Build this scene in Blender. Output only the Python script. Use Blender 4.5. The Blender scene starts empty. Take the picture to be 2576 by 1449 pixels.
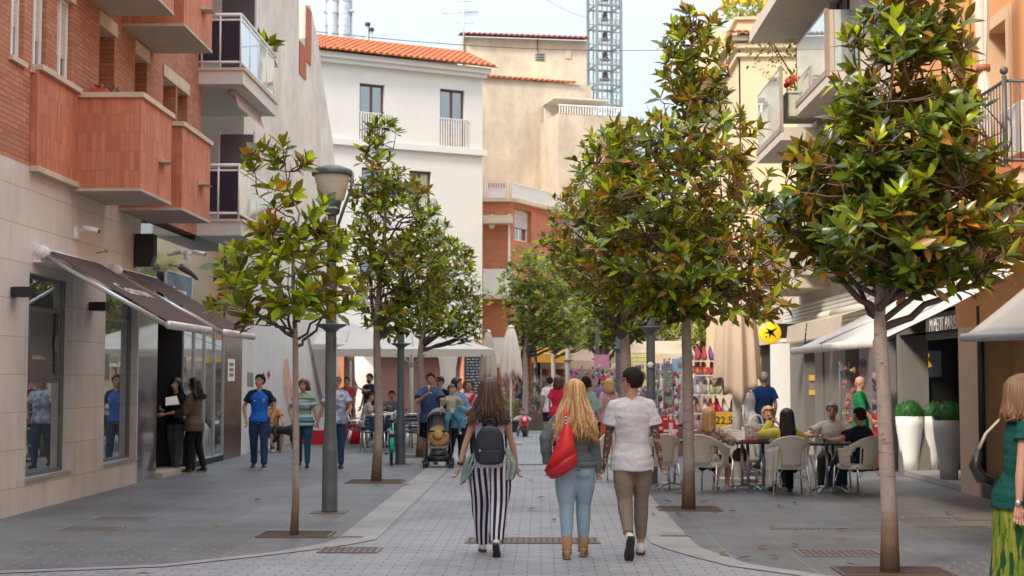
import bpy, math, random, time
import numpy as np
from mathutils import Vector, Matrix, noise
T0 = time.time()
rnd = random.Random(7)
scene = bpy.context.scene
# ---------------------------------------------------------------- camera
CAMH, FPX, YAW, PITCH = 1.69, 3578.0, math.radians(1.153), math.radians(3.606)
cam_d = bpy.data.cameras.new('camera')
cam = bpy.data.objects.new('camera', cam_d)
scene.collection.objects.link(cam)
cam.location = (0, 0, CAMH)
cam.rotation_euler = (math.pi / 2 + PITCH, 0, YAW)
cam_d.sensor_width = 36
cam_d.lens = 36 * FPX / 2576
cam_d.clip_start = 0.1
cam_d.clip_end = 2000
cam_d.dof.use_dof = True
cam_d.dof.focus_distance = 15.0
cam_d.dof.aperture_fstop = 3.2
scene.camera = cam
# ---------------------------------------------------------------- sky, sun, exposure
SUN_EL, SUN_AZ = math.radians(40), math.radians(-138)      # azimuth from +Y, clockwise: behind and left of the camera
wd = bpy.data.worlds.new('World'); scene.world = wd; wd.use_nodes = True
wn = wd.node_tree
bg = wn.nodes['Background']
sky = wn.nodes.new('ShaderNodeTexSky'); sky.sky_type = 'NISHITA'; sky.sun_disc = False
sky.sun_elevation = SUN_EL; sky.sun_rotation = SUN_AZ
sky.air_density = 1.0; sky.dust_density = 5.0; sky.ozone_density = 0.3
veil = wn.nodes.new('ShaderNodeMix'); veil.data_type = 'RGBA'                   # thin high cloud over the blue
vt = wn.nodes.new('ShaderNodeTexCoord'); vn = wn.nodes.new('ShaderNodeTexNoise'); vn.inputs['Scale'].default_value = 2.2; vn.inputs['Detail'].default_value = 5
wn.links.new(vt.outputs['Generated'], vn.inputs['Vector'])
vr = wn.nodes.new('ShaderNodeMapRange'); vr.inputs[3].default_value = .7; vr.inputs[4].default_value = .95; wn.links.new(vn.outputs[0], vr.inputs[0])
wn.links.new(vr.outputs[0], veil.inputs[0]); wn.links.new(sky.outputs[0], veil.inputs[6]); 
vs = wn.nodes.new('ShaderNodeSeparateXYZ'); wn.links.new(vt.outputs['Generated'], vs.inputs[0])     # overcast sky: the zenith is brighter than the horizon
vz = wn.nodes.new('ShaderNodeMapRange'); vz.inputs[3].default_value = .25; vz.inputs[4].default_value = 1.22; wn.links.new(vs.outputs[2], vz.inputs[0])
vm = wn.nodes.new('ShaderNodeVectorMath'); vm.operation = 'SCALE'; vm.inputs[0].default_value = (5.1, 5.5, 5.95); wn.links.new(vz.outputs[0], vm.inputs['Scale'])
wn.links.new(vm.outputs[0], veil.inputs[7])
wn.links.new(veil.outputs[2], bg.inputs[0]); bg.inputs[1].default_value = 0.15
sl = bpy.data.lights.new('sun', 'SUN'); sl.energy = 1.5; sl.angle = math.radians(10); sl.color = (1, .86, .70)
so = bpy.data.objects.new('sun', sl); scene.collection.objects.link(so)
sd = Vector((math.sin(SUN_AZ) * math.cos(SUN_EL), math.cos(SUN_AZ) * math.cos(SUN_EL), math.sin(SUN_EL)))
so.rotation_euler = sd.to_track_quat('Z', 'Y').to_euler()
so.location = sd * 50
scene.view_settings.view_transform = 'Standard'
scene.view_settings.look = 'None'
scene.view_settings.exposure = 1.42
scene.view_settings.gamma = 1
# ---------------------------------------------------------------- placing helpers (photo pixel -> point in the world)
_R = Matrix.Rotation(YAW, 3, 'Z')
_f = _R @ Vector((0, math.cos(PITCH), math.sin(PITCH)))
_r = _R @ Vector((1, 0, 0))
_u = _r.cross(_f)
def ray(px, py): return _f * FPX + _r * (px - 1288) + _u * (724.5 - py)
def G(px, py, z=0.0):
 d = ray(px, py); t = (z - CAMH) / d.z
 return Vector((d.x * t, d.y * t, z))
def P(px, py, Y):
 d = ray(px, py); t = Y / d.y
 return Vector((d.x * t, Y, CAMH + d.z * t))
def onX(px, py, X):
 d = ray(px, py); t = X / d.x
 return Vector((X, d.y * t, CAMH + d.z * t))
# ---------------------------------------------------------------- materials
def new_mat(name):
 m = bpy.data.materials.new(name); m.use_nodes = True
 return m, m.node_tree, m.node_tree.nodes['Principled BSDF']
def L(nt, a, b): nt.links.new(a, b)
def N(nt, t, **kw):
 n = nt.nodes.new(t)
 for k, v in kw.items():
  if k.startswith('i_'):
   kk = k[2:]
   kk = int(kk) if kk.isdigit() else kk
   n.inputs[kk].default_value = v
  else: setattr(n, k, v)
 return n
def c4(c): return (c[0], c[1], c[2], 1)
def mixc(nt, fac, a, b, bt='MIX'):
 n = N(nt, 'ShaderNodeMix', data_type='RGBA', blend_type=bt)
 for s, v in ((0, fac), (6, a), (7, b)):
  if hasattr(v, 'type') and hasattr(v, 'is_linked'): L(nt, v, n.inputs[s])
  elif s == 0: n.inputs[0].default_value = v
  else: n.inputs[s].default_value = c4(v)
 return n.outputs[2]
def ramp(nt, src, stops):
 r = N(nt, 'ShaderNodeValToRGB')
 e = r.color_ramp.elements
 while len(e) > 1: e.remove(e[0])
 e[0].position = stops[0][0]; e[0].color = c4(stops[0][1])
 for p, c in stops[1:]:
  k = e.new(p); k.color = c4(c)
 L(nt, src, r.inputs[0]); return r.outputs[0]
def sc(c, k): return tuple(min(1, x * k) for x in c)
_mc = {}
def mat(name, col, rough=.6, metal=0., var=.14, scale=3., bump=0., bscale=60., spec=.5, streak=0., emit=0.):
 if name in _mc: return _mc[name]
 m, nt, b = new_mat(name)
 geo = N(nt, 'ShaderNodeNewGeometry')
 nz = N(nt, 'ShaderNodeTexNoise', i_Scale=scale, i_Detail=6., i_Roughness=.65)
 L(nt, geo.outputs['Position'], nz.inputs['Vector'])
 col_o = mixc(nt, ramp(nt, nz.outputs[0], [(.3, (0, 0, 0)), (.7, (1, 1, 1))]), sc(col, 1 - var), sc(col, 1 + var))
 if streak:
  mp = N(nt, 'ShaderNodeMapping'); mp.inputs['Scale'].default_value = (1.6, 1.6, .45)
  L(nt, geo.outputs['Position'], mp.inputs[0])
  n2 = N(nt, 'ShaderNodeTexNoise', i_Scale=1.0, i_Detail=10., i_Roughness=.72); L(nt, mp.outputs[0], n2.inputs['Vector'])
  r2 = ramp(nt, n2.outputs[0], [(.42, (0, 0, 0)), (.85, (.8, .8, .8))])
  mu = N(nt, 'ShaderNodeMath', operation='MULTIPLY'); L(nt, r2, mu.inputs[0]); mu.inputs[1].default_value = streak
  col_o = mixc(nt, mu.outputs[0], col_o, sc(col, .45))
 L(nt, col_o, b.inputs['Base Color'])
 b.inputs['Roughness'].default_value = rough; b.inputs['Metallic'].default_value = metal
 b.inputs['Specular IOR Level'].default_value = spec
 if rough > .15:
  mr = N(nt, 'ShaderNodeMapRange'); mr.inputs[3].default_value = rough * .85; mr.inputs[4].default_value = min(1, rough * 1.15)
  L(nt, nz.outputs[0], mr.inputs[0]); L(nt, mr.outputs[0], b.inputs['Roughness'])
 if bump:
  n3 = N(nt, 'ShaderNodeTexNoise', i_Scale=bscale, i_Detail=4.); L(nt, geo.outputs['Position'], n3.inputs['Vector'])
  bp = N(nt, 'ShaderNodeBump', i_Strength=bump, i_Distance=.01); L(nt, n3.outputs[0], bp.inputs['Height']); L(nt, bp.outputs[0], b.inputs['Normal'])
 if emit:
  L(nt, col_o, b.inputs['Emission Color']); b.inputs['Emission Strength'].default_value = emit
 _mc[name] = m; return m
def bricks(name, c1, c2, mortar, w, h, mw=.01, offset=.5, rough=.75, zoff=0., var=.15, bump=.6, streak=0., uoff=0., plane=False):
 """brick / tile / slab pattern in world space: u = x + y, v = z on walls; u = x, v = y on the ground"""
 if name in _mc: return _mc[name]
 m, nt, b = new_mat(name)
 geo = N(nt, 'ShaderNodeNewGeometry'); sp = N(nt, 'ShaderNodeSeparateXYZ'); L(nt, geo.outputs['Position'], sp.inputs[0])
 cb = N(nt, 'ShaderNodeCombineXYZ')
 if plane: L(nt, sp.outputs[0], cb.inputs[0]); L(nt, sp.outputs[1], cb.inputs[1])
 else:
  ad = N(nt, 'ShaderNodeMath', operation='ADD'); L(nt, sp.outputs[0], ad.inputs[0]); L(nt, sp.outputs[1], ad.inputs[1])
  L(nt, ad.outputs[0], cb.inputs[0]); L(nt, sp.outputs[2], cb.inputs[1])
 mp = N(nt, 'ShaderNodeMapping'); mp.inputs['Location'].default_value = (uoff, -zoff, 0); L(nt, cb.outputs[0], mp.inputs[0])
 br = N(nt, 'ShaderNodeTexBrick', offset=offset, i_Scale=1., i_Bias=0.)
 br.inputs['Mortar Size'].default_value = mw; br.inputs['Mortar Smooth'].default_value = .2
 br.inputs['Brick Width'].default_value = w; br.inputs['Row Height'].default_value = h
 br.inputs['Color1'].default_value = c4(c1); br.inputs['Color2'].default_value = c4(c2); br.inputs['Mortar'].default_value = c4(mortar)
 L(nt, mp.outputs[0], br.inputs[0])
 nz = N(nt, 'ShaderNodeTexNoise', i_Scale=1.3, i_Detail=8., i_Roughness=.7); L(nt, geo.outputs['Position'], nz.inputs['Vector'])
 g = ramp(nt, nz.outputs[0], [(.3, (1 - var,) * 3), (.7, (1 + var,) * 3)])
 col = mixc(nt, 1., br.outputs['Color'], g, 'MULTIPLY')
 if streak:
  m2 = N(nt, 'ShaderNodeMapping'); m2.inputs['Scale'].default_value = (1.4, 1.4, .3) if not plane else (1, .7, 1)
  L(nt, geo.outputs['Position'], m2.inputs[0])
  n2 = N(nt, 'ShaderNodeTexNoise', i_Scale=1.7, i_Detail=7., i_Roughness=.7); L(nt, m2.outputs[0], n2.inputs['Vector'])
  r2 = ramp(nt, n2.outputs[0], [(.48, (0, 0, 0)), (.8, (streak,) * 3)])
  col = mixc(nt, r2, col, sc(c1, .4))
 if plane:                                  # gum spots and worn patches
  vo = N(nt, 'ShaderNodeTexVoronoi', i_Scale=2.6); L(nt, geo.outputs['Position'], vo.inputs['Vector']); col = mixc(nt, ramp(nt, vo.outputs['Distance'], [(.035, (.55,) * 3), (.06, (0, 0, 0))]), col, sc(c1, .5))
  n5 = N(nt, 'ShaderNodeTexNoise', i_Scale=.45, i_Detail=9., i_Roughness=.68); L(nt, geo.outputs['Position'], n5.inputs['Vector']); col = mixc(nt, 1., col, ramp(nt, n5.outputs[0], [(.32, (.72,) * 3), (.5, (1.,) * 3), (.68, (1.16, 1.15, 1.12))]), 'MULTIPLY')
 L(nt, col, b.inputs['Base Color']); b.inputs['Roughness'].default_value = rough
 if bump:
  bp = N(nt, 'ShaderNodeBump', i_Strength=bump, i_Distance=.006, invert=True); L(nt, br.outputs['Fac'], bp.inputs['Height']); L(nt, bp.outputs[0], b.inputs['Normal'])
 _mc[name] = m; return m
def glass(name, tint=(.02, .025, .03), refl=.5, rough=.02):
 """shop or window glass: dark inside seen through, street mirrored"""
 if name in _mc: return _mc[name]
 m, nt, b = new_mat(name)
 b.inputs['Base Color'].default_value = c4(tint); b.inputs['Roughness'].default_value = .3
 gl = N(nt, 'ShaderNodeBsdfGlossy', i_Roughness=rough); gl.inputs['Color'].default_value = (.85, .92, .95, 1)
 fr = N(nt, 'ShaderNodeFresnel', i_IOR=1.5)
 mr = N(nt, 'ShaderNodeMapRange'); mr.inputs[3].default_value = refl; mr.inputs[4].default_value = 1.; L(nt, fr.outputs[0], mr.inputs[0])
 geo = N(nt, 'ShaderNodeNewGeometry'); nz = N(nt, 'ShaderNodeTexNoise', i_Scale=1.1, i_Detail=2.); L(nt, geo.outputs['Position'], nz.inputs['Vector'])
 bp = N(nt, 'ShaderNodeBump', i_Strength=.05, i_Distance=.02); L(nt, nz.outputs[0], bp.inputs['Height']); L(nt, bp.outputs[0], gl.inputs['Normal'])
 mx = N(nt, 'ShaderNodeMixShader'); L(nt, mr.outputs[0], mx.inputs[0]); L(nt, b.outputs[0], mx.inputs[1]); L(nt, gl.outputs[0], mx.inputs[2])
 L(nt, mx.outputs[0], nt.nodes['Material Output'].inputs[0]); _mc[name] = m; return m
def canvas(name, c, tr=.35, var=.06, streak=.12):
 if name in _mc: return _mc[name]
 m = mat(name, c, .9, var=var, scale=2, streak=streak); nt = m.node_tree; b = nt.nodes['Principled BSDF']; t = N(nt, 'ShaderNodeBsdfTranslucent'); L(nt, b.inputs['Base Color'].links[0].from_socket, t.inputs[0])
 mx = N(nt, 'ShaderNodeMixShader', i_0=tr); L(nt, b.outputs[0], mx.inputs[1]); L(nt, t.outputs[0], mx.inputs[2]); L(nt, mx.outputs[0], nt.nodes['Material Output'].inputs[0]); return m
def clear_glass(name, tint=(.8, .92, .93), refl=.25):
 if name in _mc: return _mc[name]
 m, nt, b = new_mat(name)
 tr = N(nt, 'ShaderNodeBsdfTransparent'); tr.inputs[0].default_value = c4(tint)
 gl = N(nt, 'ShaderNodeBsdfGlossy', i_Roughness=.02)
 mx = N(nt, 'ShaderNodeMixShader', i_0=refl); L(nt, tr.outputs[0], mx.inputs[1]); L(nt, gl.outputs[0], mx.inputs[2])
 L(nt, mx.outputs[0], nt.nodes['Material Output'].inputs[0]); _mc[name] = m; return m
def pattern(name, base, cols, scale=30., rough=.8, kind='blot', thr=.55):
 """printed cloth: blots of colour over a base colour (object space so that it moves with the cloth)"""
 if name in _mc: return _mc[name]
 m, nt, b = new_mat(name)
 tc = N(nt, 'ShaderNodeTexCoord'); cur = None
 col = base
 for i, c in enumerate(cols):
  mp = N(nt, 'ShaderNodeMapping'); mp.inputs['Location'].default_value = (i * 3.7, i * 1.9, i * 5.3); L(nt, tc.outputs['Object'], mp.inputs[0])
  if kind == 'rows': mp.inputs['Scale'].default_value = (.03, .03, 1)
  if kind == 'streak': mp.inputs['Scale'].default_value = (1, 1, .2)
  t = N(nt, 'ShaderNodeTexNoise', i_Scale=scale, i_Detail=3.); L(nt, mp.outputs[0], t.inputs['Vector'])
  r = ramp(nt, t.outputs[0], [(thr - .03, (0, 0, 0)), (thr + .03, (1, 1, 1))])
  col = mixc(nt, r, col, c)
 L(nt, col, b.inputs['Base Color']); b.inputs['Roughness'].default_value = rough; b.inputs['Specular IOR Level'].default_value = .2
 _mc[name] = m; return m
# ---------------------------------------------------------------- objects
col = scene.collection
def tag(o, label=None, cat=None, group=None, kind=None):
 if label: o['label'] = label
 if cat: o['category'] = cat
 if group: o['group'] = group
 if kind: o['kind'] = kind
 return o
def thing(name, label, cat, loc=(0, 0, 0), rz=0., group=None):
 o = bpy.data.objects.new(name, None); col.objects.link(o)
 o.empty_display_size = .1
 o.location = loc; o.rotation_euler = (0, 0, rz)
 return tag(o, label, cat, group)
def copy_tree(src, parent=None):
 c = src.copy(); col.objects.link(c); c.parent = parent
 for ch in src.children: copy_tree(ch, c)
 return c
def dup(src, loc, rz, label, group=None, scale=None):
 c = copy_tree(src); c.location = loc; c.rotation_euler = (0, 0, rz); c['label'] = label
 if group: c['group'] = group
 if scale: c.scale = scale if hasattr(scale, '__len__') else (scale,) * 3
 return c
def link_mesh(name, me, parent=None, loc=None):
 o = bpy.data.objects.new(name, me); col.objects.link(o)
 if parent is not None: o.parent = parent
 if loc is not None: o.location = loc
 return o
class MB:
 def __init__(s, M=None): s.v = []; s.f = []; s.m = []; s.s = []; s.M = M; s.cm = 0
 def add(s, vs, fs, m=None, smooth=False):
  k = len(s.v); M = s.M
  if M is not None:
   vs = [M @ Vector(v) for v in vs]
   if M.determinant() < 0: fs = [tuple(f)[::-1] for f in fs]
  s.v.extend([tuple(v) for v in vs])
  m = s.cm if m is None else m
  for f in fs: s.f.append([i + k for i in f]); s.m.append(m); s.s.append(smooth)
 def box(s, a, b, m=None):
  x0, y0, z0 = a; x1, y1, z1 = b
  s.add([(x0, y0, z0), (x1, y0, z0), (x1, y1, z0), (x0, y1, z0), (x0, y0, z1), (x1, y0, z1), (x1, y1, z1), (x0, y1, z1)],
              [(0, 3, 2, 1), (4, 5, 6, 7), (0, 1, 5, 4), (1, 2, 6, 5), (2, 3, 7, 6), (3, 0, 4, 7)], m)
 def poly(s, pts, m=None): s.add(pts, [list(range(len(pts)))], m)
 def prism(s, pts, off, m=None):
  """flat polygon pts (3D) extruded by the vector off"""
  n = len(pts); off = Vector(off); p2 = [Vector(p) + off for p in pts]
  s.add([Vector(p) for p in pts] + p2, [list(range(n))[::-1], list(range(n, 2 * n))] + [(i, (i + 1) % n, n + (i + 1) % n, n + i) for i in range(n)], m)
 def rings(s, rs, m=None, cap=True, smooth=True, closed=False):
  n = len(rs[0]); vs = [p for r in rs for p in r]; fs = []
  for j in range(len(rs) - 1):
   for i in range(n): fs.append((j * n + i, j * n + (i + 1) % n, (j + 1) * n + (i + 1) % n, (j + 1) * n + i))
  if closed:
   j = len(rs) - 1
   for i in range(n): fs.append((j * n + i, j * n + (i + 1) % n, (i + 1) % n, i))
  elif cap: fs.append(list(range(n))[::-1]); fs.append([(len(rs) - 1) * n + i for i in range(n)])
  s.add(vs, fs, m, smooth)
 def tube(s, pts, rs, n=8, m=None, side=None, cap=True, closed=False):
  """tube through pts; rs = radius or (a, b) per point, a along side"""
  pts = [Vector(p) for p in pts]
  if not hasattr(rs, '__len__'): rs = [rs] * len(pts)
  out = []; ref = Vector(side) if side is not None else None
  for i, p in enumerate(pts):
   if closed: t = pts[(i + 1) % len(pts)] - pts[i - 1]
   else: t = pts[min(i + 1, len(pts) - 1)] - pts[max(i - 1, 0)]
   if t.length < 1e-9: t = Vector((0, 0, 1))
   t.normalize()
   if ref is None:
    ref = Vector((1, 0, 0)) if abs(t.x) < .8 else Vector((0, 1, 0))
   a = ref - t * ref.dot(t)
   if a.length < 1e-4: a = t.orthogonal()
   a.normalize(); b = t.cross(a)
   if side is None: ref = a
   r = rs[i]; ra, rb = r if hasattr(r, '__len__') else (r, r)
   out.append([p + a * (ra * math.cos(2 * math.pi * k / n)) + b * (rb * math.sin(2 * math.pi * k / n)) for k in range(n)])
  s.rings(out, m, cap=cap, closed=closed)
 def cyl(s, p0, p1, r0, r1=None, n=16, m=None): s.tube([p0, p1], [r0, r0 if r1 is None else r1], n, m)
 def lathe(s, prof, c=(0, 0, 0), n=20, m=None, cap=True):
  c = Vector(c); s.rings([[c + Vector((r * math.cos(2 * math.pi * k / n), r * math.sin(2 * math.pi * k / n), z)) for k in range(n)] for r, z in prof], m, cap=cap)
 def ball(s, c, r, n=12, m=None, R=None):
  if not hasattr(r, '__len__'): r = (r, r, r)
  c = Vector(c); rs = []
  for j in range(n // 2 + 1):
   t = math.pi * j / (n // 2); t = min(max(t, .06), math.pi - .06)
   ring = []
   for k in range(n):
    a = 2 * math.pi * k / n
    v = Vector((r[0] * math.sin(t) * math.cos(a), r[1] * math.sin(t) * math.sin(a), -r[2] * math.cos(t)))
    ring.append(c + (R @ v if R is not None else v))
   rs.append(ring)
  s.rings(rs, m)
 def mesh(s, name, mats):
  me = bpy.data.meshes.new(name); me.from_pydata(s.v, [], s.f)
  for m in (mats if isinstance(mats, (list, tuple)) else [mats]): me.materials.append(m)
  me.polygons.foreach_set('material_index', s.m); me.polygons.foreach_set('use_smooth', s.s)
  me.update(); return me
 def build(s, name, mats, parent=None, bevel=0.):
  o = link_mesh(name, s.mesh(name, mats), parent)
  if bevel:
   b = o.modifiers.new('bevel', 'BEVEL'); b.width = bevel; b.segments = 2; b.limit_method = 'ANGLE'; b.angle_limit = math.radians(50)
  return o
def frame(O, U, Nn=None):
 """matrix: local x along U, local y outwards, local z up"""
 U = Vector(U).normalized(); Z = Vector((0, 0, 1))
 Nn = Vector(Nn).normalized() if Nn is not None else U.cross(Z)
 return Matrix(((U.x, Nn.x, 0, O[0]), (U.y, Nn.y, 0, O[1]), (U.z, Nn.z, 1, O[2] if len(O) > 2 else 0), (0, 0, 0, 1)))
def wall(mb, u0, u1, z0, z1, holes, depth=.2, m=0, mrev=None, back=.35):
 """facade in the local frame of mb, at y = 0, with reveals into the wall"""
 us = sorted({u0, u1, *[h[0] for h in holes], *[h[1] for h in holes]}); us = [u for u in us if u0 <= u <= u1]
 zs = sorted({z0, z1, *[h[2] for h in holes], *[h[3] for h in holes]}); zs = [z for z in zs if z0 <= z <= z1]
 for i in range(len(us) - 1):
  for j in range(len(zs) - 1):
   cu, cz = (us[i] + us[i + 1]) / 2, (zs[j] + zs[j + 1]) / 2
   if any(h[0] < cu < h[1] and h[2] < cz < h[3] for h in holes): continue
   mb.add([(us[i], 0, zs[j]), (us[i + 1], 0, zs[j]), (us[i + 1], 0, zs[j + 1]), (us[i], 0, zs[j + 1])], [(3, 2, 1, 0)], m)
 mr = m if mrev is None else mrev
 for h in holes:
  a, b, c, d = h[:4]; depth = h[4] if len(h) > 4 else depth
  a, b, c, d = max(a, u0), min(b, u1), max(c, z0), min(d, z1)
  for q in (((a, c), (b, c)), ((b, c), (b, d)), ((b, d), (a, d)), ((a, d), (a, c))):
   (x0, y0), (x1, y1) = q
   mb.add([(x0, 0, y0), (x1, 0, y1), (x1, -depth, y1), (x0, -depth, y0)], [(0, 1, 2, 3)], mr)
 for a, b in (((u0, z0), (u1, z0)), ((u1, z0), (u1, z1)), ((u1, z1), (u0, z1)), ((u0, z1), (u0, z0))):
  mb.add([(a[0], 0, a[1]), (b[0], 0, b[1]), (b[0], -back, b[1]), (a[0], -back, a[1])], [(3, 2, 1, 0)], m)
def window(parent, M, u0, u1, z0, z1, depth, fm, gm, fw=.05, muls=(.5,), trans=(), name='window', proud=.0):
 mb = MB(M); y0, y1 = -depth, -depth + .05 + proud
 mb.box((u0, y0, z0), (u0 + fw, y1, z1)); mb.box((u1 - fw, y0, z0), (u1, y1, z1))
 mb.box((u0 + fw, y0, z0), (u1 - fw, y1, z0 + fw)); mb.box((u0 + fw, y0, z1 - fw), (u1 - fw, y1, z1))
 for t in muls:
  c = u0 + (u1 - u0) * t; mb.box((c - fw * .6, y0, z0 + fw), (c + fw * .6, y1 - .004, z1 - fw))
 for t in trans:
  c = z0 + (z1 - z0) * t; mb.box((u0 + fw, y0, c - fw * .5), (u1 - fw, y1 - .008, c + fw * .5))
 w = mb.build(name, fm, parent)
 g = MB(M); g.box((u0 + fw * .5, y0 + .01, z0 + fw * .5), (u1 - fw * .5, y0 + .022, z1 - fw * .5)); g.build('pane', gm, w)
 return w
def text_mesh(txt, size, M, m, parent, name='lettering', align='CENTER', extr=.004, font_scale_x=1.):
 cu = bpy.data.curves.new('t', 'FONT'); cu.body = txt; cu.size = size; cu.align_x = align; cu.align_y = 'CENTER'; cu.extrude = extr
 o = bpy.data.objects.new('t', cu); col.objects.link(o)
 dg = bpy.context.evaluated_depsgraph_get(); me = bpy.data.meshes.new_from_object(o.evaluated_get(dg)); bpy.data.objects.remove(o); bpy.data.curves.remove(cu)
 me.transform(Matrix.Diagonal((font_scale_x, 1, 1, 1)))
 me.transform(Matrix(((1, 0, 0, 0), (0, 0, 1, 0), (0, 1, 0, 0), (0, 0, 0, 1))))   # text x -> local x, text y -> local z, depth -> y
 me.transform(M); me.materials.clear(); me.materials.append(m)
 return link_mesh(name, me, parent)
# ================================================================ palette
ivory = mat('ivory_stone_trim', (.62, .52, .40), .8, bump=.3)
white_paint = mat('white_paint', (.80, .80, .78), .5, var=.05)
offwhite = mat('off_white_plaster', (.66, .64, .60), .8, var=.06, streak=.3, bump=.2)
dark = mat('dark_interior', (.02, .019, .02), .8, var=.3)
black = mat('black_plastic', (.018, .018, .02), .45, var=.2)
alu = mat('brushed_aluminium', (.62, .63, .64), .35, .9, var=.06)
chrome = mat('chrome', (.8, .8, .8), .15, 1., var=.03)
greypaint = mat('grey_green_metal_paint', (.115, .14, .145), .45, .2, var=.25, scale=5, streak=.3)
concrete = mat('concrete_soffit', (.52, .45, .38), .85, var=.1, streak=.25, bump=.3)
brown_frame = mat('brown_window_frame', (.10, .045, .035), .5)
steel = mat('galvanised_steel', (.42, .47, .48), .5, .5, var=.1)
wglass = glass('window_glass', (.05, .06, .07), .35)
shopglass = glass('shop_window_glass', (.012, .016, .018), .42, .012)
terracotta = mat('terracotta_tiles', (.56, .17, .07), .8, var=.35, scale=9, bump=.3)
rust = mat('drain_iron', (.19, .16, .15), .7, .3, var=.3, scale=20)
cloth_cream = canvas('cream_canvas', (.70, .60, .49))
cloth_white = canvas('white_canvas', (.86, .82, .75))
# ================================================================ ground
def sheet(name, pts, z, m, label=None, sub=0):
 mb = MB(); mb.poly([(x, y, z) for x, y in pts]); o = mb.build(name, m); return tag(o, kind='structure')
pav = bricks('street_setts', (.335, .35, .375), (.29, .30, .325), (.15, .15, .15), .24, .12, .007, .5, .6, plane=True, var=.12, bump=.5, streak=.25)
slab = bricks('ribbed_slabs', (.170, .178, .19), (.142, .149, .16), (.27, .265, .255), .60, 8., .006, .0, .55, plane=True, var=.2, bump=.3, streak=.35)
def add_ribs(m):
 nt = m.node_tree; b = nt.nodes['Principled BSDF']; geo = N(nt, 'ShaderNodeNewGeometry')
 sp = N(nt, 'ShaderNodeSeparateXYZ'); L(nt, geo.outputs[0], sp.inputs[0])
 w = N(nt, 'ShaderNodeMath', operation='MULTIPLY'); w.inputs[1].default_value = 2 * math.pi / .105; L(nt, sp.outputs[1], w.inputs[0])
 s = N(nt, 'ShaderNodeMath', operation='SINE'); L(nt, w.outputs[0], s.inputs[0])
 r = ramp(nt, s.outputs[0], [(.0, (1.1,) * 3), (.75, (1.1,) * 3), (.95, (.55,) * 3)])
 src = b.inputs['Base Color'].links[0].from_socket
 L(nt, mixc(nt, 1., src, r, 'MULTIPLY'), b.inputs['Base Color'])
add_ribs(slab)
border = bricks('granite_border', (.36, .355, .345), (.32, .315, .31), (.2, .19, .18), 3., .62, .006, .0, .65, plane=True, var=.12, bump=.3, streak=.2)
sheet('ground', [(-300, -60), (300, -60), (300, 500), (-300, 500)], -.02, mat('far_asphalt', (.16, .16, .165), .8))
sheet('street_paving', [(-9, -25), (9, -25), (14, 140), (-14, 140)], 0, pav)
gl = [G(815, 1368), G(740, 1382), G(650, 1395), G(400, 1422), G(0, 1438)]
gr = [G(1764, 1379), G(1820, 1400), G(1890, 1421), G(2078, 1449)]
XL, XR = -2.13, 1.56
yl = gl[0].y; yr = gr[0].y
left_poly = [(XL, 70), (XL, yl + .5)] + [(p.x, p.y) for p in gl] + [(-7.2, gl[-1].y - .25), (-7.2, 70)]
right_poly = [(XR, 70), (XR, yr + .4)] + [(p.x, p.y) for p in gr] + [(7.3, 9.2), (7.3, 70)][::1]
sheet('pavement', left_poly[::-1], .004, slab); sheet('pavement', right_poly, .004, slab)
def strip(pts, ws, sgn):
 mb = MB(); out = []
 for i, p in enumerate(pts):
  a = Vector(pts[max(i - 1, 0)]); b = Vector(pts[min(i + 1, len(pts) - 1)]); t = (b - a).normalized(); n = Vector((t.y, -t.x)) * sgn
  out.append((Vector(p), Vector(p) + n * ws[i]))
 for i in range(len(out) - 1):
  q = [out[i][0], out[i][1], out[i + 1][1], out[i + 1][0]]; mb.poly([(v.x, v.y, .008) for v in q])
 return tag(mb.build('border_strip', border), kind='structure')
strip([(XL, 70), (XL, 40), (XL, yl + .9), (XL, yl + .4)] + [(p.x, p.y) for p in gl] + [(-7.2, gl[-1].y - .25)], [.42, .42, .42, .42, .3, .2, .16, .16, .16, .16], -1)
strip([(XR, 70), (XR, 40), (XR, yr + .9), (XR, yr + .4)] + [(p.x, p.y) for p in gr] + [(7.2, 9.3)], [.44, .44, .44, .44, .38, .3, .24, .2, .2], 1)
# tactile studs near the crossing (counted as paving: thousands of them)
stud = MB()
def in_poly(x, y, poly):
 c = False; j = len(poly) - 1
 for i in range(len(poly)):
  xi, yi = poly[i]; xj, yj = poly[j]
  if (yi > y) != (yj > y) and x < (xj - xi) * (y - yi) / (yj - yi) + xi: c = not c
  j = i
 return c
def add_studs(poly, x0, x1, y0, y1, pad):
 for i in range(int((x1 - x0) / .13)):
  for j in range(int((y1 - y0) / .13)):
   x, y = x0 + i * .13 + .03 * (j % 2), y0 + j * .13
   if in_poly(x + pad[0], y + pad[1], poly) and in_poly(x, y - .25, poly):
    r = .022; stud.add([(x - r, y - r, .005), (x + r, y - r, .005), (x + r, y + r, .005), (x - r, y + r, .005), (x, y, .012)], [(0, 1, 4), (1, 2, 4), (2, 3, 4), (3, 0, 4)])
add_studs(left_poly, -7., -2.7, 11.5, 14.6, (.1, 0))
add_studs(right_poly, 2.2, 6.2, 10., 13.4, (-.1, 0))
tag(stud.build('tactile_studs', mat('worn_studs', (.20, .20, .20), .6)), 'small raised worn studs covering the pavement by the crossing', 'tactile paving', kind='stuff')
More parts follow.
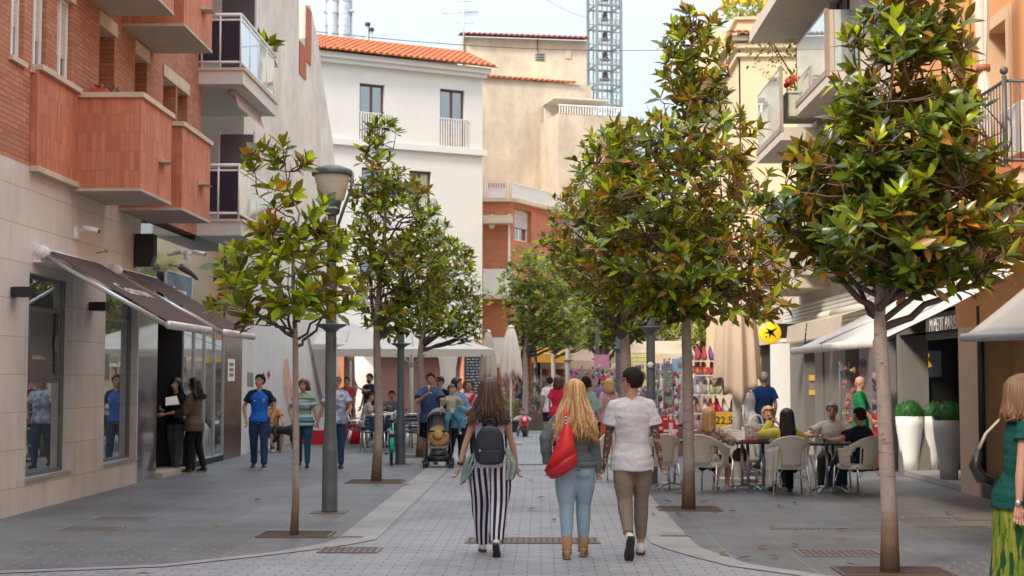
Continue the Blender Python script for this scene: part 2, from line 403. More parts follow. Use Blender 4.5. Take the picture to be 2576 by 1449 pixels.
# iron covers, tree pits, drains
def cover(px, py, w, d, label, name='drain_cover', m=None, grp='iron covers set in the pavement'):
 p = G(px, py, .005); t = thing(name, label, 'cover', (p.x, p.y, .0045), 0, grp)
 mb = MB(); fr = .02
 mb.box((-w / 2, -d / 2, 0), (w / 2, d / 2, .006)); mb.build('plate', m or rust, t)
 mb = MB()
 for a, b in (((-w / 2 - fr, -d / 2 - fr), (w / 2 + fr, -d / 2)), ((-w / 2 - fr, d / 2), (w / 2 + fr, d / 2 + fr)), ((-w / 2 - fr, -d / 2), (-w / 2, d / 2)), ((w / 2, -d / 2), (w / 2 + fr, d / 2))):
  mb.box((*a, 0), (*b, .009))
 mb.build('cover_frame', mat('cover_frame_steel', (.3, .26, .22), .6, .3), t)
 mb = MB(); n = int(w / .06)
 for i in range(n): mb.box((-w / 2 + (i + .3) * w / n, -d / 2 + .02, .006), (-w / 2 + (i + .62) * w / n, d / 2 - .02, .008))
 mb.build('grate', mat('grate_shadow', (.085, .07, .065), .8), t)
cover(1340, 1360, 1.35, .42, 'long brown drain cover in the middle of the street between the walking women')
cover(232, 1331, .62, .35, 'rectangular cover with pale corner edge in the left pavement')
cover(310, 1305, .62, .3, 'faint worn cover farther back in the left pavement')
cover(880, 1384, .55, .38, 'brown cover in the setts below the thin left tree')
cover(868, 1352, .34, .08, 'narrow slot drain in the left pale border')
cover(1700, 1349, .30, .10, 'small slotted drain in the right pale border')
cover(2080, 1331, 1.25, .16, 'long narrow drain channel in the right pavement')
cover(2112, 1392, .75, .5, 'dark square cover in the right pavement left of the near trunk')
cover(2392, 1328, .85, .32, 'brown rectangular cover right of the near trunk')
cover(2350, 1304, .7, .2, 'thin brown cover behind the rectangular one at right')
cover(2480, 1310, .7, .25, 'faint cover beside the woman in the teal blouse')
cover(1330, 1169, 1.6, .12, 'dark drain line across the street behind the walkers')
# ================================================================ left: brick apartment building
XLW = -6.47
terr1 = bricks('red_face_brick', (.56, .24, .145), (.43, .165, .095), (.27, .14, .10), .25, .066, .006, .5, .8, var=.16, bump=1., streak=.3)
terr2 = bricks('balcony_stack_brick', (.64, .24, .135), (.50, .165, .085), (.42, .22, .16), .066, .265, .005, .0, .8, zoff=.03, var=.16, bump=.8, streak=.25)
stone = bricks('pale_stone_cladding', (.70, .655, .61), (.64, .595, .55), (.42, .33, .26), 3.4, .466, .004, .0, .6, zoff=4.06, var=.08, bump=.6, streak=.5, uoff=.35)
YA0, YA1 = -22., 26.5
bA = thing('brick_apartment_building', 'red brick apartment building with stone ground floor and tiled balconies on the left', 'building', (XLW, 18, 0))
def W(x=0., y=0., z=0.): return (x, y, z)
inv = Matrix.Translation((-XLW, -18, 0))
# left facades: u runs along -Y?  viewer at +x: right hand side is +y
ML = frame((0, -18, 0), (0, 1, 0), (1, 0, 0))      # local u = world y, outward = +x, origin at the building's own origin
def yx(px, X=XLW): return onX(px, 900, X).y
ZB, ZT = 4.36, 13.
Y1, Y1b = yx(70), yx(181); Y2, Y2b = yx(264), yx(346)
Ygl = yx(349)
mb = MB(ML); wall(mb, YA0, Ygl, 0, ZB, [(Y1, Y1b, .42, 3.02), (Y2, Y2b, .42, 3.02), (12.5, 14.5, .42, 3.0), (8.5, 10.7, .42, 3.0)], .22)
mb.build('stone_base', stone, bA)
for a, b in ((Y1, Y1b), (Y2, Y2b), (12.5, 14.5), (8.5, 10.7)):
 window(bA, ML, a, b, .42, 3.02, .16, mat('grey_green_frame', (.16, .19, .18), .4, .5), shopglass, .045, (), (.83,), 'shop_window')
 mb = MB(ML); mb.box((a - .02, -.02, .385), (b + .02, .035, .42)); mb.build('window_sill', alu, bA)
# poster hanging inside the first window
pst = MB(frame((XLW + .002 - .13, 0, 0), (0, 1, 0), (1, 0, 0))); pst.box((Y1 + .1, .0, 1.62), (Y1b - .2, .006, 2.62))
po = pst.build('shop_poster', [mat('poster_blue_grey', (.055, .06, .075), .3, var=.3)]); tag(po, 'dark poster with a wristwatch and pale line of lettering in the left shop window', 'poster')
Mp = frame((XLW - .118, 0, 0), (0, 1, 0), (1, 0, 0))
text_mesh('GetGoldInPeace', .075, Mp @ Matrix.Translation(((Y1 + Y1b) / 2 - .12, 0, 1.95)), mat('poster_letter', (.55, .5, .42), .5), po)
wt = MB(Mp)
cx = Y1b - .33
for zz in [i * .075 + 1.75 for i in range(11)]: wt.box((cx - .05, 0, zz), (cx + .05, .012, zz + .06))
wt.lathe([(.001, 0), (.085, .0), (.085, .02), (.001, .02)], (0, 0, 0), 20) if False else None
for k in range(20):
 a = 2 * math.pi * k / 20; b = 2 * math.pi * (k + 1) / 20
 wt.add([(cx, .014, 2.15), (cx + .09 * math.cos(a), .014, 2.15 + .12 * math.sin(a)), (cx + .09 * math.cos(b), .014, 2.15 + .12 * math.sin(b))], [(0, 1, 2)], 1)
wt.build('printed_watch', [mat('watch_dark', (.02, .02, .03), .3), mat('watch_face', (.13, .13, .15), .3)], po)
# mirrored fascia, marble panel, doorway, shop front up to the party wall
gfm = glass('mirror_black_cladding', (.035, .033, .032), .30, .05)
marble = mat('brown_marble', (.085, .05, .045), .25, var=.5, scale=2.5, spec=.6)
Yd0, Yd1, Ym0, Ym1 = yx(396), yx(461), yx(565), yx(609)
YB1 = Ym1 + .05
mb = MB(ML)
wall(mb, Ygl, YA1, 2.75, ZB - .12, [], .1); mb.build('glossy_fascia', gfm, bA)
mb = MB(ML); wall(mb, Ygl, Yd0, 0, 2.75, [], .1); mb.build('polished_panel', glass('polished_grey_marble', (.16, .13, .125), .25, .06), bA)
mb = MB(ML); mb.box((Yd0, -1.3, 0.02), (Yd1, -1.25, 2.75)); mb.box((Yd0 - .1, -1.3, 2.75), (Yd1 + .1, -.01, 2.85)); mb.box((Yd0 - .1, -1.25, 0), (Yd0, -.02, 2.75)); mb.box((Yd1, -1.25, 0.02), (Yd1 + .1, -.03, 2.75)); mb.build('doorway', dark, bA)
mb = MB(ML); mb.box((Yd0 + .0, -.4, 0.0), (Yd1, .12, .09)); mb.build('doorstep', concrete, bA)
t_int = MB(frame((XLW, 0, 0), (0, 1, 0), (1, 0, 0))); t_int.box((Yd0 + .9, -1.24, 1.35), (Yd0 + 1.15, -1.17, 1.75)); t_int.ball((Yd0 + 1.02, -1.2, 1.85), .1, 10)
tag(t_int.build('intercom', steel), 'small grey door entry phone in the dark doorway', 'intercom')
bits = 4
for k in range(bits):
 a = Yd1 + .03 + (Ym0 - Yd1 - .03) * k / bits; b = Yd1 + .03 + (Ym0 - Yd1 - .03) * (k + 1) / bits
 window(bA, ML, a, b - .01, .12, 2.75, .05, steel, glass('shop_front_glass', (.06, .075, .07), .42, .02), .03, (), (), 'shop_window')
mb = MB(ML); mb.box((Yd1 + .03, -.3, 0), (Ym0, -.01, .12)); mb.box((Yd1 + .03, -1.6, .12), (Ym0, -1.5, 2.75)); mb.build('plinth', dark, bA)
# upper brick storeys
wins = []
lev = [(4.36, 5.62), (7.2, 8.47)]
def wh(pa, pb, z0, z1): return (yx(pa), yx(pb), z0, z1)
wpx = [(8, 42), (64, 100), (127, 166), (236, 274), (327, 358), (400, 432), (437, 462)]
for k, (a, b) in enumerate(wpx):
 for f in range(3):
  z0 = (5.62 if k < 3 else 5.05) + 2.86 * f
  if k >= 5: z0 = 5.6 + 2.86 * f
  wins.append((*wh(a, b, z0, 6.86 + 2.86 * f), .13 if k < 3 else .3))
for f in range(3):
 for q in range(5): wins.append((-10 + q * 4., -8.9 + q * 4., 5.2 + 2.86 * f, 6.8 + 2.86 * f, .3))
mb = MB(ML); wall(mb, YA0, YA1, ZB, ZT, wins, .3)
mb.build('brick_wall', terr1, bA)
for h in wins: mb = MB(ML); mb.box((h[0] - .06, -.28, h[3] - .005), (h[1] + .06, .03, h[3] + .2)); mb.build('lintel', ivory, bA); mb = MB(ML); mb.box((h[0] - .04, -.28, h[2] - .06), (h[1] + .04, .05, h[2] + .005)); mb.build('window_sill', ivory, bA)
blind = bricks('roller_blind', (.55, .54, .52), (.5, .49, .47), (.3, .3, .3), 5, .05, .004, 0, .6, bump=.5)
for i, h in enumerate(wins):
 w = window(bA, ML, h[0] + .01, h[1] - .01, h[2] + .01, h[3] - .01, h[4] - .02, white_paint if h[4] < .2 or i % 3 else brown_frame, wglass, .045, (.5,), ())
 if i % 4 in (0, 3) or h[4] < .2:
  mb = MB(ML); mb.box((h[0] + .05, .035 - h[4], h[2] + (h[3] - h[2]) * .35), (h[1] - .05, .05 - h[4], h[3] - .05)); mb.build('roller_blind', blind, w)
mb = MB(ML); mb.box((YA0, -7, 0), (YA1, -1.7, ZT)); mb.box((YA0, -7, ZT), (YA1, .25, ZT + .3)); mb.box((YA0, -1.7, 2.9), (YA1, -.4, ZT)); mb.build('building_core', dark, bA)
# gable that faces the camera side of building B is brick as well
mb = MB(ML); mb.box((YA1 - .02, -6, ZB), (YA1 + .3, -.003, ZT)); mb.build('end_wall', terr1, bA)
def brick_balcony(y0, y1, z0, z1, lamp=True, far=None):
 o = MB(ML); t = .12; d = .97
 o.box((y0, .002, z0 + .02), (y0 + t, d, z1)); o.box((y1 - t, .002, z0 + .02), (y1, d, z1)); o.box((y0 + t, d - t, z0 + .02), (y1 - t, d, z1))
 b = o.build('balcony', terr2, bA)
 o = MB(ML); o.box((y0 - .01, .002, z0 - .02), (y1 + .01, d + .01, z0 + .02)); o.box((y0 + t, .002, z0 + .1), (y1 - t, d - t, z0 + .16)); o.build('balcony_floor', concrete, b)
 o = MB(ML)
 o.box((y0 - .04, .002, z1), (y0 + t + .02, d + .04, z1 + .07)); o.box((y0 + t + .02, d - t - .02, z1), (y1 - t - .02, d + .04, z1 + .07)); o.box((y1 - t - .02, .002, z1), (y1 + .04, d + .04, z1 + .07))
 o.build('balcony_coping', ivory, b)
 if lamp:
  o = MB(ML); ym = y0 + (y1 - y0) * .66; zz = z0 + .52
  o.add([(ym - .16, d, zz), (ym + .16, d, zz), (ym + .16, d, zz + .09), (ym - .16, d, zz + .09), (ym - .16, d + .17, zz), (ym + .16, d + .17, zz)], [(0, 3, 2, 1), (0, 1, 5, 4), (4, 5, 2, 3), (0, 4, 3), (1, 2, 5)])
  o.build('balcony_lamp', ivory, b)
for f in range(3):
 zz = 4.27 + 2.86 * f
 Xb = XLW + .97
 brick_balcony(yx(168), onX(431, 400, Xb).y, zz, zz + 1.28)
 brick_balcony(onX(458, 400, Xb).y, onX(529, 400, Xb).y, zz, zz + 1.28)
 brick_balcony(9., 13., zz, zz + 1.28, False)
 mb = MB(ML); a, b = yx(64), yx(168); mb.box((a, .002, zz + .1), (b, .09, zz + 1.33)); p = mb.build('tiled_panel', terr2, bA)
 mb = MB(ML); mb.box((a - .01, .002, zz + 1.33), (b, .15, zz + 1.40)); mb.build('panel_coping', ivory, p); mb = MB(ML); mb.box((a - .01, .002, zz + .03), (b, .12, zz + .1)); mb.build('panel_ledge', ivory, p)
# flower trough on the first balcony
# ================================================================ left: building with glass balconies
bB = thing('balcony_building', 'grey building with glass and dark panel balconies beyond the brick one', 'building', (XLW, 29.5, 0))
MBm = frame((0, -29.5, 0), (0, 1, 0), (1, 0, 0))
YB0 = YA1 + .32; YB2 = Ym1 + .1
mb = MB(MBm); mb.box((YA1, -6, 0), (YB2, -1.6, ZT)); mb.box((YA1 + .3, -6.2, ZT), (YB2 + .1, .2, ZT + .25)); mb.box((YB2 - .15, -1.6, 0), (YB2, -.01, ZT)); mb.build('wall', offwhite, bB)
greyscreen = mat('smoked_screen', (.15, .155, .18), .25, var=.1)
for f in range(3):
 z0 = 4.36 + 2.88 * f
 Xo = 0.84
 ya, yb = YA1 + .02, onX(694, 300, XLW + Xo).y
 mb = MB(MBm); mb.box((ya, -1.6, z0), (yb, Xo, z0 + .26)); b = mb.build('balcony', offwhite, bB)
 mb = MB(MBm); mb.box((ya - .03, -.2, z0 + .26), (yb + .03, Xo + .04, z0 + .31)); mb.build('slab_edge', ivory, b)
 mb = MB(MBm); zt = z0 + 1.33
 for zz, r in ((zt, .035), (zt - .1, .02), (z0 + .42, .025)):
  mb.tube([(ya, -.1, zz), (ya, Xo - .05, zz), (yb - .05, Xo - .05, zz)], r, 8)
 for u, v in [(ya, .05), (ya, .4), (ya, Xo - .05)] + [(ya + (yb - ya) * t, Xo - .05) for t in (.25, .5, .75, .98)]: mb.cyl((u, v, z0 + .28), (u, v, zt), .02, n=6)
 mb.build('railing', white_paint, b)
 mb = MB(MBm); mb.box((ya + .004, .0, z0 + .45), (ya + .02, Xo - .07, zt - .12)); mb.build('dark_panel', mat('smoked_dark_panel', (.028, .03, .05), .25, var=.1), b)
 mb = MB(MBm); mb.box((ya + .03, Xo - .06, z0 + .45), (yb - .05, Xo - .045, zt - .02)); mb.build('glass_panel', glass('frosted_blue_glass', (.36, .50, .52), .45, .02), b)
 mb = MB(MBm); mb.box((YB2 - 2.1, -.08, z0 + .3), (YB2 - 2.06, .6, z0 + 2.3)); mb.build('privacy_screen', greyscreen, b)
 mb = MB(MBm)
 for q in ((-.12, -.08), (.6, .64)): mb.box((YB2 - 2.12, q[0], z0 + .27), (YB2 - 2.04, q[1], z0 + 2.35))
 mb.build('screen_frame', white_paint, b)
 mb = MB(MBm); mb.box((YA1 + .33, -1.6, z0 + .26), (YA1 + 1.1, -.9, z0 + 2.88)); mb.build('brick_pier', terr1, bB)
 window(bB, MBm @ Matrix.Translation((0, -1.55, 0)), YA1 + 1.4, YB2 - 1.0, z0 + .35, z0 + 2.4, -.02, white_paint, wglass, .06, (.33, .66), ())
mb = MB(MBm); mb.box((Ym0, -.6, 0), (Ym1, .0, 4.36)); mb.build('marble_column', marble, bB)
mb = MB(MBm); mb.box((YA1, -1.7, 2.75), (Ym0, -.02, 4.36)); mb.build('fascia', gfm, bB)
mb = MB(MBm); mb.box((Ym0 + .3, .002, 1.62), (Ym0 + .95, .008, 2.08)); n_ = mb.build('paper_notice', [white_paint]); tag(n_, 'white paper notice with printed marks on the brown marble column', 'notice')
mb = MB(MBm)
for k, (dz, c) in enumerate(((1.93, 0), (1.82, 1), (1.71, 1))): mb.box((Ym0 + .42, .008, dz), (Ym0 + .82, .011, dz + .07), c)
o = mb.build('print', [mat('print_teal', (.05, .2, .25)), mat('print_brown', (.3, .16, .15))], n_); 
for o_ in (n_,): o_.location = (XLW, 29.5, 0)
# ================================================================ left: weathered party wall with white painted foot
pw = thing('weathered_party_wall', 'tall stained bare party wall with white painted foot and faded murals', 'wall', (XLW, 33, 0))
# a vertical wall following the street, slightly turned inwards
A0 = Vector((XLW - .15, YB2 + .05, 0)); A1 = Vector((G(848, 1088).x, G(848, 1088).y, 0)); UU = (A1 - A0).normalized(); NN = Vector((UU.y, -UU.x, 0))
def onwall(px, py):
 d = ray(px, py); t = (A0 - Vector((0, 0, CAMH))).dot(NN) / d.dot(NN); p = Vector((0, 0, CAMH)) + d * t
 return ((p - A0).dot(UU), p.z)
Mw = frame((A0.x - XLW, A0.y - 33, 0), UU, NN)
prof = [onwall(*q) for q in ((752, -160), (752, 96), (768, 96), (769, 12), (781, 14), (800, 100), (812, 200), (828, 300), (838, 360), (842, 420), (846, 700), (848, 1088))]
pts = [(-.0, 0, 0), (0, 0, 16)] + [(u, 0, z) for u, z in prof[:-1]] + [(prof[-1][0], 0, 0)]
party = mat('bare_render', (.66, .60, .53), .9, var=.2, scale=.7, streak=.55, bump=.5, bscale=8)
mb = MB(Mw); mb.prism([Vector(p) for p in pts][::-1], (0, -.4, 0)); mb.build('bare_wall', party, pw)
mb = MB(Mw); u1 = prof[-1][0]; mb.box((0.02, .004, 0), (u1 - .02, .03, 4.9)); mb.build('painted_foot', mat('whitewashed_brick', (.62, .61, .59), .85, var=.06, streak=.35, bump=.5, bscale=14), pw)
mb = MB(Mw); a, za = onwall(771, 12); b, zb = onwall(782, 14); c_, zc = onwall(752, 100)
mb.box((a - .1, .003, zc - .35), (b - .02, .03, za - .05)); mb.box((c_ + .02, .003, zc - .9), (a - .1, .03, zc - .02)); mb.build('brick_remnant', mat('old_red_brick', (.42, .12, .06), .9, var=.3, scale=5), pw)
mur = MB(Mw)
def blob(pts, m): mur.poly([(u, .034, z) for u, z in [onwall(*q) for q in pts]][::-1], m)
blob([(707, 960), (712, 905), (720, 900), (730, 960), (738, 1040), (728, 1060), (716, 1010)], 0)
blob([(769, 850), (777, 852), (800, 960), (812, 1010), (803, 1020), (790, 960)], 1)
blob([(655, 945), (660, 934), (664, 950), (659, 962)], 2); blob([(668, 940), (673, 930), (677, 944), (671, 956)], 2)
blob([(815, 1010), (821, 985), (826, 1040), (820, 1080)], 0)
blob([(618, 936), (634, 938), (634, 973), (618, 972)], 1)
mur.build('mural', [mat('faded_salmon_paint', (.62, .36, .28), .9, var=.25), mat('faded_slate_paint', (.22, .21, .23), .9, var=.3), mat('faded_plum_paint', (.28, .06, .11), .9)], pw)
# ================================================================ white house
def house_frame(p0, p1):
 p0 = Vector((p0[0], p0[1], 0)); p1 = Vector((p1[0], p1[1], 0)); U = (p1 - p0).normalized(); return p0, U, Vector((U.y, -U.x, 0)), (p1 - p0).length
def roof_tiles(name, parent, M, u0, u1, v0, z0, v1, z1, m, pitch=.2, r=.085):
 """pan tiles: half round rows running up the slope from (v0, z0) to (v1, z1)"""
 mb = MB(M); n = int((u1 - u0) / pitch); sl_ = Vector((0, v1 - v0, z1 - z0)); ln = sl_.length
 rows = max(2, int(ln / .36))
 mb.add([(u0, v0, z0 - .02), (u1, v0, z0 - .02), (u1, v1, z1 - .02), (u0, v1, z1 - .02)], [(3, 2, 1, 0), (0, 1, 2, 3)], 1)
 for i in range(n):
  c = u0 + (i + .5) * pitch
  for j in range(rows):
   a = j / rows; b = (j + 1.12) / rows; jit = rnd.uniform(-.008, .008)
   for e, (t, rr) in enumerate(((a, r * 1.08), (b, r * .86))): pass
   ring = []
   for t, rr, up in ((a, r * 1.1, .02), (min(b, 1.02), r * .85, 0.)):
    q = Vector((c + jit, v0, z0)) + sl_ * t
    ring.append([(q.x + rr * math.cos(w), q.y, q.z + up + rr * .8 * math.sin(w)) for w in [math.pi * k / 5 for k in range(6)]])
   vs = ring[0] + ring[1]
   mb.add(vs, [(k, k + 1, k + 7, k + 6) for k in range(5)] + [tuple(range(6))], 0, True)
 return mb.build(name, [m, mat('tile_gap', (.16, .05, .03), .9)], parent)
pD0 = P(806, 800, 50.5); pD1 = P(1213, 800, 53.5)
o0, U0, N0, LD = house_frame((pD0.x, pD0.y), (pD1.x, pD1.y))
bD = thing('white_house', 'white plastered house with brown windows under an orange tiled roof', 'building', (o0.x, o0.y, 0))
MD = frame((0, 0, 0), U0, N0)
def onF(px, py, o, U, Nn):
 d = ray(px, py); t = (o - Vector((0, 0, CAMH))).dot(Nn) / d.dot(Nn); p = Vector((0, 0, CAMH)) + d * t
 return (p - o).dot(U), p.z
fD = lambda px, py: onF(px, py, o0, U0, N0)
def rD(x0, y0, x1, y1):
 a, zt = fD(x0, y0); b, zb = fD(x1, y1); return (a, b, zb, zt)
ztop = fD(1213, 195)[1]
hD = [rD(905, 208, 967, 358), rD(1107, 222, 1169, 374), rD(910, 420, 968, 560), rD(1030, 428, 1085, 560), rD(905, 640, 967, 760)]
mb = MB(MD); wall(mb, -1.5, LD, 3.0, ztop, hD, .25); mb.build('wall', mat('white_lime_plaster', (.63, .625, .605), .85, var=.03, scale=1, bump=.25, bscale=25, streak=.08), bD)
zb1 = fD(1213, 385)[1]
mb = MB(MD); mb.box((-1.5, .002, zb1 - .12), (LD + .12, .16, zb1 + .1)); mb.box((-1.5, .002, ztop - .05), (LD + .1, .22, ztop + .1)); mb.box((-1.5, .002, ztop + .1), (LD + .2, .34, ztop + .3)); 
mb.build('cornice', mat('white_lime_plaster', (.7, .7, .7)), bD)
for i, h in enumerate(hD):
 w = window(bD, MD, *h, .2, brown_frame, wglass, .08, (.52,), (), 'window')
 mb = MB(MD); n = 11; zr = h[2] + (h[3] - h[2]) * .48
 mb.box((h[0] - .03, .02, zr), (h[1] + .12, .06, zr + .035)); mb.box((h[0] - .03, .02, h[2]), (h[1] + .12, .06, h[2] + .035))
 for k in range(n): u = h[0] + (h[1] + .08 - h[0]) * (k + .5) / n; mb.box((u - .022, .025, h[2] + .035), (u + .022, .055, zr))
 mb.build('railing', mat('cream_iron', (.62, .61, .58), .5), w)
roof_tiles('roof', bD, MD, -1.9, LD + .45, .5, ztop + .33, -2.4, ztop + 1.5, terracotta, .24, .1)
mb = MB(MD); mb.box((-1.5, -7, 0), (LD, -.36, ztop + .3)); mb.box((-1.5, -7, ztop + .3), (LD, -2.3, ztop + 1.35)); mb.box((-1.8, -2.6, ztop + 1.42), (LD + .3, -2.35, ztop + 1.56)); mb.build('building_core', mat('white_lime_plaster', (.7, .7, .7)), bD)
salmon = mat('salmon_paint', (.62, .26, .14), .85, var=.08, streak=.2)
mb = MB(MD); wall(mb, -1.5, LD, 0, 3.0, [(.9, 5.6, 0, 2.55)], .3, back=.34); mb.build('ground_floor', salmon, bD)
mb = MB(MD); mb.box((.9, -.33, 0), (5.6, -.28, 2.55)); mb.build('roller_shutter', bricks('brown_shutter', (.15, .075, .06), (.14, .07, .055), (.08, .04, .03), 9, .09, .006, 0, .6), bD)
mb = MB(MD)
mb.prism([(.2, .012, 2.6), (.45, .012, 2.7), (.75, .012, 1.9), (.7, .012, 1.3), (.35, .012, 1.2), (.3, .012, 1.9)], (0, -.01, 0)); mb.build('painted_mark', mat('orange_graffiti', (.85, .14, .02), .8), bD)
# steel flues and roof clutter
fl = thing('steel_flue', 'pair of shiny steel chimney flues rising behind the tiled roof', 'chimney', (pD0.x + .6, 58, 0))
for k, (px, w) in enumerate(((837, .30), (864, .26))):
 p = P(px, 60, 58); mb = MB(Matrix.Translation((-(pD0.x + .6), -58, 0))); prof_ = []
 z = 10.
 while z < 20: prof_ += [(w, z), (w, z + .46), (w * 1.025, z + .465), (w * 1.025, z + .5)]; z += .52
 mb.cyl((p.x, 58, 10), (p.x, 58, 20), w, n=20)
 for z, q in ((z_, 0) for _, z_ in prof_[2::4]): mb.lathe([(w * 1.002, z), (w * 1.05, z + .01), (w * 1.05, z + .04), (w * 1.002, z + .05)], (p.x, 58, 0), 20, cap=False)
 mb.build('flue', mat('polished_flue', (.42, .44, .46), .35, .75, var=.25, scale=2), fl)
mb = MB(Matrix.Translation((-(pD0.x + .6), -58, 0)))
for px in (822, 852, 882): p = P(px, 60, 58); mb.cyl((p.x, 58.2, 9), (p.x, 58.2, 20), .05, n=6)
for py in (30, 95):
 z = P(850, py, 58).z; mb.box((P(815, py, 58).x, 57.9, z), (P(890, py, 58).x, 58.2, z + .08))
mb.build('flue_mast', steel, fl)
for i, (px, py0, py1, r, lb) in enumerate(((914, 45, 100, .02, 'thin pole behind the tiled roof'), (925, 65, 105, .07, 'short vent pipe with dark cap behind the tiled roof'), (934, 78, 108, .07, 'second lower vent pipe with dark cap behind the tiled roof'))):
 p = P(px, py0, 56); q = P(px, py1 + 40, 56); t = thing('vent_pipe', lb, 'pipe', (p.x, p.y, 0)); mb = MB(); mb.cyl((0, 0, q.z), (0, 0, p.z), r, n=8); mb.build('pipe', steel, t)
 if i: mb = MB(); mb.cyl((0, 0, p.z), (0, 0, p.z + .12), r * 1.6, n=8); mb.build('cap', black, t)
# ================================================================ beige houses behind
def simple_house(name, label, pxa, pya, Ya, pxb, Yb, zt, m, holes=(), depth=6, top=None):
 a = P(pxa, 900, Ya); b = P(pxb, 900, Yb); o, U, Nn, ln = house_frame((a.x, a.y), (b.x, b.y))
 t = thing(name, label, 'building', (o.x, o.y, 0)); M = frame((0, 0, 0), U, Nn)
 mb = MB(M); wall(mb, 0, ln, 0, zt, list(holes), .2); mb.box((.01, -depth, 0), (ln - .01, -.36, zt - .01)); mb.build('wall', m, t)
 return t, M, ln, (lambda px, py: onF(px, py, o, U, Nn))
beige = mat('weathered_beige_render', (.56, .48, .375), .9, var=.22, scale=.55, streak=.85, bump=.4, bscale=6)
cream = mat('warm_cream_render', (.72, .58, .40), .85, var=.05, streak=.2, bump=.2)
zE = P(1300, 205, 64).z
bE, ME, LE, fE = simple_house('beige_house', 'weathered beige blank walled house behind the white one', 1190, 0, 63, 1490, 65, zE, beige)
u, z = fE(1337, 150); mb = MB(ME); q = fE(1351, 146); mb.box((fE(1351, 0)[0], -.6, zE), (fE(1380, 0)[0], -.1, zE + .95)); cb = mb.build('chimney', cream, bE)
mb = MB(ME); a, b = fE(1355, 0)[0], fE(1376, 0)[0]
for k in range(4): mb.box((a, -.55, zE + .97 + k * .12), (b, -.15, zE + 1.02 + k * .12))
mb.box((a + .1, -.45, zE + .95), (b - .1, -.25, zE + 1.4)); mb.build('chimney_cap', mat('grey_chimney_cap', (.25, .26, .26)), cb)
roof_tiles('roof', bE, ME, fE(1205, 0)[0], fE(1455, 0)[0], .15, zE + .02, -1.9, zE + .45, terracotta, .26, .1)
zE2 = P(1300, 98, 68).z
bE2, ME2, LE2, fE2 = simple_house('beige_penthouse', 'upper beige house with small window and tiled eaves below the bell tower', 1163, 0, 67.5, 1478, 68.5, zE2, mat('pale_worn_render', (.62, .54, .42), .9, var=.16, scale=.8, streak=.85, bump=.3, bscale=6))
roof_tiles('roof', bE2, ME2, -.15, LE2 + .1, .5, zE2 + .02, -1.3, zE2 + .38, terracotta, .26, .1)
mb = MB(ME2); a, b = fE2(1421, 122), fE2(1436, 148); mb.box((a[0], .004, b[1]), (b[0], .05, a[1])); mb.build('window_shutter', beige, bE2)
mb = MB(ME2); mb.box((fE2(1351, 0)[0], .004, 8), (fE2(1353, 0)[0], .08, zE2)); mb.box((.0, .004, 8), (.07, .08, zE2)); mb.build('drain_pipe', mat('brown_pipe', (.2, .12, .08)), bE2)
bE3, ME3, LE3, fE3 = simple_house('stepped_side_house', 'low pale house side with white roof balcony right of the beige house', 1405, 0, 61.5, 1600, 62.5, P(1450, 290, 62).z, mat('pale_side_render', (.56, .48, .38), .9, var=.2, scale=.6, streak=.8))
mb = MB(ME3); zc = P(1450, 290, 62).z; mb.box((.1, -2.5, zc), (2.4, -2.4, zc + .8)); mb.box((0, -2.6, zc + .78), (2.6, -.6, zc + .84)); mb.build('roof_shelter', mat('white_awning_sheet', (.62, .57, .50)), bE3)
mb = MB(ME3); 
for k in range(26): mb.box((.05 + k * .12, .0, zc), (.09 + k * .12, .03, zc + .35))
mb.box((.0, -.005, zc + .35), (3.3, .04, zc + .4)); mb.build('railing', white_paint, bE3)
# antenna on the beige penthouse
p = P(1166, 100, 66); an = thing('roof_antenna', 'television aerial mast on the corner of the beige roof', 'antenna', (p.x, p.y, 0)); mb = MB()
mb.cyl((0, 0, zE2 - 2), (0, 0, P(1166, -20, 66).z), .035, n=6); mb.build('mast', steel, an)
mb = MB(); z = P(1166, 33, 66).z; mb.cyl((-1.0, 0, z), (.7, 0, z + .05), .022, n=5)
for k in range(7): mb.cyl((.1 + k * .09, -.15, z + .2 - k * .02), (.1 + k * .09, .15, z - .15 + k * .02), .012, n=4)
mb.cyl((-.4, 0, P(1166, 58, 66).z), (.5, 0, P(1166, 58, 66).z), .015, n=5); mb.cyl((-.3, 0, P(1166, 4, 66).z), (.35, 0, P(1166, 4, 66).z), .02, n=5); mb.build('aerial', steel, an)
# ================================================================ bell tower
Yg = 80.; pc = P(1521, 100, Yg); bt = thing('bell_tower', 'open grey steel bell tower with hanging bells against the sky', 'tower', (pc.x, Yg, 0), .32)
gsteel = mat('blue_grey_steel', (.25, .29, .29), .5, .3)
hw = (P(1560, 100, Yg).x - P(1480, 100, Yg).x) / 2 * .80; zt = P(1521, -60, Yg).z
mb = MB()
for sx in (-1, 1):
 for sy in (-1, 1): mb.box((sx * hw - .09, sy * hw - .06, 0), (sx * hw + .06, sy * hw + .06, zt)); mb.box((sx * (hw - .3) - .03, sy * (hw - .02) - .03, 0), (sx * (hw - .3) + .03, sy * (hw - .02) + .03, zt))
mb.build('tower_posts', gsteel, bt)
mb = MB(); st = (P(0 + 1521, 185, Yg).z - P(1521, 235, Yg).z); z0 = P(1521, 222, Yg).z
lv = [z0 - 3 * st + k * st for k in range(13)]
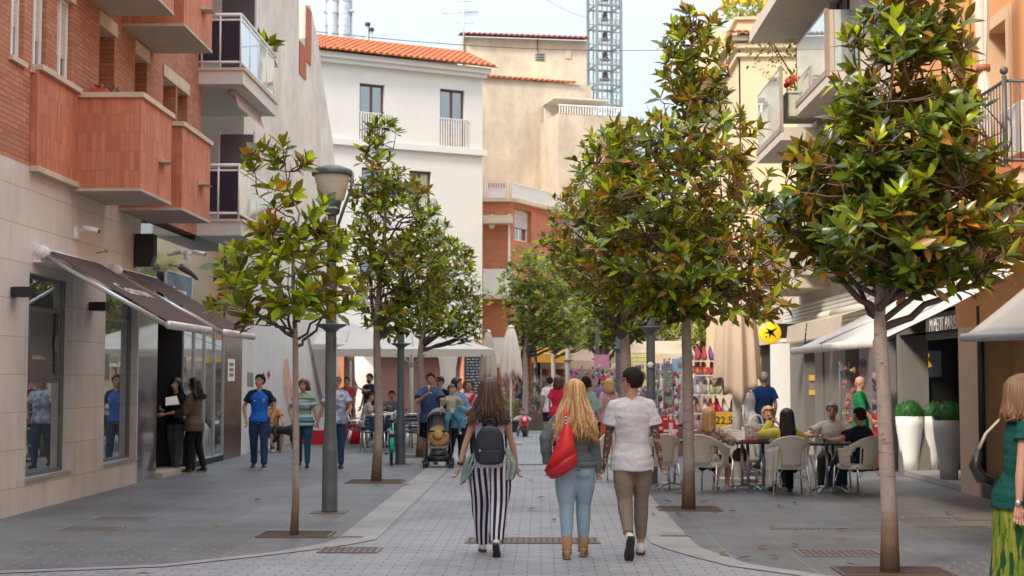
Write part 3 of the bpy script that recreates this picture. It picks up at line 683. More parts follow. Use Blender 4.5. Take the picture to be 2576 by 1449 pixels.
for z in lv:
 for s_ in (-1, 1):
  mb.box((-hw, s_ * hw - .05, z), (hw, s_ * hw + .05, z + .09)); mb.box((s_ * hw - .05, -hw, z), (s_ * hw + .05, hw, z + .09)); mb.cyl((-hw, s_ * hw, z + .1), (hw, s_ * hw, z + st), .012, n=4); mb.cyl((s_ * hw, -hw, z + st), (s_ * hw, hw, z + .1), .012, n=4); mb.box((-hw, s_ * hw - .02, z + .35), (hw, s_ * hw + .02, z + .39))
 mb.box((-hw, -.32, z + .86), (hw, -.26, z + .92)) if z + 1 < zt else None
 for k in range(16):
  x = -hw + (k + .5) * 2 * hw / 16; mb.box((x - .012, -hw - .01, z + .1), (x + .012, -hw + .01, z + .37))
mb.build('tower_decks', gsteel, bt)
for k, z in enumerate(lv[3:10]):
 s_ = 1.0 - .09 * k; mb = MB(); zz = z + .38
 mb.lathe([(.33 * s_, zz), (.30 * s_, zz + .05), (.2 * s_, zz + .16), (.16 * s_, zz + .34), (.13 * s_, zz + .44), (.02, zz + .5)], (-.1, -.3, 0), 14); mb.cyl((-.1, -.3, zz + .45), (-.1, -.3, z + .95), .03, n=6)
 mb.build('bell', mat('dark_bronze', (.09, .06, .05), .5, .6), bt)
# ================================================================ far brick block with balconies
zF = P(1300, 512, 57).z
bF, MF, LF, fF = simple_house('brick_balcony_block', 'orange brick block with white railed roof terrace beyond the white house', 1200, 0, 56.5, 1284, 56.5, zF, terr1_ := bricks('orange_brick', (.56, .21, .115), (.49, .175, .095), (.38, .17, .11), .25, .07, .006, .5, .85, var=.12))
c0 = P(1284, 900, 56.5); c1 = P(1470, 900, 63)
bF2 = MB(Matrix.Translation((-bF.location.x, -bF.location.y, 0)))
p0, U1, N1, L1_ = house_frame((c0.x, c0.y), (c1.x, c1.y)); MF2 = frame((p0.x - bF.location.x, p0.y - bF.location.y, 0), U1, N1)
mb = MB(MF2); wall(mb, 0, L1_, 3.2, zF, [(.35, 1.9, 7.2, 8.5), (.35, 1.9, 4.3, 5.6)], .3); mb.box((0, -4, 3.2), (L1_, -.36, zF - .02)); mb.build('side_wall', terr1_, bF)
for z0, z1 in ((7.2, 8.5), (4.3, 5.6)):
 w = window(bF, MF2, .35, 1.9, z0, z1, .25, white_paint, wglass, .08, (.5,), ()); mb = MB(MF2); mb.box((.4, -.2, z0 + .55), (1.85, -.15, z1 - .05)); mb.build('roller_blind', blind, w)
mb = MB(MF); mb.box((-.1, -.2, zF), (LF + .02, .25, zF + .15)); mb.build('coping', ivory, bF)
mb = MB(MF2); mb.box((0, -.2, zF), (L1_, .25, zF + .15)); mb.build('coping', ivory, bF)
for M_, ln in ((MF, LF), (MF2, L1_)):
 mb = MB(M_); mb.box((-.05, .05, zF + .75), (ln + .05, .1, zF + .8))
 n = int(ln / .1)
 for k in range(n): mb.box((k * .1, .06, zF + .15), (k * .1 + .045, .09, zF + .75))
 mb.build('terrace_railing', white_paint, bF)
a = fF(1223, 540); b = fF(1284, 560)
for dz in (0, -2.9, -5.6):
 z0 = a[1] + dz
 mb = MB(MF); mb.box((.25, .0, z0 - .42), (LF + .1, .75, z0 - .1)) if dz == 0 else mb.box((.25, .003, z0 - .5), (LF + .1, .75, z0 - .36)); bb = mb.build('balcony', ivory, bF)
 if dz:
  mb = MB(MF); mb.box((.27, .72, z0 - .36), (LF + .08, .74, z0 + .62)); mb.box((.25, .7, z0 + .62), (LF + .1, .76, z0 + .67))
  for k in range(18): mb.box((.27 + k * .085, .74, z0 - .36), (.30 + k * .085, .755, z0 + .62))
  mb.build('balcony_railing', white_paint, bb)
mb = MB(MF); mb.ball((LF - .75, .05, 7.9), (.16, .08, .3), 10); mb.build('wall_lamp', white_paint, bF)
mb = MB(MF); mb.box((LF - .1, .01, 5.7), (LF + .0, .04, 8.2)); mb.build('balcony_door', white_paint, bF)
ch = MB(); p = P(1250, 465, 58.5); ct = thing('roof_chimney', 'small white chimney with tiled cap on the brick block terrace', 'chimney', (p.x, p.y, 0)); zc = zF
ch.box((-.28, -.2, zc), (.28, .2, P(1250, 470, 58.5).z)); ch.build('stack', white_paint, ct); ch = MB(); zz = P(1250, 470, 58.5).z; ch.box((-.38, -.3, zz), (.38, .3, zz + .08)); ch.tube([(-.38, 0, zz + .12), (.38, 0, zz + .12)], .1, 8); ch.build('chimney_cap', terracotta, ct)
# ground floor of that block: pillars, glass, yellow awnings
mb = MB(MF2); 
for u in (0, 1.7, 3.4, 5.0): mb.box((u, -.3, 0), (u + .45, .02, 3.2))
mb.box((0, -.3, 2.9), (L1_, .0, 3.2)); mb.build('pillars', terr1_, bF)
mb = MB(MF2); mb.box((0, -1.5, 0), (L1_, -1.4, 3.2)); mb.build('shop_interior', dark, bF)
for u in (.1, 2.2):
 t = thing('yellow_awning', 'yellow awning over the far brick shopfront, ' + ('left one' if u < 1 else 'right one'), 'awning', bF.location, 0, 'yellow awnings on the brick block'); mb = MB(MF2)
 mb.add([(u, .05, 2.95), (u + 1.9, .05, 2.95), (u + 1.9, .9, 2.65), (u, .9, 2.65)], [(0, 1, 2, 3)]); mb.add([(u, .9, 2.65), (u + 1.9, .9, 2.65), (u + 1.9, .9, 2.3), (u, .9, 2.3)], [(0, 1, 2, 3)])
 mb.build('canvas', mat('yellow_canvas', (.72, .40, .03), .8), t); mb = MB(MF2); mb.tube([(u, .9, 2.65), (u + 1.9, .9, 2.65)], .03, 6); mb.build('front_bar', white_paint, t)
# ================================================================ far cream shop row closing the street
zR = 7.5
shops = [(1.0 + 3.6 * k, 3.6 + 3.6 * k, 0, 2.7) for k in range(9)] + [(1.6 + 3.6 * k, 2.8 + 3.6 * k, 3.9, 5.4) for k in range(9)]
bR, MR, LR, fR = simple_house('cream_shop_row', 'long cream building with shops closing the far end of the street', 1395, 0, 84, 2500, 76, zR, mat('creamy_render', (.66, .55, .41), .85, var=.06, streak=.2), shops)
for h in shops: window(bR, MR, *h, .18, white_paint if h[2] > 1 else black, wglass, .08, (.5,), ())
for k in range(0, 9, 2): mb = MB(MR); mb.add([(.8 + 3.6 * k, .02, 3.2), (5. + 3.6 * k, .02, 3.2), (5. + 3.6 * k, 1.2, 2.75), (.8 + 3.6 * k, 1.2, 2.75)], [(0, 1, 2, 3)]); mb.add([(.8 + 3.6 * k, 1.2, 2.75), (5. + 3.6 * k, 1.2, 2.75), (5. + 3.6 * k, 1.2, 2.3), (.8 + 3.6 * k, 1.2, 2.3)], [(0, 1, 2, 3)]); mb.build('shop_awning', cloth_white, bR)
# ================================================================ right: orange building
XRW = 6.2
orange = mat('orange_render', (.66, .31, .125), .85, var=.04, scale=1.5, bump=.25, bscale=30, streak=.12)
sand = mat('sand_column_paint', (.64, .47, .34), .8, var=.06, streak=.15)
sandlight = mat('light_sand_trim', (.62, .44, .28), .8, var=.05)
bJ = thing('orange_building', 'orange rendered building with sand framed windows on the right', 'building', (XRW, 20, 0))
MJ = frame((0, -20, 0), (0, 1, 0), (-1, 0, 0))
def yr_(px, X=XRW): return onX(px, 900, X).y
YJ = 24.85
wJ = [(yr_(2553), yr_(2501), 4.3, 6.45), (yr_(2449), yr_(2407), 4.9, 6.4), (yr_(2340), yr_(2290), 4.9, 6.4)]
wJ += [(a, b, c + 3, d + 3) for a, b, c, d in wJ] + [(6, 7.2, 4.3, 6.4), (10, 11.2, 4.3, 6.4), (13.5, 14.6, 4.3, 6.4)]
mb = MB(MJ); wall(mb, -22, YJ, 2.42, 12.5, wJ + [(yr_(2406), YJ - .02, 2.3, 2.76)], .35); mb.box((-22, -7, 2.8), (YJ, -.9, 12.4)); mb.build('wall', orange, bJ)
for h in wJ:
 mb = MB(MJ); f = .16
 mb.box((h[0] - f, -.34, h[3] - .005), (h[1] + f, .03, h[3] + f)); mb.box((h[0] - f, -.34, h[2]), (h[0] + .005, .03, h[3] - .005)); mb.box((h[1] - .005, -.34, h[2]), (h[1] + f, .03, h[3] - .005)); sfr = mb.build('window_surround', sandlight, bJ)
 window(bJ, MJ, h[0] + .01, h[1] - .01, h[2], h[3] - .01, .33, sandlight, mat('sand_shutter', (.62, .46, .30), .7), .05, (.5,), ())
Yc0, Yc1 = yr_(2458), yr_(2406)
mb = MB(MJ)
# rounded pillar between the shop recess and the next window
n = 8; ps = [(Yc0, 0, 0), (Yc0, -.9, 0), (Yc1, -.9, 0), (Yc1, -.12, 0)] + [(Yc1 - .12 + .12 * math.cos(a), -.12 + .12 * math.sin(a), 0) for a in [math.pi / 2 * k / n for k in range(1, n + 1)]]
mb.prism(ps, (0, 0, 2.42)); mb.build('pillar', sand, bJ)
mb = MB(MJ); mb.box((-22, -1.2, 0), (Yc0 - .05, -.5, .34)); mb.box((-22, -.5, 0), (Yc0 - .05, -.02, .30)); mb.build('plinth', mat('dark_grey_plinth', (.06, .06, .07), .6, var=.2), bJ)
mb = MB(MJ); mb.box((Yc0 - .62, -.5, .3), (Yc0, -.46, 2.42)); mb.box((Yc0 - .04, -.02 - .45, .3), (Yc0, -.02, 2.42)); mb.build('side_panel', mat('mustard_frame', (.34, .22, .10), .6), bJ)
for a in (14.2, 10.4, 6.6, 2.8): window(bJ, MJ, a, a + 3.5 + (.0 if a < 14 else Yc0 - .65 - a - 3.5), .34, 2.42, .5, mat('mustard_frame', (.3, .2, .1)), shopglass, .06, (.5,), (), 'shop_window')
# recessed shop: camera facing end wall with a screen, glass doors
mb = MB(MJ); mb.box((YJ, -3, 0), (YJ + .1, -.05, 2.8)); mb.box((Yc1, -3, 2.76), (YJ, -.02, 2.86)); mb.box((Yc1 - .1, -3, 0), (YJ, -2.6, 2.76)); mb.build('shop_recess', mat('charcoal_panel', (.012, .012, .014), .35, var=.2), bJ)
mb = MB(MJ); mb.box((Yc1, -2.6, .012), (YJ, -.06, .10)); mb.build('shop_step', mat('pale_worn_step', (.30, .28, .26), .7, var=.15), bJ)
window(bJ, MJ, Yc1 + .1, Yc1 + 1.7, .1, 2.35, .82, mat('dark_brown_door', (.03, .017, .016), .4), shopglass, .09, (.5,), (), 'shop_door')
window(bJ, frame((.95, -20, 0), (0, 1, 0), (-1, 0, 0)), Yc1 + 1.9, YJ - .1, .1, 2.75, .1, black, shopglass, .04, (.5,), (), 'shop_window')
mb = MB(MJ); mb.box((Yc1 + .05, -.8, 2.38), (YJ - .02, -.62, 2.74)); sg = mb.build('sign_board', mat('grey_brown_board', (.09, .075, .07), .6), bJ)
# shop lettering leaning board above the door
Mt = frame((XRW - .02, 0, 0), (0, 1, 0), (-1, 0, 0))
sb = MB(frame((XRW, 0, 0), (0, 1, 0), (-1, 0, 0))); sb.box((Yc1 + .15, -.2, 2.30), (Yc1 + 2.1, -.12, 2.72)); so_ = sb.build('shop_sign', mat('grey_brown_board', (.1, .1, .1))); tag(so_, 'grey brown shop sign with narrow white capital letters beside the sand pillar', 'sign')
Mt2 = Matrix(((0, -1, 0, XRW + .12), (-1, 0, 0, 0), (0, 0, 1, 0), (0, 0, 0, 1)))
text_mesh('M PETIT PARIS', .33, frame((XRW + .115, Yc1 + 1.12, 2.52), (0, -1, 0), (-1, 0, 0)), white_paint, so_, font_scale_x=.72)
# screen
pS0, pS1 = P(2262, 880, YJ - .02), P(2338, 950, YJ - .02)
t = thing('shop_screen', 'dark advertising screen showing a burger on a yellow tray inside the shop recess', 'screen', (pS0.x, YJ - .03, pS1.z))
w_, h_ = .72, (pS0.z - pS1.z); mb = MB(); mb.box((0, -.05, 0), (w_, 0, h_)); mb.build('screen_case', black, t)
mb = MB(); mb.box((.015, -.055, .015), (w_ - .015, -.051, h_ - .015), 0)
mb.add([(.1, -.058, h_ * .2), (.52, -.058, h_ * .38), (.52, -.058, h_ * .46), (.1, -.058, h_ * .27)], [(0, 1, 2, 3)], 1); mb.add([(.1, -.058, h_ * .72), (.36, -.058, h_ * .8), (.36, -.058, h_ * .86), (.1, -.058, h_ * .78)], [(0, 1, 2, 3)], 1)
mb.add([(.36 + .0, -.0585, h_ * .84), (.40, -.0585, h_ * .86), (.55, -.0585, h_ * .42), (.51, -.0585, h_ * .38)], [(0, 1, 2, 3)], 1)
for i in range(26): a = rnd.uniform(0, 6.3); r = rnd.uniform(0, .07); mb.ball((.24 + r * math.cos(a), -.057, h_ * .55 + r * .9 * math.sin(a)), (.02, .004, .02), 6, 2)
for i in range(16): mb.ball((.42 + rnd.uniform(-.07, .07), -.057, h_ * .78 + rnd.uniform(-.05, .05)), (.014, .004, .03), 6, 1)
mb.build('screen_picture', [mat('screen_dark', (.02, .02, .025), .2, emit=.3), mat('screen_yellow', (.65, .35, .02), .4, emit=.25), mat('screen_brown', (.35, .13, .05), .4, emit=.25)], t)
# balcony with iron railing
t = MB(MJ); Xo = XRW - 5.33
t.box((15.9, 0.003, 3.86), (21.5, Xo, 4.02)); bal = t.build('balcony', ivory, bJ)
t = MB(MJ); t.box((15.86, .003, 4.02), (21.54, Xo + .05, 4.09)); t.build('tiled_edge', mat('red_clay_edge', (.48, .16, .07), .8), bal)
iron = mat('grey_wrought_iron', (.10, .105, .115), .5, .4)
t = MB(MJ)
for z in (5.12, 4.2): t.tube([(16.4, .0, z), (16.4, Xo - .04, z), (21.4, Xo - .04, z)], .022, 6)
for k in range(46): u = 16.4 + (k + .5) * 5. / 46; t.cyl((u, Xo - .04, 4.1), (u, Xo - .04, 5.12), .009, n=5)
for k in range(8): v = (k + .3) * (Xo - .04) / 8; t.cyl((16.4, v, 4.1), (16.4, v, 5.12), .009, n=5)
for u in (16.4, 21.4): t.cyl((u, Xo - .04, 4.05), (u, Xo - .04, 5.18), .03, n=8); t.ball((u, Xo - .04, 5.24), .05, 12)
t.build('railing', iron, bal)
# tied curtain, ac unit
Mc = thing('tied_curtain', 'long pale curtain tied in the middle on the orange building balcony', 'curtain', onX(2478, 400, 5.55))
base = Mc.location.copy(); Mc.location.z = 4.1
mb = MB(); rs = []
for z, w in ((0, .19), (.4, .20), (.8, .17), (1.25, .11), (1.42, .07), (1.5, .065), (1.6, .08), (1.9, .12), (2.3, .14), (3.2, .15)):
 rs.append([Vector((w * .55 * (1 + .16 * math.cos(9 * a)) * math.cos(a), w * (1 + .14 * math.cos(9 * a)) * math.sin(a), z)) for a in [2 * math.pi * k / 72 for k in range(72)]])
mb.rings(rs); mb.build('curtain_cloth', cloth_white, Mc)
mb = MB(); mb.lathe([(.085, 1.42), (.09, 1.46), (.085, 1.5)], (0, 0, 0), 16); mb.build('tie', mat('rust_cord', (.3, .12, .06)), Mc)
t = thing('air_conditioner', 'white air conditioner unit behind the wrought iron railing', 'air conditioner', (5.75, 16.9, 4.3)); mb = MB(); mb.box((-.16, -.4, 0), (.16, .4, .62)); mb.build('casing', offwhite, t, bevel=.02)
mb = MB(); mb.tube([(-.165, .12 + .2 * math.cos(a), .31 + .2 * math.sin(a)) for a in [2 * math.pi * k / 20 for k in range(20)]], .012, 5, closed=True); mb.build('fan_grille', iron, t)
mb = MB(); y_ = yr_(2449) ; mb.cyl((XRW - .04, yr_(2460), 2.8), (XRW - .04, yr_(2460), 12), .03, n=8); tag(mb.build('drain_pipe', mat('ochre_pipe', (.6, .33, .08), .6)), 'thin ochre pipe running down the orange wall beside the curtain', 'pipe')
mb = MB(); mb.cyl((XRW + .02, Yc0 - .1, 0.3), (XRW + .02, Yc0 - .1, 2.7), .05, n=10); tag(mb.build('drain_pipe', black), 'black downpipe beside the sand coloured pillar', 'pipe')
# ================================================================ right: building with glass balconies
bI = thing('glass_balcony_building', 'pale building with clear glass balconies over grey stone shop pillars on the right', 'building', (XRW, 29.5, 0))
MI = frame((0, -29.5, 0), (0, 1, 0), (-1, 0, 0))
pale = mat('pale_grey_render', (.55, .49, .42), .85, var=.06, streak=.3)
YI0, YI1 = YJ + .12, 34.2
mb = MB(MI); wI = [(25.6, 27.1, 4., 6.1), (28.2, 30.2, 3.9, 6.1), (31.6, 33.2, 3.9, 6.1), (25.6, 27.1, 7.6, 9.7), (28.2, 30.2, 7.6, 9.7), (31.6, 33.2, 7.6, 9.7)]
wall(mb, YI0, YI1, 3.2, 13.5, wI, .25); mb.box((YI0, -7, 3.2), (YI1, -.6, 13.4)); mb.build('wall', pale, bI)
for h in wI: window(bI, MI, *h, .2, brown_frame, wglass, .06, (.5,), ())
def glass_balcony(y0, y1, X, z0, zt, tint, lb=None):
 v = XRW - X; mb = MB(MI); mb.box((y0, .002, z0 - .28), (y1, v, z0)); b = mb.build('balcony', pale, bI)
 mb = MB(MI); mb.box((y0 + .06, v - .04, z0 + .02), (y1 - .03, v - .025, zt)); X < 5.4 or mb.box((y0 + .03, .05, z0 + .02), (y0 + .045, v - .06, zt)); mb.build('glass_panel', glass('balcony_mirror_glass', (.45, .56, .58), .55, .01), b)
 mb = MB(MI); mb.box((y0 - .01, v - .06, z0 - .1), (y0 + .055, v + .01, zt + .02)); mb.box((y0 + .05, v - .035, zt), (y1, v - .02, zt + .03)); mb.box((y0 - .01, v + .002, z0 - .1), (y1, v + .02, z0 + .02)); mb.build('corner_post', mat('brown_steel_post', (.33, .27, .23), .5, .3), b)
 return b
glass_balcony(27.3, 30.5, 5.52, 7.6, 8.82, 0); glass_balcony(30.62, 34., 5.2, 7.1, 8.42, 0); glass_balcony(27.3, 30.5, 5.52, 4.3, 5.4, 0); glass_balcony(30.62, 34., 5.3, 3.9, 5.1, 0)
mb = MB(MI); mb.box((25.2, .003, 9.75), (34., 1.15, 10.05)); mb.box((25.2, .003, 10.05), (34., .35, 11)); mb.build('upper_slab', pale, bI)
mb = MB(MI); mb.box((25, .003, 4.05), (27.2, .75, 4.28)); mb.build('canopy_slab', offwhite, bI)
# fascia of white slats and shop pillars
mb = MB(MI); 
for k in range(8): mb.box((YI0 + .05, .0, 2.72 + k * .085), (36., .08 - .0 * k, 2.79 + k * .085))
mb.box((YI0 + .05, -.3, 2.7), (36., -.003, 3.4)); mb.build('slatted_fascia', offwhite, bI)
gstone = mat('grey_granite', (.17, .16, .15), .7, var=.35, scale=40)
gpanel = mat('grey_stone_panel', (.185, .18, .17), .6, var=.1, streak=.3)
pil = [(yr_(2022), yr_(1986), gstone), (yr_(2068), yr_(2048), gpanel), (yr_(2125), yr_(2073), gpanel), (yr_(2205), yr_(2160), gpanel), (YI0, yr_(2262), gpanel)]
for a, b, m in pil: mb = MB(MI); mb.box((a, -.5, 0), (b, -.01 - .0, 2.7)); mb.build('pillar', m, bI)
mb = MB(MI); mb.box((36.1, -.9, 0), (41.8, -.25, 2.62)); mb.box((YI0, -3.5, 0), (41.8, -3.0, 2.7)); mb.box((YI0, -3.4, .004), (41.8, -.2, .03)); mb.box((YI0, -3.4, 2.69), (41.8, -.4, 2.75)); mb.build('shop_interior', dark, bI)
for a, b in ((yr_(2048), yr_(2022)), (yr_(2160), yr_(2126)), (yr_(2255), yr_(2206))): window(bI, MI, a, b, .05, 2.68, .4, mat('dark_brown_door', (.03, .02, .02)), glass('shaded_shop_glass', (.015, .015, .017), .05), .05, (.5,), (), 'shop_window')
mb = MB(MI); a, b = yr_(1985), yr_(1962); mb.box((a, -1., 0), (b, .25, 2.55)); mb.build('white_panel', white_paint, bI)
mb = MB(MI); mb.box((yr_(1962), -3, 2.6), (41.8, -.02, 6.2)); mb.box((36.02, -.5, 2.6), (41.9, -.01, 3.2)); mb.build('low_wing', pale, bI)
# ragged old awnings above the shops
for k, (a, b) in enumerate(((yr_(2104), yr_(2052)), (yr_(2205), yr_(2108)))):
 t = thing('scalloped_awning', ('short' if k == 0 else 'longer') + ' faded rolled up awning with zigzag edge on the right shops', 'awning', (XRW, a, 0), 0, 'faded scalloped awnings')
 M_ = frame((0, 0, 0), (0, 1, 0), (-1, 0, 0)); mb = MB(M_); ln = b - a
 n = int(ln / .12)
 for i in range(n):
  u0, u1 = ln * i / n, ln * (i + 1) / n
  mb.add([(u0, .1, 3.0), (u1, .1, 3.0), (u1, .62, 2.84), (u0, .62, 2.84)], [(0, 1, 2, 3)])
  mb.add([(u0, .62, 2.84), (u1, .62, 2.84), (u1, .66, 2.5), ((u0 + u1) / 2, .66, 2.43), (u0, .66, 2.5)], [(0, 1, 2, 3, 4)])
 mb.build('canvas', cloth_cream, t); mb = MB(M_); mb.cyl((0, .1, 3.03), (ln, .1, 3.03), .07, n=8); mb.build('roller', cloth_white, t)
# round yellow bank sign on a dark bracket
p = P(1937, 838, 33.2); t = thing('round_bank_sign', 'round yellow sign with a dark star shaped mark on a bracket', 'sign', p)
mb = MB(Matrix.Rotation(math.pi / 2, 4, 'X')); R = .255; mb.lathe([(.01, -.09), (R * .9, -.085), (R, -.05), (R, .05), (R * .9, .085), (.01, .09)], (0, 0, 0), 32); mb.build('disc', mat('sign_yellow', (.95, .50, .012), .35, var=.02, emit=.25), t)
mb = MB(); 
arms = [(35, .20), (140, .17), (188, .19), (250, .17), (312, .20)]
cen = (.01, -.095, .02)
for i, (an_, l) in enumerate(arms):
 a = math.radians(an_); w = .042; dx, dz = math.cos(a), math.sin(a); b_ = (cen[0] - dz * w, -.095, cen[2] + dx * w); c_ = (cen[0] + dz * w, -.095, cen[2] - dx * w)
 mb.add([b_, c_, (cen[0] + dx * l, -.095, cen[2] + dz * l)], [(0, 1, 2)]); mb.add([(v[0], -.0951, v[2]) for v in (b_, cen, c_)], [(0, 1, 2)])
mb.ball((-.10, -.095, -.09), (.024, .005, .024), 10); mb.build('star_mark', mat('sign_black', (.02, .02, .02), .5), t)
mb = MB(); mb.box((.1, -.05, -.12), (XRW - p.x - .01, .05, .22)); mb.build('bracket', black, t)
mb = MB(); 
for k, (c, z) in enumerate(((0, 1.62), (1, 1.42), (0, 1.28))): mb.box((XRW + .11, yr_(2015) - .013, z), (XRW + .38, yr_(2015) - .003, z + .13), c)
n_ = mb.build('posted_notices', [mat('notice_yellow', (.75, .5, .08)), mat('notice_photo', (.25, .25, .24), var=.4, scale=25)]); tag(n_, 'small yellow and grey notices stuck on the granite pillar', 'notice')
n_.location.y = -(yr_(2015)) + yr_(2022) - .006
# plants on the balconies
# ================================================================ right: cream tower building far
bH = thing('cream_corner_building', 'sunlit cream corner building with tiled cornice beyond the glass balconies', 'building', (5.96, 42, 0))
ch_ = mat('sunny_cream_render', (.70, .55, .36), .85, var=.04, streak=.12, bump=.2)
zc = P(1868, 98, 42).z
MHs = frame((0, 0, 0), (0, 1, 0), (-1, 0, 0)); MHf = frame((0, 0, 0), (1, 0, 0), (0, -1, 0))
mb = MB(MHs); wl = [(1.2 + 4 * k, 2.6 + 4 * k, 3.6 + 3 * f, 5.6 + 3 * f) for k in range(4) for f in range(3)]
wall(mb, .02, 18, 0, zc, wl, .25); mb.build('side_wall', ch_, bH)
for h in wl: window(bH, MHs, *h, .2, steel, wglass, .07, (.5,), ())
mb = MB(MHf); wall(mb, 0, 8, 0, zc, [], .2); mb.box((.01, -18, 0), (8, -.36, zc)); mb.build('front_wall', ch_, bH)
mb = MB(); 
for a, z, h in ((.12, zc - .55, .1), (.2, zc - .3, .12), (.32, zc - .1, .14)): mb.box((-a, -a, z), (8, 18, z + h))
mb.build('cornice', mat('ivory_cornice', (.74, .60, .42), .8), bH)
roof_tiles('cornice_tiles', bH, MHf, -.4, 8, .45, zc + .06, -.5, zc + .3, terracotta, .22, .09)
mb = MB(); zt = P(1868, 40, 42).z; mb.box((.0, .5, zc), (8, 8, zt)); mb.box((-.1, .4, zt), (8.1, 8, zt + .08)); mb.box((-1.0, 3, zc - .3), (1.5, 9, zt + .3)); mb.cyl((.3, 5, zt + .3), (.3, 5, zt + .55), .45, .38, n=20); mb.build('attic', ch_, bH)
mb = MB(); mb.box((XRW + .3, 34.4, 3.2), (XRW + 6, 41.9, 6.5)); mb_ = mb.build('rear_block', pale, None); tag(mb_, 'low pale block between the glass balcony building and the cream corner building', 'building')
# overhead wires
def wire(a, b, sag, label):
 a, b = Vector(a), Vector(b); mb = MB(); mb.tube([a.lerp(b, t / 16) - Vector((0, 0, sag * 4 * (t / 16) * (1 - t / 16))) for t in range(17)], .011, 4); tag(mb.build('overhead_wire', black), label, 'wire')
wire(P(640, 60, 40), P(2005, 108, 52), .5, 'thin cable crossing the whole street high up')
wire(P(1300, -60, 62), P(1480, 45, 70), .3, 'short cable running down to the bell tower')
wire(P(1500, 290, 60), P(1640, 300, 52), .2, 'faint cable low behind the middle trees')
# ================================================================ trees
def bark_mat(name, c, c2):
 m, nt, b = new_mat(name); tc = N(nt, 'ShaderNodeTexCoord')
 mp = N(nt, 'ShaderNodeMapping'); mp.inputs['Scale'].default_value = (1, 1, .35); L(nt, tc.outputs['Object'], mp.inputs[0])
 n1 = N(nt, 'ShaderNodeTexNoise', i_Scale=14., i_Detail=8., i_Roughness=.75); L(nt, mp.outputs[0], n1.inputs['Vector'])
 n2 = N(nt, 'ShaderNodeTexNoise', i_Scale=5., i_Detail=3.); L(nt, tc.outputs['Object'], n2.inputs['Vector'])
 mp3 = N(nt, 'ShaderNodeMapping'); mp3.inputs['Scale'].default_value = (1, 1, 5); L(nt, tc.outputs['Object'], mp3.inputs[0])
 n3 = N(nt, 'ShaderNodeTexNoise', i_Scale=7., i_Detail=3.); L(nt, mp3.outputs[0], n3.inputs['Vector'])
 base = mixc(nt, ramp(nt, n1.outputs[0], [(.35, (0, 0, 0)), (.65, (1, 1, 1))]), sc(c, .75), c)
 base = mixc(nt, ramp(nt, n3.outputs[0], [(.62, (0, 0, 0)), (.70, (.7, .7, .7))]), base, sc(c, .4))
 sp = N(nt, 'ShaderNodeSeparateXYZ'); L(nt, tc.outputs['Object'], sp.inputs[0])
 ad = N(nt, 'ShaderNodeMath', operation='MULTIPLY_ADD'); L(nt, n2.outputs[0], ad.inputs[0]); ad.inputs[1].default_value = -.7; L(nt, sp.outputs[2], ad.inputs[2])
 soil = ramp(nt, ad.outputs[0], [(.0, (1, 1, 1)), (.25, (0, 0, 0))])     # splashed soil on the foot of the trunk
 L(nt, mixc(nt, soil, base, c2), b.inputs['Base Color']); b.inputs['Roughness'].default_value = .85
 bp = N(nt, 'ShaderNodeBump', i_Strength=.6, i_Distance=.01); L(nt, n1.outputs[0], bp.inputs['Height']); L(nt, bp.outputs[0], b.inputs['Normal'])
 return m
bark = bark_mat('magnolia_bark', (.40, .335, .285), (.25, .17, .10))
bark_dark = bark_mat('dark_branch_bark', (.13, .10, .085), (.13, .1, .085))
twig_m = mat('twig_bark', (.16, .11, .08), .8)
def leaf_mat(name, top, under, tr=.25, rough=.32):
 m, nt, b = new_mat(name); geo = N(nt, 'ShaderNodeNewGeometry')
 nz = N(nt, 'ShaderNodeTexNoise', i_Scale=2.5, i_Detail=2.); L(nt, geo.outputs['Position'], nz.inputs['Vector'])
 t = mixc(nt, nz.outputs[0], sc(top, .6), sc(top, 1.5)); u = mixc(nt, nz.outputs[0], sc(under, .65), sc(under, 1.4))
 L(nt, mixc(nt, geo.outputs['Backfacing'], t, u), b.inputs['Base Color'])
 b.inputs['Roughness'].default_value = rough; b.inputs['Specular IOR Level'].default_value = .6
 tl = N(nt, 'ShaderNodeBsdfTranslucent'); tl.inputs[0].default_value = c4(sc((top[0] * 1.9, top[1] * 1.7, top[2]), 1.8))
 mx = N(nt, 'ShaderNodeMixShader', i_0=tr); L(nt, b.outputs[0], mx.inputs[1]); L(nt, tl.outputs[0], mx.inputs[2]); L(nt, mx.outputs[0], nt.nodes['Material Output'].inputs[0])
 return m
LM = [leaf_mat('leaf_dark_green', (.034, .060, .009), (.15, .095, .013), .14, .22), leaf_mat('leaf_mid_green', (.085, .130, .010), (.22, .15, .014), .26, .26),
      leaf_mat('leaf_young_green', (.24, .33, .012), (.28, .25, .016), .44), leaf_mat('leaf_olive_brown', (.24, .13, .015), (.30, .13, .02), .25, .4), leaf_mat('leaf_yellow_orange', (.50, .19, .02), (.42, .15, .03), .3, .5)]
LMF = [leaf_mat('far_leaf_green', (.11, .15, .025), (.13, .16, .05), .3, .5), leaf_mat('far_leaf_yellow_green', (.21, .27, .03), (.2, .24, .07), .35, .5), leaf_mat('far_leaf_dark', (.05, .08, .02), (.08, .09, .03), .2, .5), LM[3], LM[4]]
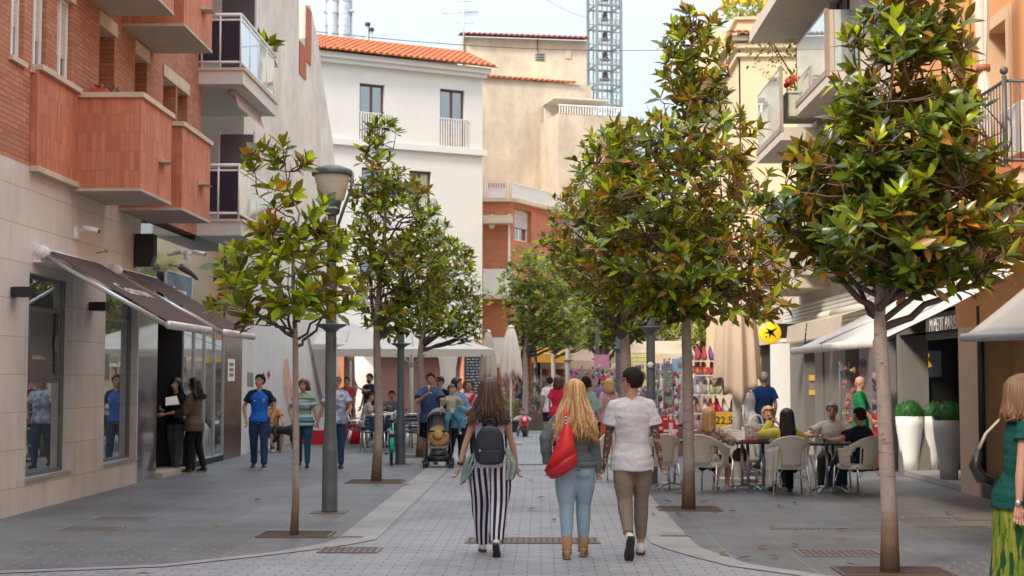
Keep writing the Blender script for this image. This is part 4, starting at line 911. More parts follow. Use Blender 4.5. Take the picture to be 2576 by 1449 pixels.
def leaves_mesh(name, pos, dirs, nrm, lens, wid, midx, mats, simple=False):
 """leaf blades: folded along the midrib, pointed, curling down a little"""
 n = len(pos); d = dirs / np.linalg.norm(dirs, axis=1, keepdims=True)
 s = np.cross(d, nrm); s /= np.linalg.norm(s, axis=1, keepdims=True) + 1e-9; u = np.cross(s, d)
 st = [(0, 0, 0), (.3, .8, .03), (.62, .95, .0), (1, 0, -.10)] if not simple else [(0, 0, 0), (.5, 1., .0), (1, 0, -.08)]
 V = []
 Ls = lens[:, None]; Ws = (lens * wid)[:, None]
 curl = np.random.RandomState(5).uniform(-.05, .22, (n, 1))
 for t, w, k in st:
  mid = pos + d * Ls * t - u * Ls * (curl * t * t)
  if w == 0: V.append(mid)
  else: V += [mid + s * Ws * w + u * Ws * .28, mid, mid - s * Ws * w + u * Ws * .28]
 V = np.stack(V, 1); k = V.shape[1]
 if simple: F = [(0, 1, 2), (0, 2, 3), (1, 4, 2), (2, 4, 3)]
 else: F = [(0, 1, 2), (0, 2, 3), (1, 4, 5, 2), (2, 5, 6, 3), (4, 7, 5), (5, 7, 6)]
 cnt = np.array([len(f) for f in F]); loops = np.concatenate([np.array(f) for f in F])
 LP = (loops[None, :] + (np.arange(n) * k)[:, None]).ravel()
 tot = np.tile(cnt, n); start = np.concatenate([[0], np.cumsum(tot)[:-1]])
 me = bpy.data.meshes.new(name); me.vertices.add(n * k); me.vertices.foreach_set('co', V.ravel().astype(np.float32))
 me.loops.add(len(LP)); me.loops.foreach_set('vertex_index', LP.astype(np.int32)); me.polygons.add(len(tot))
 me.polygons.foreach_set('loop_start', start.astype(np.int32)); me.polygons.foreach_set('loop_total', tot.astype(np.int32))
 for m in mats: me.materials.append(m)
 me.polygons.foreach_set('material_index', np.repeat(midx, len(F)).astype(np.int32)); me.polygons.foreach_set('use_smooth', np.ones(len(tot), bool))
 me.update(calc_edges=True); me.validate(); return me
def curve(p0, p1, lift, n=6, wob=.04, rr=None):
 rr = rr or rnd; out = []
 for i in range(n + 1):
  t = i / n; p = p0.lerp(p1, t); p.z += lift * (t * (1 - t)) * 2 - 0
  if 0 < i < n: p += Vector((rr.uniform(-wob, wob), rr.uniform(-wob, wob), rr.uniform(-wob, wob)))
  out.append(p)
 return out
def tree(label, px, py, outline, seed, r0, fork_py, top_py, nros, leaf=.19, mix=(.35, .3, .15, .15, .05), lean=0., nl=(6, 9), mats=LM, depth_k=.8, simple=False, grp='magnolia trees along the street', Yfix=None, bk=None, shell=.5, droop=.0, kink=.012, wid=.185):
 rr = random.Random(seed); nr = np.random.RandomState(seed)
 b = G(px, py) if Yfix is None else Vector((P(px, 950, Yfix).x, Yfix, 0))
 t = thing('magnolia_tree', label, 'tree', (b.x, b.y, 0), 0, grp); Y = b.y
 # trunk
 loc = lambda x, y: P(x, y, Y) - Vector((b.x, b.y, 0))
 ol = [(q[0], loc((q[1] + q[2]) / 2, q[0]), (P(q[2], q[0], Y).x - P(q[1], q[0], Y).x) / 2) for q in outline]
 ol = sorted([(p.z, p.x, r) for _, p, r in ol])
 zs = np.array([o[0] for o in ol]); xs = np.array([o[1] for o in ol]); rsd = np.array([o[2] for o in ol])
 fz = loc(px, fork_py).z; tz = loc(px, top_py).z
 pts = []; rad = []; n = 14
 for i in range(n + 1):
  z = tz * (i / n) ** .9; f = max(0, (z - fz) / (tz - fz + 1e-6)); xo = lean * z + (float(np.interp(z, zs, xs)) - lean * z) * f ** 1.3 * .8
  pts.append(Vector((xo + rr.uniform(-.008, .008), rr.uniform(-.01, .01), z))); rad.append(max(.008, r0 * (1.18 if i == 0 else 1) * ((1 - .22 * z / fz) if z < fz else .7 * (1 - f) ** .9)))
 mb = MB(); 
 for i in range(1, n): pts[i].x += kink * math.sin(3.2 * i / n * math.pi) * (1 - i / n); pts[i].y += kink * .5 * math.cos(5 * i / n)
 mb.tube(pts, rad, 14)
 # knots
 for k in range(9):
  z = rr.uniform(.2, fz); a = rr.uniform(0, 6.28); r = r0 * (1 - .2 * z / fz); mb.ball((float(np.interp(z, [p.z for p in pts], [p.x for p in pts])) + r * .9 * math.cos(a), r * .9 * math.sin(a), z), (r * .28, r * .28, r * .35), 8)
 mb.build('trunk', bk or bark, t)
 # limbs
 limbs = []; mb = MB(); nlb = int(10 + nros / 30)
 def trunk_at(z): return Vector((float(np.interp(z, [p.z for p in pts], [p.x for p in pts])), 0, z))
 for k in range(nlb):
  f = (k + rr.random()) / nlb; z0 = fz + (tz - fz) * .82 * f ** 1.25; z1 = z0 + (zs[-1] - z0) * rr.uniform(.06, .25) + .15; z1 = max(z1, zs[0] + .25)
  a = k * 2.4 + rr.uniform(-.5, .5); R = float(np.interp(z1, zs, rsd)) * rr.uniform(.65, .95); cx_ = float(np.interp(z1, zs, xs))
  p1 = Vector((cx_ + R * math.cos(a), R * depth_k * math.sin(a), z1)); p0 = trunk_at(z0)
  c = curve(p0, p1, -.12 * (p1 - p0).length + .1, 7, .035, rr); ra = r0 * (.42 - .22 * f)
  mb.tube(c, [ra * (1 - .78 * i / 7) for i in range(8)], 7); limbs.append(c)
 for k in range(5):                       # main forks leaving the top of the clear trunk
  a = k * 1.2566 + .35; zt_ = fz + (zs[-1] - fz) * (.16 + .05 * (k % 3)); R = float(np.interp(max(zt_, zs[0] + .2), zs, rsd)) * .62; p0 = trunk_at(fz - .02 + .05 * k)
  c = curve(p0, Vector((float(np.interp(zt_, zs, xs)) + R * math.cos(a), R * depth_k * math.sin(a), zt_)), -.06, 7, .03, rr); mb.tube(c, [r0 * (.50 - .036 * i) for i in range(8)], 8); limbs.append(c)
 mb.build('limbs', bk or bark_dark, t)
 lp = [p for c in limbs for p in c[2:]] + [p for p in pts if p.z > fz + .2]
 LPn = np.array([tuple(p) for p in lp])
 # rosettes: twig tips spread through the crown
 P_, D_, N_, L_, M_ = [], [], [], [], []; tw = MB(); w_z = rsd / rsd.sum()
 zr = np.linspace(zs[0], zs[-1], 200); rz = np.interp(zr, zs, rsd); cdf = np.cumsum(rz ** 1.6 + .01); cdf /= cdf[-1]
 for q in range(int(nros * 2.0)):
  z = float(np.interp(nr.rand(), cdf, zr)); R = float(np.interp(z, zs, rsd)); a = nr.rand() * 6.283; rf = nr.rand() ** shell
  # lumpy crown: gaps open between limb masses
  lump = .80 + .26 * noise.noise(Vector((math.cos(a) * 1.7 + seed, math.sin(a) * 1.7, z * 1.6)))*1.6
  if noise.noise(Vector((math.cos(a) * R * rf * 1.8 + seed * 3, math.sin(a) * R * rf * 1.8, z * 2.0))) < -.17: continue
  rad_ = R * rf * min(1.08, lump + .12)
  p = np.array([float(np.interp(z, zs, xs)) + rad_ * math.cos(a), rad_ * depth_k * math.sin(a), z])
  j = np.argmin(((LPn - p) ** 2).sum(1) + (LPn[:, 2] > p[2]) * .3); q0 = LPn[j]
  out = (p - q0); ol_ = np.linalg.norm(out) + 1e-6
  if ol_ > .04: tw.tube(curve(Vector(q0), Vector(p), -.1 * ol_, 3, .015, rr), [.009 + .003 * ol_, .007, .006, .004], 5)
  ax = out / ol_ * .5 + np.array([math.cos(a) * .35, math.sin(a) * .35, .75 - droop + nr.uniform(-.35, .25)]); ax /= np.linalg.norm(ax)
  e1 = np.cross(ax, [0, 0, 1.]) if abs(ax[2]) < .95 else np.array([1., 0, 0]); e1 /= np.linalg.norm(e1); e2 = np.cross(ax, e1)
  clump = noise.noise(Vector((p[0] * 2.3 + seed, p[1] * 2.3, p[2] * 2.3))); k = nr.randint(nl[0], nl[1] + 1); ph = nr.rand() * 6.28; young = nr.rand()
  for i in range(k):
   th = ph + i * 2.4; open_ = math.radians(22 + 62 * i / k + nr.uniform(-10, 14)); back = .07 * leaf * i * .6
   rad3 = e1 * math.cos(th) + e2 * math.sin(th); dd = ax * math.cos(open_) + rad3 * math.sin(open_); dd[2] -= .12 * nr.rand() + droop * .5
   nn = ax * math.sin(open_) - rad3 * math.cos(open_)
   P_.append(p - ax * back); D_.append(dd); N_.append(nn + nr.normal(0, .25, 3)); L_.append(leaf * nr.uniform(.65, 1.12) * (.85 if i < 2 else 1))
   r = nr.rand()
   m = int(np.searchsorted(np.cumsum(mix), r)); m = min(m, 4)
   if m > 2 and clump < .12 and nr.rand() < .75: m = nr.randint(0, 2)
   if m == 4 and i < k - 3: m = 1
   if mats is LM and clump > .2 and i > k - 3 and nr.rand() < .4: m = 3
   if i < 3 and m == 0 and nr.rand() < .7: m = 1 if young < .6 else 2
   M_.append(m)
 tw.build('twigs', twig_m, t)
 me = leaves_mesh('crown', np.array(P_), np.array(D_), np.array(N_), np.array(L_), wid, np.array(M_), mats, simple)
 link_mesh('crown', me, t)
 return t
def pit(px, py, w, d, label):
 p = G(px, py); t = thing('tree_pit', label, 'tree pit', (p.x, p.y, .009), 0, 'tree pits in the pavement'); mb = MB()
 mb.box((-w / 2, -d / 2, -.02), (w / 2, d / 2, .003)); mb.build('soil', mat('shaded_pit_soil', (.085, .055, .038), .95, var=.4, scale=30, bump=.8), t); mb = MB(); e = .03  # soil colour darkened to paint the shade of a sunken pit
 for a, b in (((-w / 2 - e, -d / 2 - e), (w / 2 + e, -d / 2)), ((-w / 2 - e, d / 2), (w / 2 + e, d / 2 + e)), ((-w / 2 - e, -d / 2), (-w / 2, d / 2)), ((w / 2, -d / 2), (w / 2 + e, d / 2))): mb.box((*a, -.02), (*b, .012))
 mb.build('rim', mat('rusty_rim', (.16, .12, .1), .7), t)
pit(2245, 1441, .9, .5, 'square soil tree pit at the nearest right trunk'); pit(1733, 1282, .75, .55, 'soil tree pit at the middle right trunk'); pit(745, 1347, .72, .5, 'soil tree pit at the thin left trunk'); pit(945, 1213, .85, .7, 'soil tree pit at the second left trunk'); pit(1057, 1150, .8, .7, 'soil tree pit by the café tables')
tree('largest dark leaved magnolia with thick grey trunk in the right foreground', 2239, 1441, [(-60, 2240, 2330), (0, 2170, 2400), (60, 2140, 2420), (140, 2085, 2440), (220, 2080, 2500), (300, 2000, 2535), (380, 1965, 2550), (450, 1905, 2560), (520, 1880, 2590), (590, 1895, 2640), (650, 1960, 2620), (700, 2080, 2580), (740, 2180, 2420)], 11, .075, 822, 20, 560, leaf=.215, mix=(.56, .19, .04, .14, .07), lean=-.02, nl=(6, 9), depth_k=.75, bk=None, shell=.55, droop=.12)
tree('tall magnolia with orange tinged leaves and pale trunk right of the walking man', 1731, 1283, [(-20, 1765, 1785), (50, 1690, 1790), (110, 1640, 1850), (200, 1645, 1850), (270, 1640, 1845), (320, 1540, 1900), (380, 1440, 1925), (450, 1410, 1935), (520, 1380, 1950), (590, 1370, 1980), (650, 1400, 2020), (710, 1440, 2035), (760, 1500, 2040), (800, 1590, 2000)], 23, .078, 795, 20, 640, leaf=.215, mix=(.27, .25, .14, .21, .13), nl=(5, 8), depth_k=.8, shell=.5, lean=.0)
tree('small sparse magnolia with thin pale trunk on the left', 742, 1347, [(318, 690, 770), (360, 650, 780), (430, 600, 790), (480, 590, 830), (530, 690, 840), (580, 640, 860), (620, 540, 880), (670, 500, 905), (720, 495, 915), (770, 505, 900), (815, 570, 860)], 31, .040, 868, 345, 88, leaf=.225, mix=(.10, .30, .42, .13, .05), nl=(6, 9), depth_k=.9, shell=.42, lean=-.004, wid=.21)
tree('second left magnolia with crooked trunk behind the near lamp post', 946, 1212, [(258, 960, 990), (330, 905, 1000), (400, 880, 1010), (460, 880, 1070), (530, 875, 1130), (600, 865, 1150), (680, 860, 1165), (750, 890, 1160), (800, 900, 1150), (840, 920, 1100)], 37, .076, 845, 290, 240, kink=.035, leaf=.215, mix=(.22, .38, .24, .13, .03), nl=(5, 8), depth_k=.9, shell=.5)
tree('third left magnolia rising through the café parasol area', 1057, 1150, [(560, 1060, 1130), (620, 1020, 1190), (680, 1010, 1210), (740, 1010, 1225), (790, 1030, 1235), (840, 1060, 1225), (870, 1150, 1220)], 41, .08, 880, 590, 220, leaf=.21, mix=(.22, .38, .28, .10, .02), nl=(5, 7), simple=True)
tree('dark magnolia half hidden behind the tall middle one', 1575, 1185, [(300, 1500, 1600), (400, 1450, 1650), (520, 1380, 1700), (620, 1360, 1710), (700, 1400, 1700), (770, 1440, 1690), (830, 1490, 1700), (850, 1560, 1640)], 43, .13, 870, 330, 470, leaf=.21, mix=(.50, .28, .10, .09, .03), nl=(5, 8), simple=True, shell=.6)
fg = 'trees at the far end of the street'
tree('pale young tree by the folded parasol with slim trunk', 1321, 0, [(625, 1295, 1350), (690, 1250, 1420), (750, 1245, 1450), (810, 1270, 1470), (875, 1290, 1460)], 51, .10, 900, 640, 330, leaf=.24, mats=LMF, mix=(.42, .28, .24, .04, .02), nl=(5, 7), simple=True, grp=fg, Yfix=44, wid=.25)
tree('far green tree with trunk before the yellow awnings', 1392, 0, [(640, 1340, 1460), (720, 1320, 1530), (800, 1310, 1540), (870, 1330, 1530)], 53, .10, 900, 650, 330, leaf=.24, mats=LMF, mix=(.45, .35, .14, .04, .02), nl=(5, 7), simple=True, grp=fg, Yfix=50, wid=.25)
tree('far tree with thick pale trunk above the pink market stall', 1520, 0, [(700, 1450, 1600), (780, 1430, 1620), (850, 1440, 1600), (880, 1460, 1560)], 57, .16, 915, 700, 200, leaf=.26, mats=LMF, mix=(.35, .35, .25, .04, .01), nl=(5, 7), simple=True, grp=fg, Yfix=47, wid=.25)
tree('hazy light green tree behind the stalls left of the middle right trunk', 1665, 0, [(700, 1600, 1720), (770, 1580, 1760), (840, 1590, 1740), (880, 1620, 1700)], 59, .1, 900, 720, 150, leaf=.28, mats=LMF, mix=(.35, .5, .1, .04, .01), nl=(5, 7), simple=True, grp=fg, Yfix=56, wid=.25)
tree('hazy light green tree behind the stalls right of the middle right trunk', 1765, 0, [(720, 1740, 1800), (780, 1720, 1840), (840, 1700, 1830), (880, 1730, 1800)], 61, .1, 910, 740, 130, leaf=.28, mats=LMF, mix=(.35, .5, .1, .04, .01), nl=(5, 7), simple=True, grp=fg, Yfix=52, wid=.25)
# vines and potted plants
def shrub(label, name, pos, R, n, leaf, mats, cat, seed, mix=(.4, .3, .2, .08, .02), pot=None, flowers=None, grp=None):
 nr = np.random.RandomState(seed); t = thing(name, label, cat, pos, 0, grp)
 d = nr.normal(size=(n, 3)); d /= np.linalg.norm(d, axis=1, keepdims=True); p = d * np.array(R) * (nr.rand(n, 1) ** .4); dd = d + nr.normal(0, .5, (n, 3)); dd[:, 2] += .3
 me = leaves_mesh('foliage', p, dd, nr.normal(size=(n, 3)), leaf * nr.uniform(.6, 1.2, n), .25, np.minimum(np.searchsorted(np.cumsum(mix), nr.rand(n)), 4), mats, True); link_mesh('foliage', me, t)
 if pot: pot(t)
 if flowers:
  mb = MB()
  for i in range(flowers[1]): v = nr.normal(size=3); v /= np.linalg.norm(v); v[2] = abs(v[2]); mb.ball(v * np.array(R), flowers[2], 6)
  mb.build('flowers', flowers[0], t)
 return t
p = P(1870, 12, 44); shrub('yellow flowering bush on the roof of the cream corner building', 'roof_bush', (p.x + .1, 44, p.z - .1), (.75, .6, .5), 420, .2, LMF, 'bush', 71, (.2, .55, .05, .02, .18), flowers=(mat('yellow_bloom', (.75, .50, .03)), 60, .08))
def planter(t): mb = MB(); mb.box((-.35, -.5, -.75), (.35, .5, -.25)); mb.box((-.38, -.53, -.25), (.38, .53, -.2)); mb.build('planter_box', mat('pale_green_planter', (.55, .55, .42)), t)
p = P(2015, 215, 31.2); shrub('red geraniums in a pale planter box on the right glass balcony', 'geranium_planter', (p.x, 31.3, p.z), (.3, .45, .3), 160, .12, LMF, 'planter', 73, pot=planter, flowers=(mat('geranium_red', (.65, .03, .03)), 10, .07))
def stick(t): mb = MB(); mb.tube([(.6, 0, -1.6), (.3, 0, -.6), (-.2, 0, .3), (-.6, 0, -.2)], .02, 5); mb.build('stem', twig_m, t)
p = P(1945, 130, 34.2); shrub('straggly climbing plant spilling over the right glass balcony end', 'climbing_plant', (p.x + .15, 34.2, p.z), (.85, .5, .75), 260, .14, LMF, 'plant', 75, pot=stick)
p = onX(672, 100, XLW + .55); shrub('spiky palm like pot plant on the upper left balcony', 'balcony_plant', (p.x, 30.0, 8.6), (.15, .2, .25), 40, .4, [LM[0], LM[1], LM[2], LM[3], LM[4]], 'plant', 77, (.3, .5, .2, 0, 0))
def trough(t): mb = MB(); mb.box((-.12, -.5, -.12), (.12, .5, .0)); mb.build('trough', mat('terracotta_trough', (.42, .08, .04)), t)
shrub('dried reddish flower trough on the brick balcony ledge', 'flower_trough', (XLW + .3, 20.0, 5.72), (.14, .5, .12), 130, .08, [mat('dry_stem', (.16, .09, .09)), mat('dry_bloom', (.25, .08, .09)), LM[3], LM[3], LM[0]], 'planter', 79, (.5, .3, .1, .05, .05), pot=trough)
# fallen leaves
fl_pts = [(314, 1263), (1327, 1280), (1392, 1308), (1330, 1207), (1350, 1250), (1700, 1240), (1693, 1260), (1733, 1232), (1760, 1262), (1835, 1283), (1790, 1290), (1995, 1263), (2025, 1232), (1960, 1272), (1925, 1320), (1810, 1392), (1850, 1402), (1905, 1376), (2010, 1370), (2100, 1330), (2158, 1420), (2140, 1350), (2230, 1240), (1700, 1290), (1900, 1238), (2080, 1250), (640, 1255), (1180, 1225), (560, 1320), (1010, 1220), (385, 1440), (1640, 1290), (1960, 1400), (2380, 1290)]
for i, (x, y) in enumerate(fl_pts):
 p = G(x, y, .03); nr = np.random.RandomState(200 + i); n = 1; a = nr.rand() * 6.28
 me = leaves_mesh('fallen_leaf', np.zeros((n, 3)), np.array([[math.cos(a), math.sin(a), .12]]), np.array([[.1, .1, 1.]]), np.array([.13 + .05 * nr.rand()]), .2, np.array([0]), [mat('dead_leaf', (.22, .085, .035), .8, var=.3) if i % 7 else LM[4]])
 o = link_mesh('fallen_leaf', me, None, p); o.location.z = .018; tag(o, 'dry brown curled leaf lying on the ' + ('left pavement' if x < 800 else 'pale middle paving' if x < 1640 and not (1600 < x and y < 1260) else 'right terrace paving' if y < 1300 else 'right pavement near the camera') if i % 7 else 'bright orange leaf lying on the ' + ('left pavement' if x < 800 else 'pale middle paving' if x < 1640 else 'right terrace paving' if y < 1300 else 'right pavement near the camera'), 'leaf', ('brown' if i % 7 else 'orange') + ' fallen leaves ' + ('left' if x < 800 else 'middle' if x < 1640 else 'right back' if y < 1300 else 'right front'))
# ================================================================ people
def cloth(name, c, rough=.85, var=.08, bump=.8, scale=8.):
 if name in _mc: return _mc[name]
 m, nt, b = new_mat(name); tc = N(nt, 'ShaderNodeTexCoord')
 n1 = N(nt, 'ShaderNodeTexNoise', i_Scale=scale, i_Detail=5., i_Distortion=1.2); L(nt, tc.outputs['Object'], n1.inputs['Vector'])
 n2 = N(nt, 'ShaderNodeTexNoise', i_Scale=160., i_Detail=2.); L(nt, tc.outputs['Object'], n2.inputs['Vector'])
 a = mixc(nt, n1.outputs[0], sc(c, 1 - var * 2), sc(c, 1 + var * 2)); a = mixc(nt, n2.outputs[0], a, sc(c, .9))
 L(nt, a, b.inputs['Base Color']); b.inputs['Roughness'].default_value = rough; b.inputs['Specular IOR Level'].default_value = .2
 bp = N(nt, 'ShaderNodeBump', i_Strength=bump, i_Distance=.035); L(nt, n1.outputs[0], bp.inputs['Height']); L(nt, bp.outputs[0], b.inputs['Normal'])
 _mc[name] = m; return m
def skin_mat(name, c):
 if name in _mc: return _mc[name]
 m = mat(name, c, .5, var=.08, scale=12, spec=.35); b = m.node_tree.nodes['Principled BSDF']
 b.inputs['Subsurface Weight'].default_value = .12; b.inputs['Subsurface Radius'].default_value = (.02, .008, .004); return m
skin_a = skin_mat('fair_skin', (.52, .29, .20)); skin_b = skin_mat('tanned_skin', (.49, .27, .175)); skin_c = skin_mat('light_skin', (.58, .35, .26))
tattoo = pattern('tattooed_skin', (.48, .27, .18), [(.10, .075, .06), (.13, .09, .07)], 26., .5, thr=.50)
hair_mats = {'brown': [mat('brown_hair', (.055, .026, .016), .45, var=.4, scale=30), mat('brown_hair_light', (.12, .055, .03), .45, var=.3, scale=30), mat('brown_hair_dark', (.028, .015, .011), .45)],
             'blonde': [mat('blonde_hair', (.52, .30, .115), .45, var=.25, scale=30), mat('blonde_hair_light', (.66, .43, .20), .4, var=.2, scale=30), mat('blonde_hair_dark', (.33, .17, .06), .45)],
             'black': [mat('black_hair', (.014, .011, .010), .4, var=.4, scale=30), mat('black_hair_light', (.03, .022, .018), .4), mat('black_hair_dark', (.008, .007, .007), .4)],
             'auburn': [mat('auburn_hair', (.15, .055, .025), .45, var=.4, scale=30), mat('auburn_hair_light', (.22, .09, .04), .45), mat('auburn_hair_dark', (.08, .03, .015), .45)],
             'sandy': [mat('sandy_hair', (.14, .075, .038), .45, var=.3, scale=30), mat('sandy_hair_light', (.21, .12, .06), .45), mat('sandy_hair_dark', (.18, .09, .045), .45)],
             'grey': [mat('grey_hair', (.24, .235, .23), .6, var=.3, scale=40), mat('grey_hair_light', (.3, .29, .28), .6), mat('grey_hair_dark', (.08, .08, .08), .6)],
             'dark': [mat('dark_cropped_hair', (.022, .016, .013), .8, var=.5, scale=60, spec=.15), mat('dark_cropped_hair', (.03, .02, .02)), mat('dark_cropped_hair', (.03, .02, .02))]}
def solid(mb, vox, smooth=4, disp=0., dscale=6., seed=0., flat=False):
 """join overlapping closed tubes into one continuous skin"""
 me = mb.mesh('tmp', [black]); o = bpy.data.objects.new('tmp', me); col.objects.link(o)
 r = o.modifiers.new('r', 'REMESH'); r.mode = 'VOXEL'; r.voxel_size = vox; r.use_smooth_shade = True
 if smooth: s = o.modifiers.new('s', 'SMOOTH'); s.factor = .5; s.iterations = smooth
 dg = bpy.context.evaluated_depsgraph_get(); m2 = bpy.data.meshes.new_from_object(o.evaluated_get(dg)); bpy.data.objects.remove(o); bpy.data.meshes.remove(me)
 if disp:
  n = len(m2.vertices); co = np.empty(n * 3, np.float32); m2.vertices.foreach_get('co', co); co = co.reshape(-1, 3); no = np.empty(n * 3, np.float32); m2.vertices.foreach_get('normal', no); no = no.reshape(-1, 3)
  d = np.array([noise.noise(Vector((c[0] * dscale + seed, c[1] * dscale, c[2] * dscale * .8 + seed))) + .5 * noise.noise(Vector((c[0] * dscale * 1.2, c[1] * dscale + seed, c[2] * dscale * 3.2))) for c in co], np.float32)
  m2.vertices.foreach_set('co', (co + no * (d * disp)[:, None]).ravel()); m2.update()
 m2.materials.clear(); return m2
def join_mesh(me, mb):
 """append the MB geometry to mesh me (same object)"""
 n0 = len(me.vertices); nv = len(mb.v); bm_ = bpy.data.meshes.new('j')
 co = np.empty(n0 * 3, np.float32); me.vertices.foreach_get('co', co); v = [tuple(c) for c in co.reshape(-1, 3)] + mb.v
 f = [tuple(p.vertices) for p in me.polygons] + [tuple(i + n0 for i in q) for q in mb.f]; mi = [p.material_index for p in me.polygons] + mb.m
 bm_.from_pydata(v, [], f); bm_.polygons.foreach_set('material_index', mi); bm_.polygons.foreach_set('use_smooth', [True] * len(f)); bm_.update(); return bm_
def ik(S, T, a, b, pole):
 d = T - S; D = min(d.length, (a + b) * .999); u = d.normalized(); x = (a * a - b * b + D * D) / (2 * D); h = math.sqrt(max(0, a * a - x * x))
 p = Vector(pole); p = p - u * p.dot(u); p.normalize(); return S + u * x + p * h, S + u * D
def hand(mb, W, d, side, curl=.5, sgn=1, k=1., m=0):
 """palm, four unequal bent fingers and a thumb that leaves the side of the palm; side = towards the thumb"""
 d = Vector(d).normalized(); s = Vector(side); s = (s - d * s.dot(d)).normalized(); n = d.cross(s) * sgn
 mb.tube([W - d * .02, W + d * .02, W + d * .06, W + d * .092], [(.024 * k, .019 * k), (.034 * k, .018 * k), (.041 * k, .016 * k), (.036 * k, .012 * k)], 10, m, side=s)
 for i, (off, ln) in enumerate(((.029, .072), (.010, .080), (-.010, .074), (-.028, .058))):
  p = W + (d * .088 + s * off) * k; cc = curl * (1 + .12 * i); pts = [p]; ang = cc * .5
  for seg in (.42, .33, .25):
   v = d * math.cos(ang) + n * math.sin(ang); pts.append(pts[-1] + v * ln * seg * k + s * off * .06); ang += cc * .9
  mb.tube(pts, [.0098 * k, .0092 * k, .0083 * k, .006 * k], 7, m)
 p = W + (d * .028 + s * .028) * k; t1 = p + (d * .030 + s * .026 + n * .010) * k; t2 = t1 + (d * .032 + s * .006 + n * .012 * (1 + curl)) * k; mb.tube([p - s * .01, p, t1, t2], [.014 * k, .0135 * k, .011 * k, .007 * k], 7, m)
def cutarc(rings): return rings
def person(label, at, rz=0., H=1.72, sex='m', legs=((12, 6, 2), (-12, 10, 2)), hands=(None, None), lean=0., turn=0., head=(0, 0), skin=None, top=None, bottom=None, shoe=None, hair=('short', 'dark'), face=True, seat=None, vox=.016, fat=1., hs=1., group=None, feet=(0, 0), strands=0, seed=1, shw=None, curl=(.55, .55), arm_skin=None, extra=None, glasses=False, footz=None, beard=None):
 rr = random.Random(seed); skin = skin or skin_a; s = H / 1.75
 t = thing('person', label, 'person', at, rz, group); t.scale = (s, s, s)
 f = sex == 'f'; sw = shw or (.140 if f else .163)
 LT, LS = .43, .41
 # legs
 hipz = None; J = []
 def legdir(a, o, sg): a = math.radians(a); o = math.radians(o) * sg; return Vector((math.sin(o), math.sin(a) * math.cos(o), -math.cos(a) * math.cos(o)))
 L_ = []
 for i, sg in ((0, -1), (1, 1)):
  th, kn, ou = legs[i]; hip = Vector((sg * .092, 0, 0)); knee = hip + legdir(th, ou, sg) * LT; ank = knee + legdir(th - kn, ou * .3, sg) * LS; L_.append([hip, knee, ank])
 lo = min(l[2].z - (.0 if True else 0) for l in L_)
 hz = (seat + .10) if seat is not None else (-lo + .085)
 up = Vector((0, 0, hz)); L_ = [[p + up for p in l] for l in L_]
 la = math.radians(lean); U = Vector((0, math.sin(la), math.cos(la))); S = Vector((math.cos(math.radians(turn)), math.sin(math.radians(turn)), 0)); Fw = Vector((-S.y, S.x, 0)); Fw = (Fw - U * Fw.dot(U)).normalized()
 C = Vector((0, 0, hz)); Sh = C + U * .468; NB = C + U * .53; HC = C + U * .575 + Vector((0, .012, .125 * hs))
 arms = []
 for i, sg in ((0, -1), (1, 1)):
  so_ = Sh + S * (sg * sw); h = hands[i]
  if h is None: T = so_ + Vector((sg * .07, .06, -.50)); pole = (sg * .3, -1, 0)
  else: T = Vector(h[0]); pole = h[1] if len(h) > 1 else (sg * .5, -1, -.2)
  el, wr = ik(so_, T, .285, .25, pole); arms.append([so_, el, wr])
 # ---- body
 tor = [(-.09, .150, .105), (0, .155, .108), (.13, .118, .088), (.25, .13, .095), (.37, .145, .105), (.46, .13, .085), (.52, .075, .06)] if f else [(-.09, .148, .105), (0, .15, .108), (.13, .135, .095), (.25, .145, .102), (.38, .168, .112), (.46, .16, .09), (.52, .085, .065)]
 def torso(mb, add=0., lo_=-1, hi_=9, flare=0., k=fat):
  pts, rs = [], []
  for h, a, b in tor:
   if lo_ <= h <= hi_: q = k if h < .3 else 1 + (k - 1) * .4; pts.append(C + U * h + Fw * (.02 * (k - 1) * 5 if h < .3 else 0)); rs.append((a * q + add, b * q + add))
  if add:                       # cloth hangs clear of hips and seat
   hip = [(.07, .168 if f else .160, .122), (.0, .208 if f else .185, .154 if f else .142), (-.06, .212 if f else .194, .154 if f else .146), (-.14, .21 if f else .196, .148)]
   keep = [i for i, h in enumerate([q for q in tor if lo_ <= q[0] <= hi_]) if h[0] > .10]; pts = [pts[i] for i in keep]; rs = [rs[i] for i in keep]
   for h, a, b in hip:
    if h > lo_ + .015: pts.insert(0, C + U * h); rs.insert(0, (a * k ** .5 + add * .5, b * k ** .8 + add * .5))
   pts.insert(0, C + U * lo_); rs.insert(0, (rs[0][0] + flare + .002, rs[0][1] + flare + .002))
  elif lo_ < tor[0][0] and lo_ > -1: pts.insert(0, C + Vector((0, 0, lo_))); rs.insert(0, (tor[0][1] * k + add + flare, tor[0][2] * k + add + flare))
  mb.tube(pts, rs, 20, side=S); return pts
 mb = MB(); torso(mb)
 mb.tube([arms[0][0] + S * .02 + U * .004, Sh - S * .07 + U * .030, Sh + U * .052, Sh + S * .07 + U * .030, arms[1][0] - S * .02 + U * .004], [.044, .046, .05, .046, .044], 10)
 mb.tube([NB - U * .04, NB + U * .05, HC - Vector((0, .01, .05))], [.062 if not f else .052, .052 if not f else .045, .052 if not f else .046], 12)
 for so_, el, wr in arms:
  k = .88 if f else 1.; mb.tube([so_, so_.lerp(el, .35), el.lerp(so_, .12), el.lerp(wr, .2), wr.lerp(el, .35), wr], [.046 * k, .046 * k, .037 * k, .039 * k, .031 * k, .024 * k], 10); mb.ball(so_, .047 * k, 10); mb.ball(el, .037 * k, 8)
